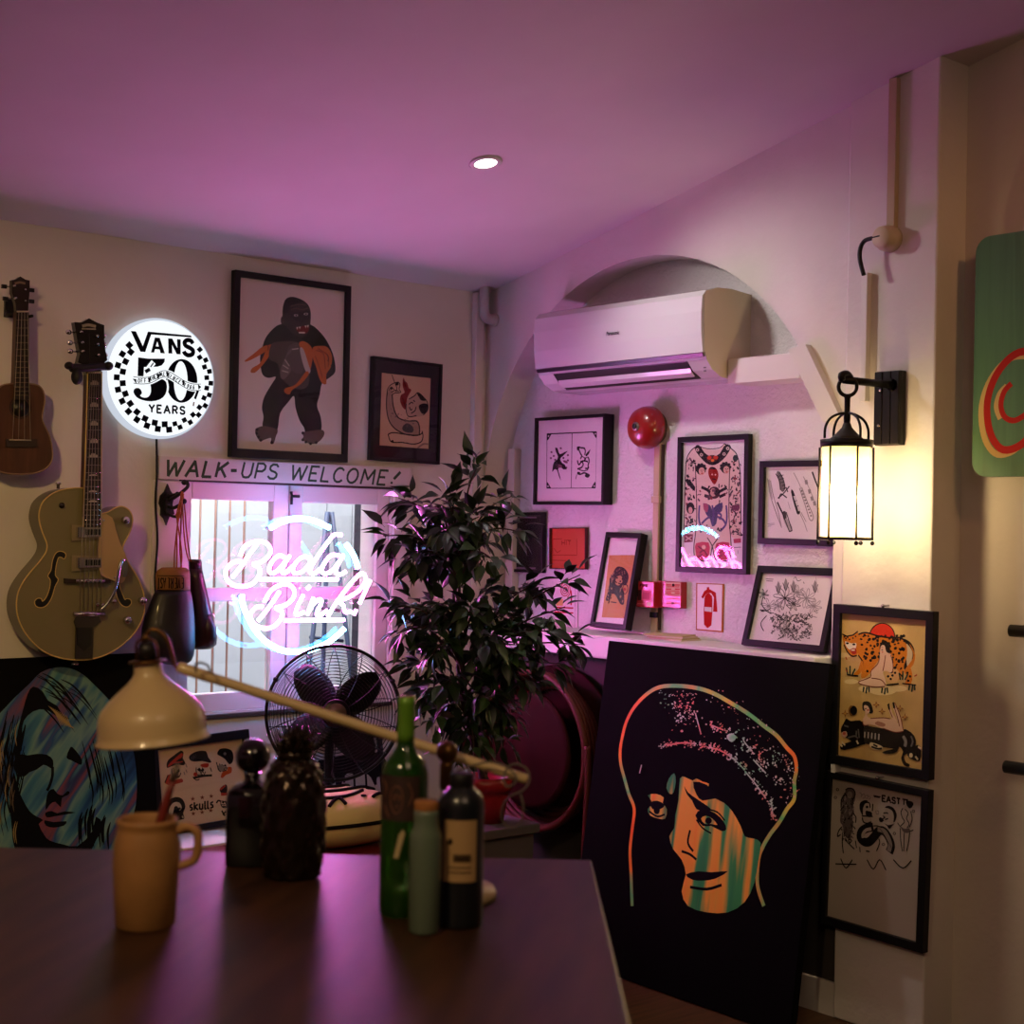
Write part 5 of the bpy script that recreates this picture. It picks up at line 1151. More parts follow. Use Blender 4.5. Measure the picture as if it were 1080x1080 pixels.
# ---------------- leopard and panther picture
tan = mat('leopard_paper', '#c8a25e', .7, noise=.22, nscale=6)
def cats(a):
    k = '#171110'; og = '#c8741c'; sk = '#d8b094'; w_ = '#e0d4bc'
    for x, y, r_ in ((250, 520, 60), (330, 530, 80), (420, 520, 50), (150, 480, 40), (110, 330, 40)): a.dot(x, y, r_, '#d8bc84', r_ * .35)
    a.poly(arc(326, 226, 72, 180, 360, 16, 78) + [(398, 238), (254, 222)], '#c8321e')
    a.line(arc(326, 226, 72, 180, 360, 16, 78), 5, k)
    a.poly([(430, 235), (480, 250), (510, 300), (505, 360), (485, 400), (450, 410), (455, 300)], k, 3); a.poly([(462, 270), (485, 285), (500, 320), (490, 370), (468, 390)], '#c8b08c', 3); a.poly([(480, 262), (500, 290), (514, 330), (505, 380), (480, 408), (455, 412), (500, 350), (500, 310)], og, 2)
    a.poly([(190, 215), (230, 203), (300, 222), (370, 232), (430, 232), (462, 260), (468, 330), (450, 390), (440, 450), (400, 480), (370, 470), (395, 400), (330, 340), (290, 380), (240, 450), (205, 455), (215, 380), (190, 330), (180, 260)], og, 3)
    a.line([(190, 212), (232, 201), (300, 219), (370, 230), (430, 230), (465, 260)], 7, k); a.line([(190, 330), (218, 380), (180, 440)], 6, k); a.line([(395, 400), (440, 450)], 6, k)
    a.poly([(205, 360), (220, 380), (205, 430), (175, 445), (165, 435), (190, 410)], og, 2); a.poly([(445, 420), (490, 405), (498, 470), (480, 500), (455, 490), (470, 450)], og, 2); a.poly([(350, 410), (385, 395), (425, 430), (410, 480), (360, 485), (340, 440)], '#d0a068', 3)
    rr = random.Random(5)
    for i in range(120):
        x, y = rr.uniform(195, 455), rr.uniform(215, 430)
        if y > 380 - abs(x - 330) * .1 and 250 < x < 380: continue
        if x < 240 and y > 350 or x > 440 and y > 400: continue
        a.dot(x, y, rr.uniform(6, 12), k, rr.uniform(5, 10), 7, rr.uniform(0, 3))
    for x, y in ((372, 425), (385, 445), (400, 430), (360, 450), (375, 465), (470, 430), (485, 450), (475, 475)): a.dot(x, y, 7, k)
    a.poly([(100, 210), (125, 222), (160, 215), (185, 195), (190, 225), (185, 260), (192, 300), (180, 330), (155, 333), (130, 310), (108, 270)], og, 2); a.line([(100, 210), (125, 222), (160, 215), (186, 195)], 6, k, 0); a.line([(108, 270), (130, 312), (155, 335), (182, 332)], 6, k)
    a.poly([(115, 250), (150, 262), (178, 260), (175, 290), (150, 300), (125, 285)], w_, 2); a.dot(128, 262, 9, k, 6); a.dot(165, 268, 9, k, 6); a.poly([(145, 295), (175, 290), (180, 318), (158, 325)], '#a82a22', 2); a.line([(150, 300), (170, 300)], 6, w_, 0)
    for x, y in ((120, 235), (140, 240), (160, 232), (175, 222), (112, 225), (130, 228)): a.dot(x, y, 5, k)
    a.poly([(330, 250), (350, 247), (370, 280), (372, 330), (388, 350), (385, 430), (365, 420), (345, 400), (330, 350), (312, 300), (315, 265)], k, 3)
    a.poly([(318, 280), (340, 275), (350, 310), (375, 325), (386, 360), (388, 410), (372, 430), (355, 420), (330, 425), (345, 470), (340, 505), (270, 505), (190, 488), (215, 465), (260, 455), (265, 420), (300, 380), (312, 340)], sk, 3)
    a.lines([[(312, 340), (300, 380), (262, 420), (258, 455), (190, 485), (270, 510), (340, 508)], [(345, 330), (338, 380), (330, 420)], [(265, 460), (320, 470), (345, 500)], [(375, 330), (388, 380), (386, 430)]], 4, '#7c3a2a'); a.line([(322, 300), (330, 300)], 4, k, 0); a.dot(328, 312, 4, '#b83028'); a.dot(326, 285, 7, '#c89a80')
    for x0, y0 in ((150, 440), (240, 500), (345, 505), (500, 490), (450, 470)):
        a.lines([[(x0 - 20, y0), (x0 - 28, y0 - 40)], [(x0 - 8, y0), (x0 - 6, y0 - 50)], [(x0 + 6, y0), (x0 + 22, y0 - 34)]] if y0 < 480 else [[(x0 - 18, y0 + 10), (x0 - 22, y0 + 40)], [(x0, y0 + 10), (x0 - 6, y0 + 48)], [(x0 + 10, y0 + 8), (x0 + 12, y0 + 40)]], 7, '#1c3a34', 0)
    a.line([(125, 440), (190, 448)], 6, k, 0); a.line([(350, 500), (420, 492)], 6, k, 0); a.line([(440, 490), (520, 500)], 5, k, 0)
    a.lines([[(118, 340), (125, 355)], [(120, 410), (126, 425)], [(510, 450), (525, 440)]], 5, '#a83a28', 0)
    # panther
    a.poly([(115, 700), (125, 690), (150, 705), (200, 700), (240, 730), (320, 745), (400, 762), (460, 750), (510, 790), (518, 840), (500, 880), (470, 890), (450, 905), (462, 940), (482, 950), (478, 965), (450, 955), (434, 915), (445, 880), (425, 850), (410, 880), (370, 892), (325, 886), (350, 872), (390, 862), (300, 850), (235, 835), (190, 850), (110, 870), (85, 858), (100, 835), (150, 820), (120, 800), (95, 780), (92, 745), (105, 720)], k, 2)
    a.poly([(262, 825), (320, 845), (330, 862), (300, 870), (270, 862), (255, 845)], '#d8c49a', 2); a.lines([[(265, 850), (300, 862), (325, 860)], [(275, 838), (300, 850)]], 8, k)
    a.poly([(480, 870), (530, 840), (548, 870), (540, 930), (500, 925), (470, 900)], k, 2); a.dot(490, 900, 10, '#d8c49a', 14); a.lines([[(530, 850), (548, 862)], [(515, 905), (530, 925)]], 9, '#d8c49a', 0)
    a.poly([(95, 770), (120, 762), (128, 785), (110, 800), (95, 790)], '#c8a088', 2); a.dot(110, 775, 9, '#b85a48'); a.lines([[(110, 730), (135, 738)], [(180, 760), (178, 790)], [(190, 750), (195, 800)], [(130, 800), (170, 790), (188, 805)]], 7, '#5a5450')
    for i in range(5): a.line([(228 + i * 20, 765 + i * 3), (226 + i * 20, 800 + i * 3)], 7, '#a8a096', 0)
    a.line([(445, 790), (460, 820), (455, 850)], 14, '#8a8480'); a.line([(490, 790), (500, 820), (490, 850)], 8, '#6a6460'); a.lines([[(80, 830), (100, 850)], [(95, 822), (115, 842)], [(180, 815), (190, 835)]], 8, '#d8c49a', 0)
    a.poly([(215, 600), (240, 592), (262, 605), (275, 650), (262, 662), (235, 650), (215, 640)], k, 3); a.poly([(222, 618), (245, 620), (255, 650), (240, 668), (260, 690), (330, 688), (370, 690), (420, 720), (448, 760), (400, 768), (330, 745), (280, 728), (250, 725), (225, 728), (215, 700), (230, 665)], sk, 3)
    a.lines([[(215, 705), (222, 728), (250, 728)], [(260, 690), (330, 686), (372, 692)], [(330, 745), (400, 768), (448, 762)], [(300, 712), (340, 725)]], 4, '#7c3a2a'); a.poly([(300, 705), (345, 722), (330, 738), (285, 722)], '#a8705a', 2); a.dot(246, 642, 5, '#b83028'); a.line([(228, 634), (238, 634)], 4, k, 0)
    a.poly([(385, 610), (398, 600), (415, 640), (440, 720), (446, 758), (425, 735), (405, 680)], sk, 2); a.poly([(358, 620), (370, 618), (385, 660), (410, 700), (405, 720), (380, 690)], sk, 2); a.lines([[(388, 605), (412, 680), (425, 735)], [(398, 600), (430, 680), (446, 755)], [(362, 625), (385, 685)]], 4, '#7c3a2a'); a.poly([(356, 610), (366, 602), (372, 640), (362, 640)], k); a.poly([(384, 600), (394, 596), (402, 630), (390, 632)], k)
    a.dot(162, 645, 22, k, 28); a.line(arc(158, 645, 20, 100, 260, 8, 26), 8, '#8a5a2a')
    for x, y in ((115, 662), (292, 612), (325, 650), (428, 633), (456, 682)): a.star(x, y, 22, '#7c3020', 4, .3); a.star(x, y, 12, '#c89a4a', 4, .35)
framed('framed_tattoo_sheet', 'black frame with a leopard over a panther on tan paper, under the lantern', [(878.2, 637), (983.5, 645), (980.8, 824), (874.5, 804.5)], wallR(XP - .03), .026, .028, tan, cats, (870, 630, 5.4))
# ---------------- sheet of black tattoo drawings below it
grey = mat('east_paper', '#b3a69a', .7, noise=.06, nscale=4)
def east(a):
    k = '#1a1516'; g = '#4a4040'
    a.text('EAST', 545, 405, 715, 437, 55, 12, k, gap=.22); a.line([(735, 385), (790, 395)], 12, k, 0); a.line([(752, 390), (748, 440)], 10, k, 0)
    a.lines([[(460, 350), (530, 365)], [(465, 362), (520, 372)]], 7, k, 0); a.lines([[(330, 320), (350, 345), (340, 365)], [(350, 350), (372, 335), (380, 370), (358, 378)], [(388, 352), (410, 350), (405, 380), (388, 375)], [(420, 355), (432, 375), (415, 390)]], 5, '#7a6e68')
    # two figures
    a.poly([(195, 300), (225, 282), (270, 292), (288, 330), (285, 400), (270, 430), (278, 520), (262, 560), (270, 640), (250, 720), (245, 780), (215, 760), (180, 720), (170, 640), (145, 600), (150, 520), (165, 440), (150, 480), (150, 390), (190, 350)], '#5d5250', 3)
    for i in range(70):
        x, y = random.uniform(160, 272), random.uniform(310, 770); a.line([(x, y), (x + random.uniform(-15, 15), y + random.uniform(5, 25)), (x + random.uniform(-18, 18), y + random.uniform(10, 40))], random.uniform(4, 9), random.choice([k, k, g, '#8a7d76']), 3)
    a.lines([[(195, 300), (225, 282), (270, 292), (288, 340), (262, 400), (275, 430)], [(190, 350), (160, 380), (155, 460)], [(270, 520), (295, 560), (290, 610)], [(160, 650), (130, 690), (120, 740), (150, 720)], [(190, 770), (240, 820), (280, 860)], [(170, 720), (165, 800), (175, 900)]], 9, k)
    a.dot(236, 345, 26, '#8a7d76', 34)
    # skeletal head, pipe smoker
    a.poly([(340, 410), (380, 395), (415, 410), (430, 470), (440, 500), (440, 620), (400, 600), (365, 610), (355, 570), (352, 520), (330, 490), (328, 440)], '#a8998e', 2)
    a.poly([(335, 420), (375, 395), (410, 402), (385, 425), (362, 470), (360, 540), (345, 520), (328, 470)], k, 2); a.dot(400, 460, 13, k); a.lines([[(370, 420), (420, 420), (430, 470)], [(390, 500), (440, 515), (435, 550), (395, 545)], [(355, 560), (365, 600), (400, 615), (440, 600)], [(455, 430), (450, 500)], [(350, 545), (455, 550)]], 10, k); a.poly([(385, 500), (440, 510), (435, 540), (400, 555)], k, 2)
    a.poly([(570, 465), (610, 450), (650, 470), (680, 520), (672, 580), (640, 620), (600, 600), (565, 600), (560, 550), (550, 520), (570, 495)], '#a8998e', 3)
    a.poly([(570, 465), (600, 448), (650, 468), (682, 530), (670, 590), (650, 605), (655, 550), (640, 500), (605, 475)], k, 3); a.lines([[(555, 520), (585, 515), (600, 525)], [(550, 545), (570, 560), (545, 575), (560, 590)], [(600, 570), (570, 580)]], 9, k); a.poly([(512, 565), (535, 560), (555, 580), (545, 605), (520, 600)], k, 2); a.poly([(560, 612), (600, 632), (650, 620), (665, 610), (640, 640), (612, 670), (590, 640)], k, 2)
    a.lines([[(480, 495), (490, 530)], [(490, 495), (510, 498), (508, 528), (492, 528)]], 5, '#7a6e68', 0)
    # coiled snake
    a.line([(460, 650), (400, 660), (350, 690), (335, 750), (370, 790), (420, 790), (470, 740), (510, 690), (560, 690), (610, 760), (630, 830), (610, 890)], 62, k); a.line([(440, 668), (390, 680), (360, 720), (362, 755)], 22, '#b0a398'); a.line([(500, 670), (560, 690), (600, 750), (620, 820), (605, 880)], 34, '#8a7d76')
    for i in range(9): a.line([(520 + i * 13, 665 + i * 22), (545 + i * 12, 690 + i * 21)], 3, k, 0)
    a.lines([[(510, 760), (520, 800), (490, 880)], [(460, 640), (500, 640), (540, 655)], [(330, 840), (335, 890)], [(290, 780), (300, 850)]], 8, k)
    # dancer
    a.poly([(745, 470), (770, 440), (800, 455), (820, 520), (825, 600), (800, 660), (800, 700), (790, 780), (780, 880), (745, 880), (750, 780), (720, 700), (700, 650), (740, 640), (755, 600), (722, 540), (725, 490)], '#a8998e', 2)
    a.lines([[(740, 470), (722, 510), (735, 560), (755, 600), (720, 640)], [(760, 480), (790, 520), (775, 570), (800, 620), (780, 660)], [(815, 500), (828, 580), (800, 655)], [(690, 610), (720, 650), (780, 690), (840, 680)], [(715, 660), (720, 780), (735, 880)], [(755, 680), (750, 780), (748, 880)], [(805, 690), (795, 790), (775, 880)]], 7, k)
    a.poly([(770, 400), (830, 410), (840, 440), (810, 475), (780, 450)], k, 2); a.poly([(720, 650), (760, 668), (800, 660), (805, 700), (770, 708), (740, 690)], '#5d5250', 2)
    for x, y in ((120, 295), (840, 500), (660, 712), (555, 815), (100, 370)): a.dot(x, y, 15, g); a.dot(x, y, 8, '#a8998e')
    a.lines([[(100, 1000), (300, 1005)], [(150, 950), (200, 1040), (260, 960)], [(400, 960), (460, 1050), (520, 960), (580, 1060)], [(650, 960), (740, 1040), (820, 970)]], 9, k); a.line([(390, 878), (425, 884)], 10, k, 0)
bt_ = 965
framed('framed_tattoo_sheet', 'black frame of black ink tattoo drawings headed EAST, hung below the leopard picture', [(869.5, 813.5), (977.5, 832.5), (974.5, 1008), (866, 973)], wallR(XP - .03), (.018, .024, .026, .02), .028, grey, east, (870, 800, 9))
# hanging clip on the leopard frame's lower corner
fk_ = right(XP - .03); u = fk_.uv(878.5, 810.5)
cl = thing('wall_label', fk_.at(u[0], u[1] - .012, -.03), 'tiny white card at the lower left corner of the leopard picture', 'label')
m = MB(); m.box2((u[0] - .0075, u[1] - .012, -.03), (u[0] + .0075, u[1] + .012, .001), wp, fk_); m.build('card', cl)
for px_, py_, l in ((931, 641, 'small screw head at the top edge of the leopard picture'), (925, 822.5, 'small screw head at the top edge of the ink drawings frame')):
    u = fk_.uv(px_, py_ - 2); s_ = thing('picture_screw', fk_.at(u[0], u[1], -.03), l, 'screw'); m = MB(); m.lathe(fk_.at(u[0], u[1], -.03), [(.003, 0), (.003, .028), (.006, .029), (.004, .033)], chrome, 10, (-1, 0, 0)); m.build('shank', s_)

# ---------------- green board with painted scroll
XG = 3.70
fg2 = right(XG)
grn = streak('board_green', [(.2, '#425f42'), (.45, '#4f7350'), (.6, '#49694a'), (.8, '#5c8058')], (1, 9, .35), 0, 2.5, .4)
q = fg2.uvs([(1029.5, 251), (1029.5, 503)])
u0, v1 = q[0]; v0 = q[1][1]; u1 = u0 + .42; r_ = .045
pts = []
for cx_, cy_, a0 in ((u0 + r_, v0 + r_, 180), (u1 - r_, v0 + r_, 270), (u1 - r_, v1 - r_, 0), (u0 + r_, v1 - r_, 90)): pts += arc(cx_, cy_, r_, a0, a0 + 90, 8)
gbd = thing('painted_board', fg2.at((u0 + u1) / 2, v0, -.03), 'green rounded board with a red and cream scroll hung at the right edge', 'painted board')
m = MB(); m.prism(fg2, pts, -.03, 0, grn, side=mat('board_edge', '#4a6a4a', .5)); m.build('panel', gbd, bevel=.006)
m = MB(); m.box2((u0 + .12, v1 - .15, -.078), (u0 + .16, v1 - .1, -.03), dark, fg2); m.box2((u0 + .12, v0 + .1, -.078), (u0 + .16, v0 + .15, -.03), dark, fg2); m.build('spacer', gbd)
m = MB(); a = Art(fg2, m, .0004, (1000, 230, 3.6))
sc1 = [(330, 505), (270, 510), (220, 545), (175, 610), (150, 690), (150, 770), (170, 840), (210, 880), (270, 865), (330, 810)]
a.line([(x - 22, y + 18) for x, y in sc1], 18, '#b89a5c'); a.line(sc1, 22, '#9c241c'); 
sc2 = [(240, 628), (212, 660), (200, 710), (215, 755), (255, 768), (310, 735)]
a.line([(x - 18, y + 8) for x, y in sc2[:4]], 14, '#b89a5c'); a.line(sc2, 16, '#9c241c'); m.build('scroll', gbd)
# black pegs of a rail by the right edge
for k_, (px_, py_, h) in enumerate(((1066, 665, 13), (1060.5, 808.5, 13.5))):
    p_ = onX(px_, py_, XN - .06); r_ = h / 2 * (p_ - EYE).dot(FW) / F
    pg = thing('black_rail', V((XN, p_.y - .2, p_.z)), ('upper', 'lower')[k_] + ' short black rail on the brown wall beyond the pilaster', 'rail')
    m = MB(); m.tube([p_, V((p_.x, p_.y - .5, p_.z))], r_, blackp, 14); m.build('bar', pg)
    m = MB()
    for d_ in (.12, .42): m.tube([V((p_.x, p_.y - d_, p_.z)), V((XN, p_.y - d_, p_.z))], r_ * .6, blackp, 10)
    m.build('bracket', pg)
# ------------------------------------------------------------------ leaning canvases
cblack = mat('canvas_black', '#0e0d0e', .8, spec=.04)
def canvas(nm, label, fr, w, h, d, mt=cblack, side=None):
    t = thing(nm, fr.at(0, -h / 2, -d), label, 'painting')
    m = MB(); m.box2((-w / 2, -h / 2, -d), (w / 2, h / 2, 0), mt, fr); o = m.build('canvas', t, bevel=.002)
    return t, o
# portrait in a knitted cap against the right wall
tl, tr_ = onX(642, 675, XR - .115), onX(875.5, 700.5, XR - .115)
H_ = 1.10
top = (tl + tr_) / 2; wid = (tr_ - tl).length
tlt = math.asin(.16 / H_)
fp_ = Fr((0, 0, 0), (0, -1, 0), (-math.sin(tlt) * -1, 0, math.cos(tlt)))
top = V((top.x, top.y, top.z)); H_ = (top.z - .004) / math.cos(tlt)
fp_.o = top - fp_.ey * (H_ / 2)
ptn, cv = canvas('portrait_canvas', 'large black canvas with a rainbow portrait in a knitted cap, under the sill', fp_, wid, H_, .03)
rasta = streak('rasta_paint', [(.28, '#e04a2a'), (.37, '#f07a2e'), (.45, '#eda63a'), (.52, '#e8b040'), (.57, '#3f9a52'), (.62, '#2f8a50'), (.67, '#e0b848'), (.74, '#ee5a30')], (1, 4.2, .45), 0, 2.0, .5)
rim_ = streak('rim_paint', [(.30, '#e8562a'), (.42, '#f0922e'), (.5, '#5fc26a'), (.58, '#dccb40'), (.66, '#ee7440'), (.75, '#9ce0aa')], (1, 1, 1), 0, 3.2, .5)
spk = streak('speck_paint', [(.3, '#d0d4c8'), (.45, '#e07a62'), (.55, '#c8d0c0'), (.65, '#7ac890'), (.75, '#d8482f')], (1, 1, 1), 0, 9, .5)
m = MB(); a = Art(fp_, m, .0012, (630, 700, 4.5))
ol = [(165, 1150), (160, 1000), (155, 890), (165, 790), (175, 690), (150, 620), (130, 550), (112, 480), (108, 420), (118, 350), (140, 270), (180, 200), (240, 140), (300, 110), (380, 105), (470, 115), (550, 140), (640, 190), (720, 240), (790, 295), (850, 340), (900, 400), (935, 440), (945, 500), (935, 560), (935, 640), (900, 690), (865, 750), (820, 810), (785, 870), (765, 930), (760, 1050), (790, 1150)]
a.line(ol, 14, rim_, 5)
# lit side of the face
a.poly([(392, 545), (420, 540), (452, 555), (470, 545), (500, 560), (530, 570), (525, 600), (560, 640), (600, 660), (640, 700), (680, 770), (700, 820), (740, 830), (775, 850), (765, 930), (745, 1040), (700, 1130), (620, 1180), (520, 1180), (430, 1150), (400, 1080), (420, 1000), (400, 930), (360, 880), (342, 820), (365, 780), (370, 720), (385, 650)], rasta, 2)
a.poly([(365, 520), (372, 560), (362, 610), (345, 618), (328, 590), (340, 545)], rasta, 2)
a.poly([(240, 625), (280, 618), (315, 635), (310, 660), (330, 690), (322, 735), (290, 735), (250, 720), (240, 690), (262, 660)], rasta, 2)
k = ink('#0b0a0b')
a.poly([(412, 580), (430, 610), (470, 640), (500, 660), (540, 690), (510, 700), (470, 690), (450, 650), (425, 620)], k, 2)
a.poly([(455, 560), (520, 575), (560, 620), (610, 660), (560, 640), (500, 650), (470, 620)], k, 2)
a.poly([(465, 720), (500, 690), (560, 710), (600, 750), (612, 785), (590, 795), (540, 770), (500, 770)], k, 2)
a.poly([(492, 735), (515, 722), (545, 735), (570, 765), (540, 760), (510, 760)], rasta, 2); a.dot(528, 745, 16, k); a.lines([[(470, 740), (500, 780), (540, 805)], [(520, 690), (570, 705), (605, 745)]], 6, k)
a.poly([(250, 660), (285, 650), (320, 670), (300, 690), (262, 690)], k, 2); a.dot(282, 695, 15, k, 20); a.line([(245, 700), (285, 725), (320, 715)], 7, k)
a.lines([[(440, 790), (430, 850), (455, 890)], [(400, 890), (440, 905), (470, 930)]], 9, k)
a.poly([(420, 1000), (480, 985), (540, 990), (620, 985), (560, 1020), (500, 1030), (450, 1025)], k, 2); a.line([(440, 1060), (520, 1070), (590, 1050)], 10, k)
m.build('painted_face', cv)
m = MB(); a = Art(fp_, m, .0016, (630, 700, 4.5)); rr = random.Random(4)
def along(pts, n, spread, rmin, rmax):
    s = cat(pts, 20)
    for i in range(n):
        x, y = rr.choice(s); x += rr.gauss(0, spread); y += rr.gauss(0, spread)
        r = rr.uniform(rmin, rmax); a.dot(x, y, r * rr.uniform(.8, 2), spk, r, 6, rr.uniform(0, 3))
along([(290, 390), (350, 380), (430, 380), (475, 385)], 55, 9, 1.5, 4)
along([(480, 385), (560, 400), (630, 440), (700, 500), (760, 580), (820, 650), (830, 740)], 150, 10, 1.5, 5)
along([(530, 290), (600, 320), (680, 370), (740, 420), (800, 500), (870, 575)], 120, 18, 1.5, 5)
along([(340, 200), (400, 210), (440, 240), (400, 290)], 90, 26, 1.5, 4.5)
along([(560, 180), (680, 250), (760, 330), (840, 430), (900, 500)], 70, 30, 1.2, 3.5)
along([(840, 440), (900, 480), (915, 560), (910, 650)], 60, 20, 1.2, 4)
along([(300, 140), (400, 150), (460, 150)], 40, 10, 1.2, 3)
for L in ([(330, 388), (400, 376), (470, 380)], [(530, 395), (590, 415), (650, 455), (700, 505)], [(700, 510), (750, 570), (800, 640)], [(690, 350), (700, 375), (735, 415)], [(465, 235), (480, 290), (492, 335)], [(740, 455), (800, 520)], [(535, 290), (600, 315)], [(825, 650), (835, 740)], [(210, 480), (200, 520)]): a.line(L, 5, spk, 4)
a.poly([(615, 340), (640, 330), (660, 350), (640, 372), (620, 360)], spk, 2)
m.build('cap_specks', cv, kind='stuff')

# blue long-haired portrait against the back wall, lower left
tr2 = onY(159.5, 688, YB - .033); tl2 = V((tr2.x - .95, tr2.y, tr2.z))
H2 = 1.06; th2 = math.asin(.14 / H2)
fq = Fr((0, 0, 0), (1, 0, 0), (0, math.sin(th2), math.cos(th2)))
top = V(((tl2.x + tr2.x) / 2, tr2.y, tr2.z)); H2 = (top.z - .004) / math.cos(th2); fq.o = top - fq.ey * (H2 / 2)
pb, cb = canvas('portrait_canvas', 'black canvas with a blue long-haired portrait, leaning under the guitar', fq, .95, H2, .03)
blue = streak('blue_streaks', [(.30, '#141c30'), (.38, '#1f4a78'), (.44, '#3f7484'), (.49, '#6f9488'), (.54, '#22507e'), (.60, '#7e444e'), (.66, '#2c3860'), (.72, '#4a8690')], (.55, 1, 3.6), math.radians(52), 3.0, .5)
m = MB(); a = Art(fq, m, .0012, (0, 690, 5.14))
fo = [(-330, 1300), (-300, 900), (-230, 600), (-120, 440), (0, 320), (80, 235), (160, 160), (220, 100), (300, 72), (380, 76), (450, 110), (510, 165), (560, 215), (600, 260), (660, 350), (705, 460), (730, 560), (742, 700), (735, 820), (700, 940), (640, 1060), (600, 1180), (560, 1300)]
a.poly(fo, blue, 3)
k = ink('#0d0d10')
a.poly([(150, 215), (180, 175), (230, 200), (260, 250), (310, 280), (340, 330), (380, 350), (320, 345), (250, 300), (180, 310), (130, 360), (120, 420), (118, 520), (85, 540), (95, 420), (125, 300)], k, 2)
a.poly([(90, 545), (150, 548), (200, 540), (255, 545), (288, 575), (285, 620), (262, 610), (235, 600), (200, 625), (160, 640), (130, 665), (100, 650), (75, 620)], k, 2)
a.line([(285, 610), (284, 660), (270, 710), (255, 740)], 12, k)
a.poly([(378, 510), (392, 503), (425, 540), (445, 575), (440, 600), (415, 590), (385, 575), (360, 560)], k, 2)
a.poly([(262, 745), (290, 730), (310, 755), (340, 765), (365, 742), (378, 750), (365, 765), (335, 780), (330, 830), (300, 800), (270, 815), (248, 845), (250, 790)], k, 2)
a.poly([(245, 860), (280, 850), (310, 862), (350, 852), (410, 858), (350, 870), (300, 878), (255, 885)], k, 2); a.poly([(240, 900), (290, 910), (360, 905), (345, 930), (290, 940), (250, 930)], k, 2)
a.poly([(75, 640), (95, 720), (120, 780), (160, 850), (200, 880), (235, 900), (210, 920), (240, 980), (270, 1010), (340, 1030), (420, 1040), (500, 960), (520, 880), (560, 930), (520, 1010), (480, 1080), (380, 1140), (200, 1150), (90, 1100), (60, 900), (50, 760)], k, 2)
rr = random.Random(8)
for i in range(26):
    x = rr.uniform(-20, 110); y = rr.uniform(300, 700); a.line([(x + 30, y), (x + 10, y + 90), (x - 10, y + 190), (x + 10, y + 300)], rr.uniform(4, 12), k, 4, taper=True)
for i in range(18):
    x = rr.uniform(230, 420); y = rr.uniform(130, 300); a.line([(x - 60, y - 30), (x, y), (x + 60, y + 60), (x + 110, y + 130)], rr.uniform(3, 8), k, 4, taper=True)
for i in range(16):
    x = rr.uniform(440, 640); y = rr.uniform(420, 560); a.line([(x, y), (x + 20, y + 80), (x + 45, y + 190), (x + 40, y + 260)], rr.uniform(3, 9), k, 4, taper=True)
for i in range(16):
    x = rr.uniform(430, 600); y = rr.uniform(800, 920); a.line([(x, y), (x - 15, y + 60), (x - 10, y + 150)], rr.uniform(4, 12), k, 4, taper=True)
hl = ink('#a08a58')
for i in range(9): a.line([(262 + i * 12, 280 + i * 6), (300 + i * 10, 320 + i * 8), (330 + i * 9, 385 + i * 2)], 4, hl, 4, taper=True)
for i in range(22):
    x = rr.uniform(-10, 95); y = rr.uniform(330, 950); a.line([(x, y), (x - 12, y + 60), (x - 4, y + 120)], 4, rr.choice([hl, '#6b5c48', '#5d6470']), 4, taper=True)
m.build('painted_face', cb)

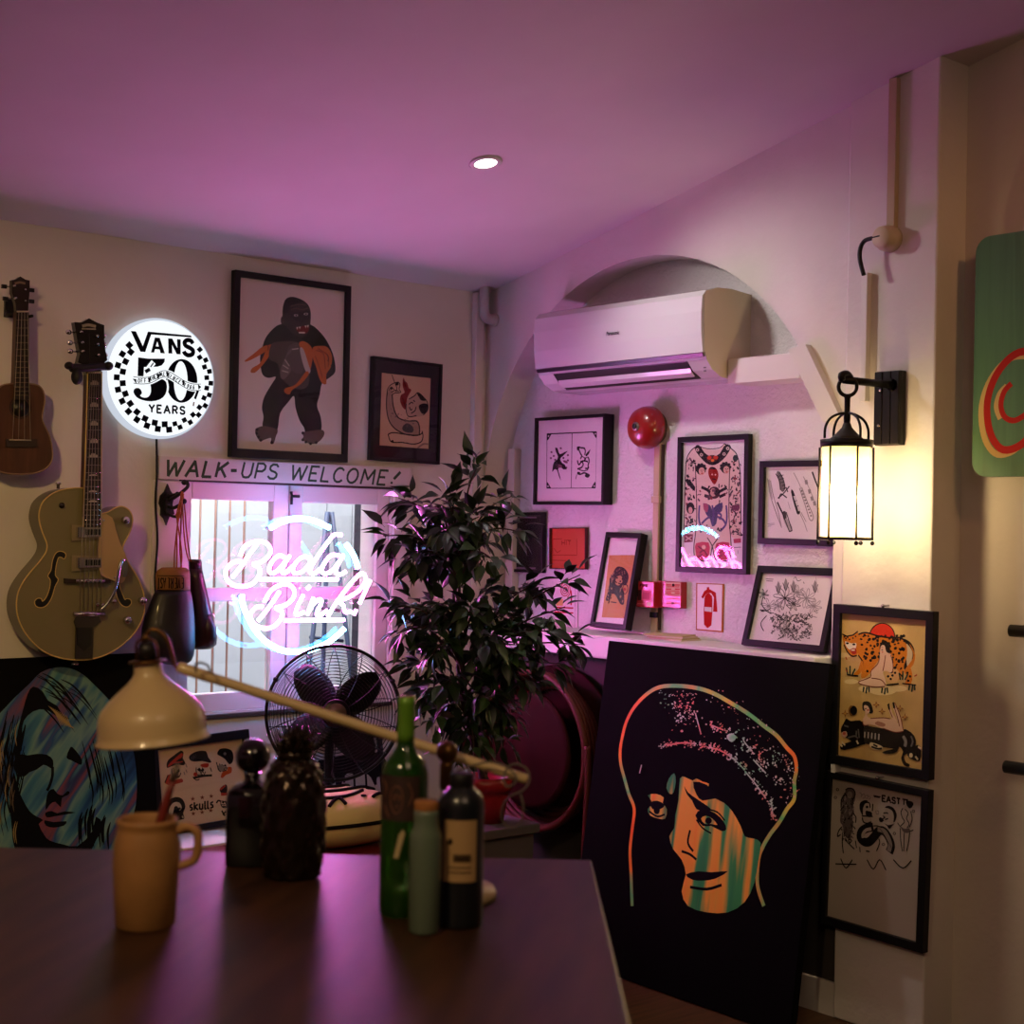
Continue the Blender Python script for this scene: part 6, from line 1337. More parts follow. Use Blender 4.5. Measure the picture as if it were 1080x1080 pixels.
# ------------------------------------------------------------------ low shelf, framed sheets on it, bench with a cushion
SZ = .418
sh = thing('low_shelf', (2.55, 4.37, 0), 'long low white shelf along the back wall under the window', 'shelf')
m = MB(); m.box2((2.245, 4.22, SZ - .03), (3.40, YB - .016, SZ), trimw); m.build('shelf_board', sh, bevel=.003)
for x_ in (2.26, 2.78, 3.38):
    m = MB(); m.box2((x_ - .012, 4.27, 0), (x_ + .012, YB - .02, SZ - .03), trimw); m.build('support', sh)
def skulls(a):
    k = '#171314'; rd = '#9c2f22'; w_ = '#bba78c'
    def skull(x, y, s):
        a.poly([(x - 42 * s, y - 20 * s), (x, y - 40 * s), (x + 42 * s, y - 20 * s), (x + 44 * s, y + 20 * s), (x + 25 * s, y + 60 * s), (x - 20 * s, y + 60 * s), (x - 42 * s, y + 20 * s)], w_, 2)
        a.dot(x - 15 * s, y + 2 * s, 14 * s, k); a.dot(x + 20 * s, y + 2 * s, 13 * s, k); a.poly([(x, y + 20 * s), (x + 8 * s, y + 36 * s), (x - 6 * s, y + 36 * s)], k)
        for i in range(5): a.line([(x - 18 * s + i * 9 * s, y + 42 * s), (x - 18 * s + i * 9 * s, y + 58 * s)], 4, k, 0)
        a.line([(x - 42 * s, y - 20 * s), (x - 42 * s, y + 20 * s), (x - 20 * s, y + 60 * s), (x + 25 * s, y + 60 * s), (x + 44 * s, y + 20 * s)], 7, k); a.line([(x - 22 * s, y + 50 * s), (x + 26 * s, y + 50 * s)], 4, k, 0)
        for i in range(8): a.line([(x + random.uniform(-36, 36) * s, y + random.uniform(-20, 50) * s), (x + random.uniform(-36, 36) * s, y + random.uniform(-20, 50) * s)], 5, k, 0)
    skull(278, 430, 1); a.poly([(185, 380), (200, 330), (250, 290), (320, 240), (348, 260), (340, 310), (362, 350), (350, 380), (300, 375), (230, 390), (195, 405)], k, 2); a.poly([(195, 395), (215, 360), (280, 300), (330, 262), (340, 290), (290, 330), (230, 380)], rd, 2); a.dot(315, 300, 14, rd); a.line([(260, 355), (340, 345)], 8, rd, 0)
    a.poly([(170, 550), (195, 480), (225, 465), (215, 510), (270, 520), (330, 505), (340, 540), (260, 560), (270, 575), (230, 570)], rd, 2); a.line([(170, 545), (200, 470)], 8, k, 0); a.lines([[(365, 360), (380, 400)], [(370, 420), (380, 450)], [(350, 440), (360, 470)]], 6, '#6b6258', 0)
    skull(510, 420, 1); a.poly([(398, 300), (425, 270), (480, 245), (560, 245), (580, 300), (612, 345), (590, 355), (530, 340), (450, 345), (410, 330)], '#2b2526', 2); a.line([(420, 335), (500, 330), (600, 350)], 7, k); a.poly([(510, 370), (585, 360), (575, 400), (520, 395)], rd, 2); a.line([(440, 500), (540, 480), (618, 475)], 16, k); a.dot(460, 465, 20, rd); a.lines([[(435, 490), (470, 520), (500, 510)], [(600, 400), (615, 440)]], 7, k)
    skull(725, 380, .85); a.poly([(665, 270), (690, 225), (750, 218), (805, 240), (822, 300), (812, 350), (780, 370), (740, 320), (690, 290)], k, 2); a.dot(740, 270, 14, '#5d5a5a'); a.poly([(700, 490), (720, 440), (760, 430), (770, 395), (805, 400), (800, 450), (750, 470), (720, 500)], '#a8481f', 2); a.dot(700, 405, 32, '#7a6e62', 34); a.lines([[(660, 350), (680, 420), (700, 440)]], 7, k)
    a.poly([(160, 800), (180, 740), (230, 695), (290, 680), (340, 705), (365, 770), (345, 830), (355, 880), (330, 895), (240, 905), (190, 860)], k, 3); a.poly([(220, 770), (260, 730), (310, 735), (330, 780), (310, 810), (290, 770), (260, 775), (235, 870), (205, 830)], w_, 2); a.dot(310, 790, 12, k); a.lines([[(180, 860), (205, 895)], [(345, 880), (335, 860)]], 12, '#9c8a74'); a.line([(240, 880), (240, 905)], 5, w_, 0)
    for x, y in ((435, 698), (525, 685), (610, 672), (440, 838), (524, 825), (606, 808)): a.star(x, y, 24, '#6b3524')
    # blackletter word: upright broken strokes
    def bl(L, wd=13): a.lines(L, wd, k, 0)
    bl([[(428, 750), (410, 762), (412, 778), (428, 782), (430, 800), (412, 806)]], 12); bl([[(450, 730), (450, 806)], [(480, 752), (452, 772), (482, 800)]]); bl([[(500, 745), (500, 790), (515, 798), (526, 790)], [(528, 742), (528, 798)]]); bl([[(550, 722), (550, 790), (560, 794)]]); bl([[(576, 720), (576, 786), (588, 790)]]); bl([[(625, 726), (606, 738), (608, 752), (624, 758), (626, 776), (604, 784)]], 12)
    skull(735, 730, .8); a.poly([(690, 620), (700, 590), (745, 560), (762, 580), (760, 640), (720, 655)], k, 2); a.line([(695, 610), (745, 570)], 14, rd, 0); a.lines([[(660, 740), (675, 715), (700, 720)], [(710, 810), (740, 860)], [(720, 850), (750, 815)]], 12, k)
    a.poly([(700, 640), (765, 640), (765, 665), (705, 670)], rd)
f_sk = lambda x, y, top=True: onY(x, y, YB - (.05 if top else .09))
t, ff = framed('framed_tattoo_sheet', 'black frame with capped skull drawings around the word skulls, on the low shelf', [(163.5, 783.5), (268, 767), (265, 867), (162, 882)], f_sk, (.024, .024, .018, .030), .022, mat('skull_paper', '#c2a684', .7), skulls, (155, 765, 9))
t.location = t.location
def drips(a):
    k = '#17161b'
    a.poly([(520, 640), (820, 600), (830, 700), (800, 720), (790, 760), (770, 720), (740, 700), (700, 720), (680, 700), (640, 715), (625, 800), (605, 830), (600, 720), (545, 740), (550, 800), (530, 820), (520, 730)], k, 2)
    a.poly([(515, 735), (550, 720), (560, 790), (540, 860), (520, 830)], k, 2)
    for x in (640, 690, 745, 790): a.line([(x, 690), (x + 4, 745 + (x * 7) % 40)], 9, k, 0)
    a.line([(600, 850), (800, 820)], 3, '#8a8078', 0)
framed('framed_drawing', 'black frame with dripping black ink drawing standing on the shelf behind the fan', [(327, 782), (407, 771), (405, 849.5), (328, 861.5)], f_sk, (.018, .018, .022, .018), .022, mat('drip_paper', '#b8b0aa', .7), drips, (220, 660, 4.5))
# red bench
rleather = mat('red_leather', '#5d1a14', .45, noise=.15, nscale=6)
bn = thing('red_bench', (2.35, 3.85, 0), 'low dark red upholstered bench in front of the shelf', 'bench')
m = MB(); m.box2((1.75, 3.60, .33), (2.83, 4.19, .425), rleather); m.build('seat_cushion', bn, bevel=.03)
m = MB(); m.box2((1.78, 3.63, .27), (2.80, 4.17, .33), mat('bench_wood', '#2a1a12', .5)); m.build('seat_frame', bn)
for sx in (1.82, 2.76):
    for sy in (3.67, 4.13): m = MB(); m.box2((sx - .025, sy - .025, 0), (sx + .025, sy + .025, .27), mat('bench_wood')); m.build('leg', bn)
# pale yellow cushion with black brush marks
cc = onY(357, 899, 3.98)
cz = .425
cu_ = thing('printed_cushion', (cc.x, 3.98, cz), 'pale yellow cushion with black brush line print lying on the red bench', 'cushion')
m = MB(); Wc, Dc, Hc = .19, .15, .085
rings = []
NX = 28
for i in range(13):
    p_ = -PI / 2 + PI * i / 12; z = math.sin(p_); rr_ = max(.02, math.cos(p_) ** .55)
    R = []
    for k_ in range(NX):
        an = 2 * PI * k_ / NX; c_, s_ = math.cos(an), math.sin(an); e = .55
        sq = (abs(c_) ** (2 / e * .5) + abs(s_) ** (2 / e * .5)) ** (-e) if False else 1 / max(abs(c_), abs(s_)) ** .55
        R.append(V((cc.x + Wc * rr_ * c_ * sq, 3.98 + Dc * rr_ * s_ * sq, cz + Hc + Hc * z + .00)))
    rings.append(R)
m.loft(rings, mat('cushion_yellow', '#d8c88a', .8)); co = m.build('cover', cu_)
def on_cush(u, v):
    # u,v in -1..1 on the upper side, z from the same dome
    rad = min(.98, max(abs(u), abs(v), math.hypot(u, v) * .86))
    z = math.sqrt(max(0, 1 - rad ** (2 / .55)))
    return V((cc.x + Wc * u, 3.98 + Dc * v, cz + Hc + Hc * z + .002))
m = MB()
for L in ([(-.8, -.2), (-.4, -.55), (0, -.5), (.3, -.3)], [(-.5, .1), (-.1, -.1), (.4, .05), (.75, .3)], [(-.6, -.75), (-.35, -.6), (-.3, -.8)], [(.3, -.7), (.55, -.55), (.75, -.65)], [(.5, -.1), (.7, 0), (.6, .2)], [(-.2, .5), (.2, .4), (.5, .6)], [(-.75, .4), (-.5, .5), (-.3, .7)]):
    m.tube([on_cush(*p) for p in cat(L, 6)], .006, ink('#15110f'), 6)
m.ball(on_cush(.15, -.62), (.010, .010, .004), ink('#15110f'), 10, 6); m.build('printed_lines', co)
m = MB(); m.tube([V((cc.x + Wc * 1.0 * math.cos(a_) / max(abs(math.cos(a_)), abs(math.sin(a_))) ** .55, 3.98 + Dc * math.sin(a_) / max(abs(math.cos(a_)), abs(math.sin(a_))) ** .55, cz + Hc)) for a_ in [2 * PI * i / 40 for i in range(40)]], .006, ink('#15110f'), 8, closed=True); m.build('piping', cu_)

# ------------------------------------------------------------------ fan on the shelf
YF = 4.2
fc_ = onY(352, 752, YF)
k = (fc_ - EYE).dot(FW) / F
R0 = 70.5 * k
fdir = (V((EYE.x, EYE.y, EYE.z)) - fc_); fdir.z = 0; fdir = fdir.normalized(); fdir = (fdir + V((.12, 0, .10))).normalized()
fx = V((0, 0, 1)).cross(fdir).normalized(); fy = fdir.cross(fx)
ff_ = Fr(fc_, fx, fy)
fan = thing('desk_fan', V((fc_.x, YF + .03, SZ)), 'black round wire-caged fan standing on the shelf in front of the window', 'fan')
fmt = mat('fan_black', '#131113', .35, metal=.5)
def circ(r, w, n=64): return [ff_.at(r * math.cos(2 * PI * i / n), r * math.sin(2 * PI * i / n), w) for i in range(n)]
m = MB(); m.tube(circ(R0, 0), .006, fmt, 8, closed=True); m.build('outer_ring', fan)
def grille(nm, sgn, dep):
    m = MB(); 
    for i in range(1, 17):
        t = i / 17; r = R0 * (.2 + .8 * t); w = sgn * dep * math.sqrt(max(0, 1 - (t) ** 2.4)); m.tube(circ(r, w, 56), .0013, fmt, 4, closed=True)
    for j in range(14):
        an = 2 * PI * j / 14; P = []
        for i in range(9):
            t = i / 8; r = R0 * (.2 + .8 * t); w = sgn * dep * math.sqrt(max(0, 1 - t ** 2.4)); P.append(ff_.at(r * math.cos(an + .25 * t * sgn), r * math.sin(an + .25 * t * sgn), w))
        m.tube(P, .0017, fmt, 5)
    return m.build(nm, fan)
grille('front_grille', 1, .07); grille('rear_grille', -1, .085)
m = MB(); m.lathe(ff_.at(0, 0, .066), [(R0 * .21, 0), (R0 * .21, .008), (R0 * .19, .013), (R0 * .001, .014)], fmt, 28, ff_.n); hubc = m.build('badge_disc', fan)
m = MB(); m.lathe(ff_.at(0, 0, .081), [(R0 * .15, 0), (R0 * .15, .0016)], mat('badge_bronze', '#6a5a44', .4, metal=.6), 24, ff_.n); m.build('badge', hubc)
for j in range(4):
    a0 = math.radians(38 + 90 * j); m = MB(); rows = []
    for i in range(9):
        t = i / 8; r = R0 * (.16 + .70 * t); hwid = R0 * (.14 + .24 * math.sin(PI * min(1, t * .75 + .15)) ** 1.2) * (1 if t < .95 else .72)
        row = []
        for q_ in range(7):
            s_ = -1 + 2 * q_ / 6; an = a0 + s_ * hwid / max(r, R0 * .25) * .75; row.append(ff_.at(r * math.cos(an), r * math.sin(an), .0 + .028 * s_))
        rows.append(row)
    n7 = 7; vs = [p for rw in rows for p in rw] + [p - ff_.n * .003 for rw in rows for p in rw]; o9 = 63
    fs = [(i * 7 + q_, i * 7 + q_ + 1, (i + 1) * 7 + q_ + 1, (i + 1) * 7 + q_) for i in range(8) for q_ in range(6)]
    fs2 = [tuple(o9 + x for x in f[::-1]) for f in fs]
    edge = [q_ for q_ in range(7)] + [i * 7 + 6 for i in range(1, 9)] + [8 * 7 + q_ for q_ in range(5, -1, -1)] + [i * 7 for i in range(7, 0, -1)]
    fs3 = [(edge[i], o9 + edge[i], o9 + edge[(i + 1) % len(edge)], edge[(i + 1) % len(edge)]) for i in range(len(edge))]
    m.add(vs, fs + fs2 + fs3, mat('fan_blade', '#0e0c0d', .5, spec=.25), True); m.build('blade', fan)
m = MB(); m.lathe(ff_.at(0, 0, -.02), [(R0 * .17, 0), (R0 * .17, .035), (R0 * .12, .05), (.001, .055)], fmt, 24, ff_.n); m.build('hub', fan)
m = MB(); m.lathe(ff_.at(0, 0, -.085), [(.05, 0), (.062, -.02), (.062, -.075), (.045, -.10), (.001, -.104)][::-1], fmt, 24, ff_.n); m.lathe(ff_.at(0, 0, -.09), [(.02, 0), (.02, .075)], fmt, 14, ff_.n); mo = m.build('motor', fan)
bx_ = ff_.at(0, 0, -.12)
m = MB(); m.tube([V((bx_.x, bx_.y, bx_.z - .03)), V((bx_.x, bx_.y, bx_.z - .06)), V((bx_.x, bx_.y, SZ + .02))], .016, fmt, 12); m.build('stem', fan)
m = MB(); m.lathe((bx_.x, bx_.y, SZ), [(.085, 0), (.085, .008), (.06, .018), (.02, .028)], fmt, 32); m.build('base', fan)
for an in (28, 150, 270):
    m = MB(); p_ = ff_.at(R0 * math.cos(math.radians(an)), R0 * math.sin(math.radians(an)), 0); m.ball(p_, .010, fmt, 8, 6); m.build('clip', fan)

# ------------------------------------------------------------------ hose reel below the sill
HX, HY, HZ, HR = XR - .10, 3.99, .655, .30
hr = thing('fire_hose_reel', (XR, HY, HZ - HR), 'dark red fire hose reel mounted low on the right wall behind the plant', 'hose reel')
hred = mat('reel_red', '#2a0a07', .7, spec=.1, noise=.1, nscale=8); hose = mat('hose_rubber', '#4a1a0c', .55, spec=.3)
m = MB(); m.lathe((HX + .06, HY, HZ), [(HR * .5, 0), (HR * .98, .002), (HR, .006), (HR, .012), (HR * .95, .016), (HR * .5, .018)], hred, 56, (1, 0, 0)); m.build('back_disc', hr)
m = MB(); m.lathe((HX - .075, HY, HZ), [(.03, -.02), (.05, -.014), (HR * .62, -.004), (HR * .70, 0), (HR * .70, .01), (.05, .012)], hred, 56, (1, 0, 0)); m.build('front_disc', hr)
m = MB()
for L, r_ in ((0, .93), (1, .91), (2, .89), (3, .86), (4, .8), (5, .75)):
    m.tube([(HX - .062 + L * .022, HY + HR * r_ * math.cos(2 * PI * i / 56), HZ + HR * r_ * math.sin(2 * PI * i / 56)) for i in range(56)], .0135, hose, 10, closed=True)
P = [(HX - .06, HY - HR * .95, HZ + .05), (HX - .065, HY - HR * .99, HZ - .08), (HX - .065, HY - HR * .97, HZ - .25), (HX - .06, HY - HR * .92, HZ - .42), (HX - .06, HY - HR * .7, HZ - .52), (HX - .06, HY - HR * .2, HZ - .545), (HX - .06, HY + .1, HZ - .5)]
m.tube(cat(P, 6), .0135, hose, 10); m.build('hose', hr)
m = MB(); m.lathe((XR, HY, HZ), [(.05, 0), (.05, .10)], hred, 24, (-1, 0, 0)); m.box2((XR - .01, HY - .08, HZ - .1), (XR, HY + .08, HZ + .1), hred); m.build('axle', hr)
m = MB(); m.box2((HX - .082, HY + .0 - .03, HZ - .02), (HX - .079, HY + .035, HZ + .11), mat('reel_label', '#8a8a80', .6)); m.build('label_plate', hr)

# ------------------------------------------------------------------ ficus
TP = 4.72
stn = thing('plant_stand', (0, 0, 0), 'grey square stand carrying the red plant pot in the corner', 'plant stand')
pc_ = atd(514, 866, TP); stn.location = (pc_.x, pc_.y, 0)
gs = mat('stand_grey', '#4a4648', .6)
m = MB(); m.box2((pc_.x - .12, pc_.y - .12, pc_.z - .03), (pc_.x + .12, pc_.y + .12, pc_.z), gs); m.build('top_board', stn, bevel=.004)
m = MB(); m.box2((pc_.x - .105, pc_.y - .105, 0), (pc_.x + .105, pc_.y + .105, pc_.z - .03), gs); m.build('body_panel', stn)
kp = TP / F
pl = thing('potted_ficus', (pc_.x, pc_.y, pc_.z), 'tall leafy ficus with thin twisted stems in a red pot, in the corner', 'plant')
m = MB(); m.lathe((pc_.x, pc_.y, pc_.z), [(17 * kp, 0), (21 * kp, 26 * kp), (22 * kp, 33 * kp), (25 * kp, 34 * kp), (26 * kp, 48 * kp), (23.5 * kp, 48 * kp), (22 * kp, 40 * kp), (.001, 40 * kp)], mat('pot_red', '#8c1a22', .35), 36); m.build('pot', pl)
m = MB(); m.lathe((pc_.x, pc_.y, pc_.z + 40.2 * kp), [(22 * kp, 0), (.001, .004)], mat('potting_soil', '#1d1510', .95, bump=.6), 24, caps=False); m.build('soil', pl)
bark = mat('ficus_bark', '#3d2a20', .8, noise=.2, nscale=20)
m = MB(); stems = []
trunk_px = [(512, 826), (500, 780), (489, 730), (484, 680), (482, 640), (480, 600), (478, 565), (476, 535)]
for j in range(3):
    P = []
    for i, (x, y) in enumerate(cat(trunk_px, 6)):
        ph = y / 9 + j * 2.09; P.append(tuple(atd(x + 3.4 * math.cos(ph), y, TP + .014 * math.sin(ph))))
    m.tube(P, [.0075 * (1 - .45 * i / len(P)) for i in range(len(P))], bark, 8)
rr = random.Random(21)
# branch tips (px, py, depth offset) with the spread of their leaves
BR = [  # start, tip, droop, n leaves
 ((480, 590), (507, 485), 0, 26), ((479, 600), (540, 523), .05, 26), ((480, 605), (546, 560), -.1, 26), ((480, 600), (420, 525), .0, 30), ((480, 615), (404, 565), -.05, 32), ((481, 610), (430, 590), -.15, 30), ((479, 595), (455, 535), .1, 30),
 ((480, 590), (470, 520), -.1, 26), ((480, 600), (505, 545), -.15, 26), ((481, 620), (520, 590), -.2, 26), ((480, 600), (500, 570), .15, 26), ((480, 610), (450, 570), .15, 26), ((481, 605), (440, 610), -.05, 24), ((480, 600), (470, 560), -.2, 26),
 ((484, 690), (408, 640), -.05, 34), ((484, 700), (418, 668), -.15, 34), ((484, 690), (440, 640), .1, 34), ((485, 700), (455, 690), -.2, 34), ((484, 690), (470, 640), -.1, 30), ((485, 700), (500, 640), -.2, 34), ((485, 690), (520, 620), .05, 30),
 ((486, 720), (612, 606), .0, 26), ((486, 715), (570, 612), -.05, 34), ((486, 720), (596, 640), -.15, 34), ((487, 720), (617, 680), -.1, 32), ((487, 725), (580, 665), -.2, 36), ((487, 720), (550, 650), -.1, 36), ((487, 730), (545, 690), -.2, 36), ((488, 740), (590, 700), -.05, 30), ((487, 730), (520, 670), -.25, 36), ((488, 735), (560, 720), -.15, 34),
 ((489, 750), (440, 735), -.1, 30), ((489, 750), (430, 700), .1, 30), ((490, 760), (455, 765), -.15, 30), ((492, 765), (520, 740), -.2, 34), ((492, 770), (500, 790), -.15, 26), ((492, 765), (540, 755), -.1, 30), ((494, 775), (475, 790), -.1, 26), ((490, 755), (470, 720), -.2, 30), ((494, 775), (535, 785), -.1, 22)]
leafM = [mat('leaf_dark', '#22331d', .38, noise=.25, nscale=15), mat('leaf_mid', '#2f4526', .38, noise=.25, nscale=15), mat('leaf_deep', '#1a2519', .38)]
lf = MB()
def leaf(p, d, up_, L, W, m_):
    d = d.normalized(); s_ = d.cross(up_); s_ = s_.normalized() if s_.length > 1e-4 else V((1, 0, 0)); n_ = s_.cross(d)
    st_ = .14
    sh_ = [(0, .08), (.12, .55), (.3, 1), (.5, .95), (.7, .6), (.87, .22), (1, .02)]
    vs = []
    for t, w_ in sh_:
        c_ = p + d * (L * (st_ + t)) - n_ * (.28 * L * t * t); o_ = s_ * (W * w_); lift = n_ * (W * w_ * .35)
        vs += [c_ - o_ + lift, c_, c_ + o_ + lift]
    fs = []
    for i in range(6):
        b = i * 3; fs += [(b, b + 1, b + 4, b + 3), (b + 1, b + 2, b + 5, b + 4)]
    lf.add(vs, fs, m_, True)
    lf.add([p - s_ * .0008, p + s_ * .0008, vs[1] + s_ * .0008, vs[1] - s_ * .0008], [(0, 1, 2, 3)], m_)
for (sx, sy), (tx, ty), dd, n in BR:
    a_ = atd(sx, sy, TP); b_ = atd(tx, ty, TP + dd + rr.uniform(-.05, .05))
    b_.x = min(b_.x, XR - .10); b_.y = min(b_.y, YB - .1)
    mid = (a_ + b_) / 2 + V((0, 0, .05 + .02 * rr.random()))
    P = [V(q) for q in cat([tuple(a_), tuple(mid), tuple(b_)], 8)]
    m.tube(P, [.0045 * (1 - .7 * i / len(P)) for i in range(len(P))], bark, 6)
    for i in range(n):
        t = .25 + .75 * rr.random() ** .75; j = t * (len(P) - 1); q = P[int(j)]; q2 = P[min(int(j) + 1, len(P) - 1)]
        ax_ = (q2 - q) if (q2 - q).length > 1e-5 else (P[-1] - P[-2]); ax_ = ax_.normalized()
        o_ = V((rr.gauss(0, 1), rr.gauss(0, 1), rr.gauss(0, .8))).normalized()
        d_ = ax_ * .55 + o_ * .8 + V((0, 0, -.35 if t < .9 else -.1)); base_ = q + o_ * rr.uniform(0, .035)
        L_ = rr.uniform(.055, .085)
        tip = base_ + d_.normalized() * L_ * 1.2
        if tip.x > XR - .02 or tip.y > YB - .03: continue
        leaf(base_, d_, V((rr.gauss(0, .4), rr.gauss(0, .4), 1)), L_, L_ * rr.uniform(.19, .25), rr.choice(leafM))
m.build('stems', pl); lf.build('foliage', pl)
# ------------------------------------------------------------------ table in the foreground
TZ = .92
fwd = V((FW.x, FW.y, 0)).normalized(); rgt = V((fwd.y, -fwd.x, 0))
tb_o = fwd * 1.86 + rgt * -.46
ft_ = Fr((tb_o.x, tb_o.y, TZ), rgt, fwd)
twood = streak('table_wood', [(.3, '#2c1b12'), (.5, '#3d2617'), (.7, '#4a2f1d')], (1.2, 9, 9), (0, 0, math.atan2(rgt.y, rgt.x)), 3, .4)
tb = thing('wooden_table', V((tb_o.x, tb_o.y, 0)), 'dark wooden table in the foreground carrying the desk lamp and bottles', 'table')
m = MB(); m.box2((-.66, -.50, -.035), (.60, .52, 0), twood, ft_); m.build('tabletop', tb, bevel=.004)
m = MB(); m.ring(ft_, rect(-.60, -.44, .54, .46), rect(-.575, -.415, .515, .435), -.115, -.035, twood); m.build('apron', tb)
for sx in (-.585, .525):
    for sy in (-.425, .445):
        m = MB(); m.box2((sx - .025, sy - .025, -TZ), (sx + .025, sy + .025, -.035), twood, ft_); m.build('leg', tb, bevel=.003)
def base_at(px, t):
    """point on the table top at column px and depth t"""
    py = 540 + F * ((FW.z + RT.z * (px - 540) / F) - (TZ - EYE.z) / t) / UP.z
    return atd(px, py, t)
def lath(m, px, t, prof, mt, seg=36):
    """prof: (half width px, photo py) from top or bottom at depth t, standing on the table"""
    b = base_at(px, t); k = t / F; py0 = px_of(b)[1]
    m.lathe(b, [(max(.0005, hw * k), (py0 - py) * k) for hw, py in prof], mt, seg)
    return b
def zpx(px, t, py): b = base_at(px, t); return b + V((0, 0, (px_of(b)[1] - py) * t / F))

# ---- desk lamp
t_ = 2.12
cr = mat('lamp_cream', '#c2a878', .38, coat=.2); brs = mat('lamp_brass', '#6b4a26', .35, metal=.85)
lb = base_at(468, t_)
dl = thing('desk_lamp', lb, 'cream work lamp with a bell shade on a long arm pivoting on a brass ball', 'lamp')
k = t_ / F
m = MB(); m.lathe(lb, [(.075, 0), (.076, .006), (.072, .014), (.02, .02), (.012, .024)], cr, 36); m.build('base', dl)
pv = zpx(468, t_, 793)
m = MB(); m.tube([lb + V((0, 0, .02)), pv + V((0, 0, -.05))], .0075, cr, 14); m.build('stem', dl)
m = MB(); m.lathe(pv, [(.0075, -.055), (.0095, -.05), (.0095, -.02), (.0085, -.014)], brs, 16); m.build('stem_collar', dl)
m = MB(); m.ball(pv, 11.5 * k, brs, 24, 16); m.build('pivot_ball', dl)
A0, A1 = atd(188, 703.5, t_ + .03), atd(556, 822, t_ + .03)
ad = (A1 - A0).normalized()
m = MB(); m.tube([A0, A0 + ad * .004, A0 + ad * .05, A0 + ad * .055, A1 - ad * .004, A1], [5.4 * k, 6.2 * k, 6.2 * k, 5.6 * k, 5.4 * k, 5.2 * k], cr, 20); m.build('arm', dl)
ax_ = (UP * math.cos(math.radians(4)) - RT * math.sin(math.radians(4)) + FW * .0).normalized()
rc = atd(161.5, 780, t_ + .03)
prof = [(59.5, 0), (60.5, -1), (60.5, .5), (58, 3), (57.2, 10), (56.5, 20), (55.2, 27), (52, 34), (44, 43.5), (33, 53), (23, 61), (17, 67.5), (15, 72), (14.4, 79), (14, 83)]
m = MB(); m.lathe(rc, [(r_ * k, h * k) for r_, h in prof] + [((r_ - 1) * k, h * k) for r_, h in prof[::-1]], cr, 56, ax_, caps=False); shd = m.build('shade', dl)
S = lambda h, u=0: rc + ax_ * (h * k) + RT * (u * k)
m = MB(); m.lathe(S(83), [(14 * k, -.8 * k), (20 * k, 0), (20 * k, 1.6 * k), (13 * k, 2.4 * k)], brs, 36, ax_); m.build('collar_ring', shd)
m = MB(); m.lathe(S(85), [(9.5 * k, 0), (9.5 * k, 13 * k), (7 * k, 19 * k), (.001, 20 * k)], mat('socket_dark', '#1a1410', .4), 24, ax_); m.build('socket', shd)
m = MB()
for s_ in (-1, 1): m.tube([S(84, 11.5 * s_), S(100, 11.5 * s_), S(105, 9.5 * s_), S(107, 5 * s_)], 1.6 * k, brs, 8)
m.tube([S(107, -6), S(107.5, 0), S(107, 6)], 2.2 * k, brs, 8); m.build('yoke', shd)
m = MB(); m.tube(cat([tuple(S(107, -1)), tuple(S(114, 2)), tuple(S(118, 8)), tuple(S(115, 16)), tuple(S(104, 24)), tuple(A0 - ad * .004), tuple(A0 + ad * .01)], 5), 2.4 * k, brs, 10); m.ball(S(109, 0), 4.2 * k, brs, 12, 8); m.build('shade_bracket', dl)
m = MB()
cord = [(207, 709), (206, 701), (212, 699), (219, 702), (222, 709)]
P = [tuple(atd(x, y, t_ + .0)) for x, y in cord]; m.tube(cat(P, 5), 1.3 * k, mat('cord_grey', '#5a5046', .6), 8); m.build('cord_loop', dl)
cord = [(470, 815), (485, 812), (505, 806), (522, 805), (538, 811), (549, 823), (556, 828), (557, 816), (549, 807), (538, 808), (530, 818), (532, 830), (543, 836), (556, 829), (557, 818)]
cord = [(482, 813), (497, 808), (512, 804), (525, 805), (537, 811), (545, 822)]
loop = [(545, 822), (536, 830), (531, 822), (536, 809), (546, 806), (556, 812), (558, 824), (551, 834), (538, 840), (530, 851), (529, 863), (535, 871), (543, 872), (550, 864), (552, 850), (549, 838)]
def cpt(i, q): return tuple(atd(q[0], q[1], t_ - .004 + .012 * math.sin(i * .9)))
m = MB(); m.tube(cat([cpt(i, q) for i, q in enumerate(cord + loop[1:])], 6), 1.15 * k, mat('cord_grey'), 8); m.build('cord', dl)

# ---- green bottle
def lathe_thing(nm, px, t, label, catg): b = base_at(px, t); return thing(nm, b, label, catg)
t_ = 2.02; PB = 424; k = t_ / F
yb = px_of(base_at(PB, t_))[1]
gb_ = lathe_thing('green_bottle', PB, t_, 'tall green glass bottle with green foil neck and a dark brown label', 'bottle')
ggl = mat('green_glass', '#2f6a1c', .06, trans=.75, ior=1.5)
m = MB(); lath(m, PB, t_, [(22, yb), (24, yb - 2), (24.5, yb - 12), (24.5, 822), (24, 812), (21, 803), (14.5, 795), (9.5, 787), (8.6, 778), (8.4, 742), (8.4, 740)], ggl); m.build('glass_body', gb_)
m = MB(); lath(m, PB, t_, [(9, 782), (9.1, 774), (9.1, 766), (8.9, 764), (9.1, 762), (8.9, 745), (9.1, 743), (9.1, 735.5), (8, 735)], mat('green_foil', '#5d8a24', .35, metal=.2)); fo_ = m.build('foil', gb_)
m = MB(); lath(m, PB, t_, [(8.2, 735.4), (8.2, 734), (.1, 733.8)], mat('foil_top', '#7c6a34', .5)); m.build('foil_cap', fo_)
b = base_at(PB, t_)
def wrap(m, b, r, y0, y1, a0, a1, mt, k, py0, n=20):
    vs = []
    for i in range(n + 1):
        an = a0 + (a1 - a0) * i / n; d = -fwd * math.cos(an) + rgt * math.sin(an)
        for y in (y0, y1): vs.append(b + d * r + V((0, 0, (py0 - y) * k)))
    m.add(vs, [(2 * i, 2 * i + 2, 2 * i + 3, 2 * i + 1) for i in range(n)], mt, True)
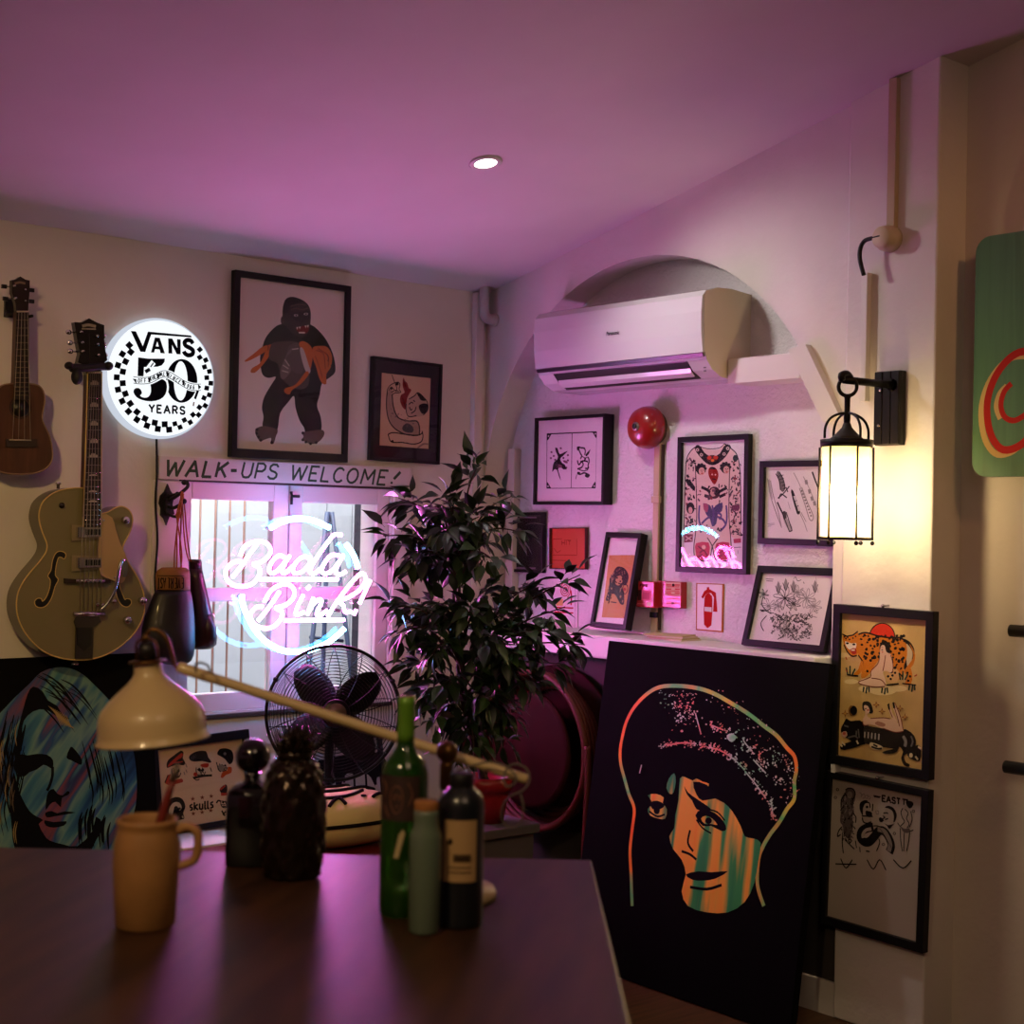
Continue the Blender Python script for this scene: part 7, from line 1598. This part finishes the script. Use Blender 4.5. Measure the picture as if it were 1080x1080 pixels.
def wpt(b, r, an, y, k, py0): return b + (-fwd * math.cos(an) + rgt * math.sin(an)) * r + V((0, 0, (py0 - y) * k))
m = MB(); wrap(m, b, 24.8 * k, 862, 815, -1.5, .75, mat('label_brown', '#33201a', .6), k, yb); lbo = m.build('label', gb_)
m = MB()
def wdraw(L, r, wd, mt): m.tube([wpt(b, r, x, y, k, yb) for x, y in cat(L, 4)], wd, mt, 5)
lr = 25 * k
for L in ([(-.55, 832), (-.35, 826), (-.1, 828), (0, 838), (-.1, 850), (-.3, 854), (-.5, 848), (-.58, 838), (-.55, 832)], [(-.42, 834), (-.36, 840), (-.3, 834)], [(-.2, 834), (-.14, 840), (-.08, 835)], [(-.35, 848), (-.2, 846)], [(-1.1, 820), (-.8, 828), (-1.0, 840)], [(.2, 822), (.4, 834), (.25, 846)], [(-.9, 846), (-.75, 854), (-.6, 858)]): wdraw(L, lr, .0007, mat('label_ink', '#7a4a34', .6))
m.build('label_drawing', lbo)
m = MB(); 
for i in range(10):
    an0 = -.15 + i * .05
vs = [wpt(b, 24.9 * k, an, y, k, yb) for an, y in ((-.35, 900), (-.15, 900), (.12, 874), (.02, 870), (-.14, 876))]
m.add(vs, [(0, 1, 2, 3, 4)], mat('sticker_cream', '#c2ad80', .6)); m.build('sticker', gb_)

# ---- corked jar
t_ = 1.93; PJ = 447; k = t_ / F; yb = px_of(base_at(PJ, t_))[1]
jr = lathe_thing('corked_jar', PJ, t_, 'small grey-green jar with a flat cork top in front of the green bottle', 'jar')
m = MB(); lath(m, PJ, t_, [(15, yb), (16.5, yb - 3), (17, 905), (17, 884), (16, 878), (13.5, 872), (13, 866), (13.5, 858), (12.8, 854)], mat('jar_glass', '#5c6a58', .15, coat=.5)); m.build('glass_body', jr)
m = MB(); lath(m, PJ, t_, [(11.5, 860), (13, 852), (13.2, 846), (12.6, 844.5), (.1, 844.2)], mat('cork', '#96602e', .8, noise=.2, nscale=60)); m.build('cork', jr)

# ---- black bottle with a cream label
t_ = 1.97; PK = 484; k = t_ / F; yb = px_of(base_at(PK, t_))[1]
kb = lathe_thing('black_bottle', PK, t_, 'black plastic bottle with ribbed cap and cream label, right of the corked jar', 'bottle')
m = MB(); lath(m, PK, t_, [(22, yb), (24, yb - 2), (24.5, yb - 6), (24.5, 852), (24, 845), (21, 838), (14, 831), (11, 828.5), (11, 826)], mat('bottle_black', '#14161a', .3, coat=.3)); m.build('bottle_body', kb)
m = MB(); lath(m, PK, t_, [(12.5, 829), (12.8, 828), (12.8, 817), (12, 815.5), (.1, 815)], blackp); m.build('cap', kb)
b = base_at(PK, t_); m = MB(); wrap(m, b, 24.8 * k, 925, 861, -.75, .75, mat('label_cream', '#a8875a', .6), k, yb); lbo = m.build('label', kb)
m = MB(); m.ball(wpt(b, 24.9 * k, -.42, 883, k, yb), (.0035, .0035, .004), ink('#2a1f18'), 10, 6)
for an in (-.2, -.05, .1, .25, .4): m.tube([wpt(b, 25 * k, an, 896, k, yb), wpt(b, 25 * k, an, 903, k, yb)], .0022, ink('#3a2c20'), 6)
for y in (910, 915): m.tube([wpt(b, 25 * k, -.5 + .1 * i, y, k, yb) for i in range(11)], .0008, ink('#3a2c20'), 5)
m.build('label_print', lbo)

# ---- dark pineapple tumbler
t_ = 2.22; PP = 308; k = t_ / F; yb = px_of(base_at(PP, t_))[1]
pn = lathe_thing('pineapple_jar', PP, t_, 'dark bronze pineapple-shaped jar with a flared leafy crown on the table', 'jar')
bz = mat('dark_bronze', '#2a1c12', .22, metal=.7, coat=.3)
m = MB(); rows = 11; n = 26; b = base_at(PP, t_); R = []
prof = [(24, yb), (29, yb - 4), (32, yb - 22), (33.5, 880), (33, 850), (30.5, 828), (26.5, 812), (21, 803), (19, 800)]
cp_ = cat([(h, y) for h, y in prof], 6)
rings = []
for i, (h, y) in enumerate(cp_):
    rg = []
    for j in range(52):
        an = 2 * PI * j / 52; bump = .9 * abs(math.sin(j * PI / 52 * 9 + i * .32)) * abs(math.sin(-j * PI / 52 * 9 + i * .32)) * 4.2
        rr_ = (h - 1.0 + bump) * k; rg.append(b + V((rr_ * math.cos(an), rr_ * math.sin(an), (yb - y) * k)))
    rings.append(rg)
m.loft(rings, bz); m.build('jar_body', pn)
def spike(an, r0, y0, r1, y1, w_):
    d = V((math.cos(an), math.sin(an), 0)); s_ = V((-d.y, d.x, 0)); mm = []
    P0 = b + d * r0 * k + V((0, 0, (yb - y0) * k)); P1 = b + d * (r0 * .6 + r1 * .4 - 3) * k + V((0, 0, (yb - (y0 * .5 + y1 * .5)) * k)); P2 = b + d * r1 * k + V((0, 0, (yb - y1) * k))
    for P, w2 in ((P0, w_), (P1, w_ * .85), (P2, w_ * .08)): mm += [P - s_ * w2 * k, P + d * .8 * k, P + s_ * w2 * k, P - d * .8 * k]
    m.add(mm, [(4 * i + j, 4 * i + (j + 1) % 4, 4 * i + 4 + (j + 1) % 4, 4 * i + 4 + j) for i in range(2) for j in range(4)] + [(3, 2, 1, 0), (8, 9, 10, 11)], bz, True)
m = MB(); m.lathe(b, [(18 * k, (yb - 802) * k), (20 * k, (yb - 796) * k), (19 * k, (yb - 790) * k), (.001, (yb - 788) * k)], bz, 32)
for L_, (cnt, r0, y0, r1, y1, w_) in enumerate(((13, 18, 797, 30, 776, 6), (11, 14, 794, 24, 768, 6), (8, 9, 791, 14, 766, 5))):
    for j in range(cnt): spike(2 * PI * j / cnt + L_ * .4, r0, y0, r1, y1, w_)
m.build('crown_lid', pn)
# ---- dark decanter with ball stopper
t_ = 2.30; PD = 264; k = t_ / F; yb = px_of(base_at(PD, t_))[1]
dc = lathe_thing('square_decanter', PD, t_, 'black square decanter with a glossy ball stopper left of the pineapple jar', 'decanter')
dk = mat('black_gloss', '#0d0a0c', .08, coat=.8); b = base_at(PD, t_)
fd_ = Fr(b, rgt, V((0, 0, 1)))
def sqr(h, y, rr_=.25):
    P = []
    for cx_, cy_, a0 in ((1, 1, 0), (-1, 1, 90), (-1, -1, 180), (1, -1, 270)):
        for i in range(5): an = math.radians(a0 + i * 22.5); P.append(b + rgt * ((cx_ * (1 - rr_) + rr_ * math.cos(an)) * h * k) + fwd * ((cy_ * (1 - rr_) + rr_ * math.sin(an)) * h * k) + V((0, 0, (yb - y) * k)))
    return P
m = MB(); m.loft([sqr(22, yb), sqr(23.5, yb - 2), sqr(23.5, 838), sqr(22.5, 832, .3), sqr(18, 828, .5), sqr(11, 826, .9), sqr(8, 822, 1), sqr(8, 817, 1), sqr(10, 815, 1)], dk); m.build('bottle_body', dc)
m = MB(); m.ball(b + V((0, 0, (yb - 797.5) * k)), 18.5 * k, dk, 32, 20); m.lathe(b + V((0, 0, (yb - 816) * k)), [(6 * k, 0), (6 * k, 6 * k)], dk, 16); m.build('ball_stopper', dc)
# ---- tan mug with a red-handled brush
t_ = 1.93; PM = 153; k = t_ / F; yb = px_of(base_at(PM, t_))[1]
mg = lathe_thing('tan_mug', PM, t_, 'tan pottery mug with a rolled rim under the lamp shade', 'mug')
tn = mat('mug_tan', '#9a6e3e', .5, noise=.12, nscale=25); b = base_at(PM, t_)
m = MB(); m.lathe(b, [(28 * k, 0), (31 * k, 3 * k), (34.5 * k, (yb - 915) * k), (34.5 * k, (yb - 890) * k), (31.5 * k, (yb - 876) * k), (30 * k, (yb - 871) * k), (32 * k, (yb - 868) * k), (32 * k, (yb - 864) * k), (30 * k, (yb - 862.5) * k), (28 * k, (yb - 866) * k), (29 * k, (yb - 890) * k), (25 * k, 6 * k), (.001, 6 * k)], tn, 44); m.build('mug_body', mg)
m = MB(); hb = lambda u, y: b + rgt * (u * k) + V((0, 0, (yb - y) * k))
m.tube(cat([tuple(hb(30, 876)), tuple(hb(42, 871)), tuple(hb(52, 876)), tuple(hb(54, 890)), tuple(hb(50, 906)), tuple(hb(32, 914))], 5), 4.8 * k, tn, 14); m.build('handle', mg)
br = thing('brush', hb(0, yb - 8), 'brush with a red wooden handle sticking out of the tan mug', 'brush')
rw = mat('red_lacquer', '#6b1d12', .4)
p0, p1 = hb(-14, yb - 10), atd(183, 820, t_ + .02)
dv = p1 - p0
m = MB(); m.tube([p0, p0 + dv * .3, p0 + dv * .62, p0 + dv * .9, p1], [3 * k, 4.2 * k, 5.2 * k, 4 * k, 2.5 * k], rw, 12); m.build('brush_handle', br)
m = MB(); m.tube([p1 - dv * .03, p1 + dv * .03, p1 + dv * .10], [3.0 * k, 3.4 * k, 2.6 * k], mat('ferrule', '#6a5a4a', .4, metal=.7), 10); m.build('ferrule', br)
# ------------------------------------------------------------------ light
def lamp(nm, kind, loc, power, color, size=.1, target=None, spread=None, spot=None, blend=.5):
    d = bpy.data.lights.new(nm, kind); d.energy = power; d.color = color
    if kind == 'AREA':
        d.size = size
        if spread: d.spread = math.radians(spread)
    else: d.shadow_soft_size = size
    if spot: d.spot_size = math.radians(spot); d.spot_blend = blend
    o = bpy.data.objects.new(nm, d); COL.objects.link(o); o.location = loc
    if target is not None: o.rotation_euler = (V(target) - V(loc)).to_track_quat('-Z', 'Y').to_euler()
    return o
# lantern bulb
# warm room lamp up on the left, in front of the back wall
lamp('warm_room_light', 'SPOT', (.7, 2.9, 2.25), 52, (1, .64, .22), .05, (1.75, 4.5, 1.0), None, 85, 1)
lamp('front_fill_light', 'SPOT', (-.5, .9, 2.5), 62, (1, .70, .36), .08, (1.3, 2.0, .9), None, 75, 1)  # unseen spot added to brighten the desk lamp and table
# recessed ceiling light just above the picture
ya, yb_ = 2.0, 4.4
for _ in range(40):
    ym = (ya + yb_) / 2
    if onY(512, 171, ym).z > zc(ym): yb_ = ym
    else: ya = ym
cl_ = onY(512, 171, ya)
dlt = thing('ceiling_downlight', (cl_.x, cl_.y, cl_.z), 'small round white downlight set in the ceiling near the corner', 'ceiling light')
nrm = V((0, -.224, -1)).normalized()
m = MB(); m.lathe(cl_ + nrm * .0, [(.05, 0), (.052, .004), (.045, .008), (.036, .006)], white_paint, 32, nrm, caps=False); m.build('trim_ring', dlt)
m = MB(); m.lathe(cl_ + nrm * .004, [(.036, 0), (.001, .001)], emis('downlight_face', (1, .93, .86, 1), 6), 24, nrm, caps=False); m.build('lens', dlt)
lamp('downlight', 'SPOT', cl_ + nrm * .03, 31, (1, .93, .90), .05, (3.7, 2.9, 1.4), None, 110, .9)
# unseen warm fill added behind the viewer, and a warm lamp at right
lamp('rear_fill_light', 'AREA', (.6, -.4, 2.9), 10, (1, .66, .42), .9, (2.4, 3.0, .9))
lamp('side_room_light', 'SPOT', (2.9, .7, 2.9), 24, (1, .45, .15), .08, (3.78, 2.15, 1.9), None, 60, .9)
# daylight in the courtyard
lamp('courtyard_daylight', 'AREA', (2.9, 5.3, 3.6), 330, (.88, .93, 1), 1.6, (2.9, 5.7, 1.0))
w = bpy.data.worlds.new('world'); SC.world = w; w.use_nodes = True
w.node_tree.nodes['Background'].inputs[0].default_value = (.9, .72, .55, 1); w.node_tree.nodes['Background'].inputs[1].default_value = .012
SC.view_settings.view_transform = 'Standard'; SC.view_settings.look = 'None'; SC.view_settings.exposure = -.15; SC.view_settings.gamma = 1
SC.cycles.max_bounces = 8; SC.cycles.diffuse_bounces = 4; SC.cycles.transparent_max_bounces = 24; SC.cycles.caustics_reflective = False; SC.cycles.caustics_refractive = False
SC.cycles.use_denoising = True; SC.cycles.sample_clamp_indirect = 4
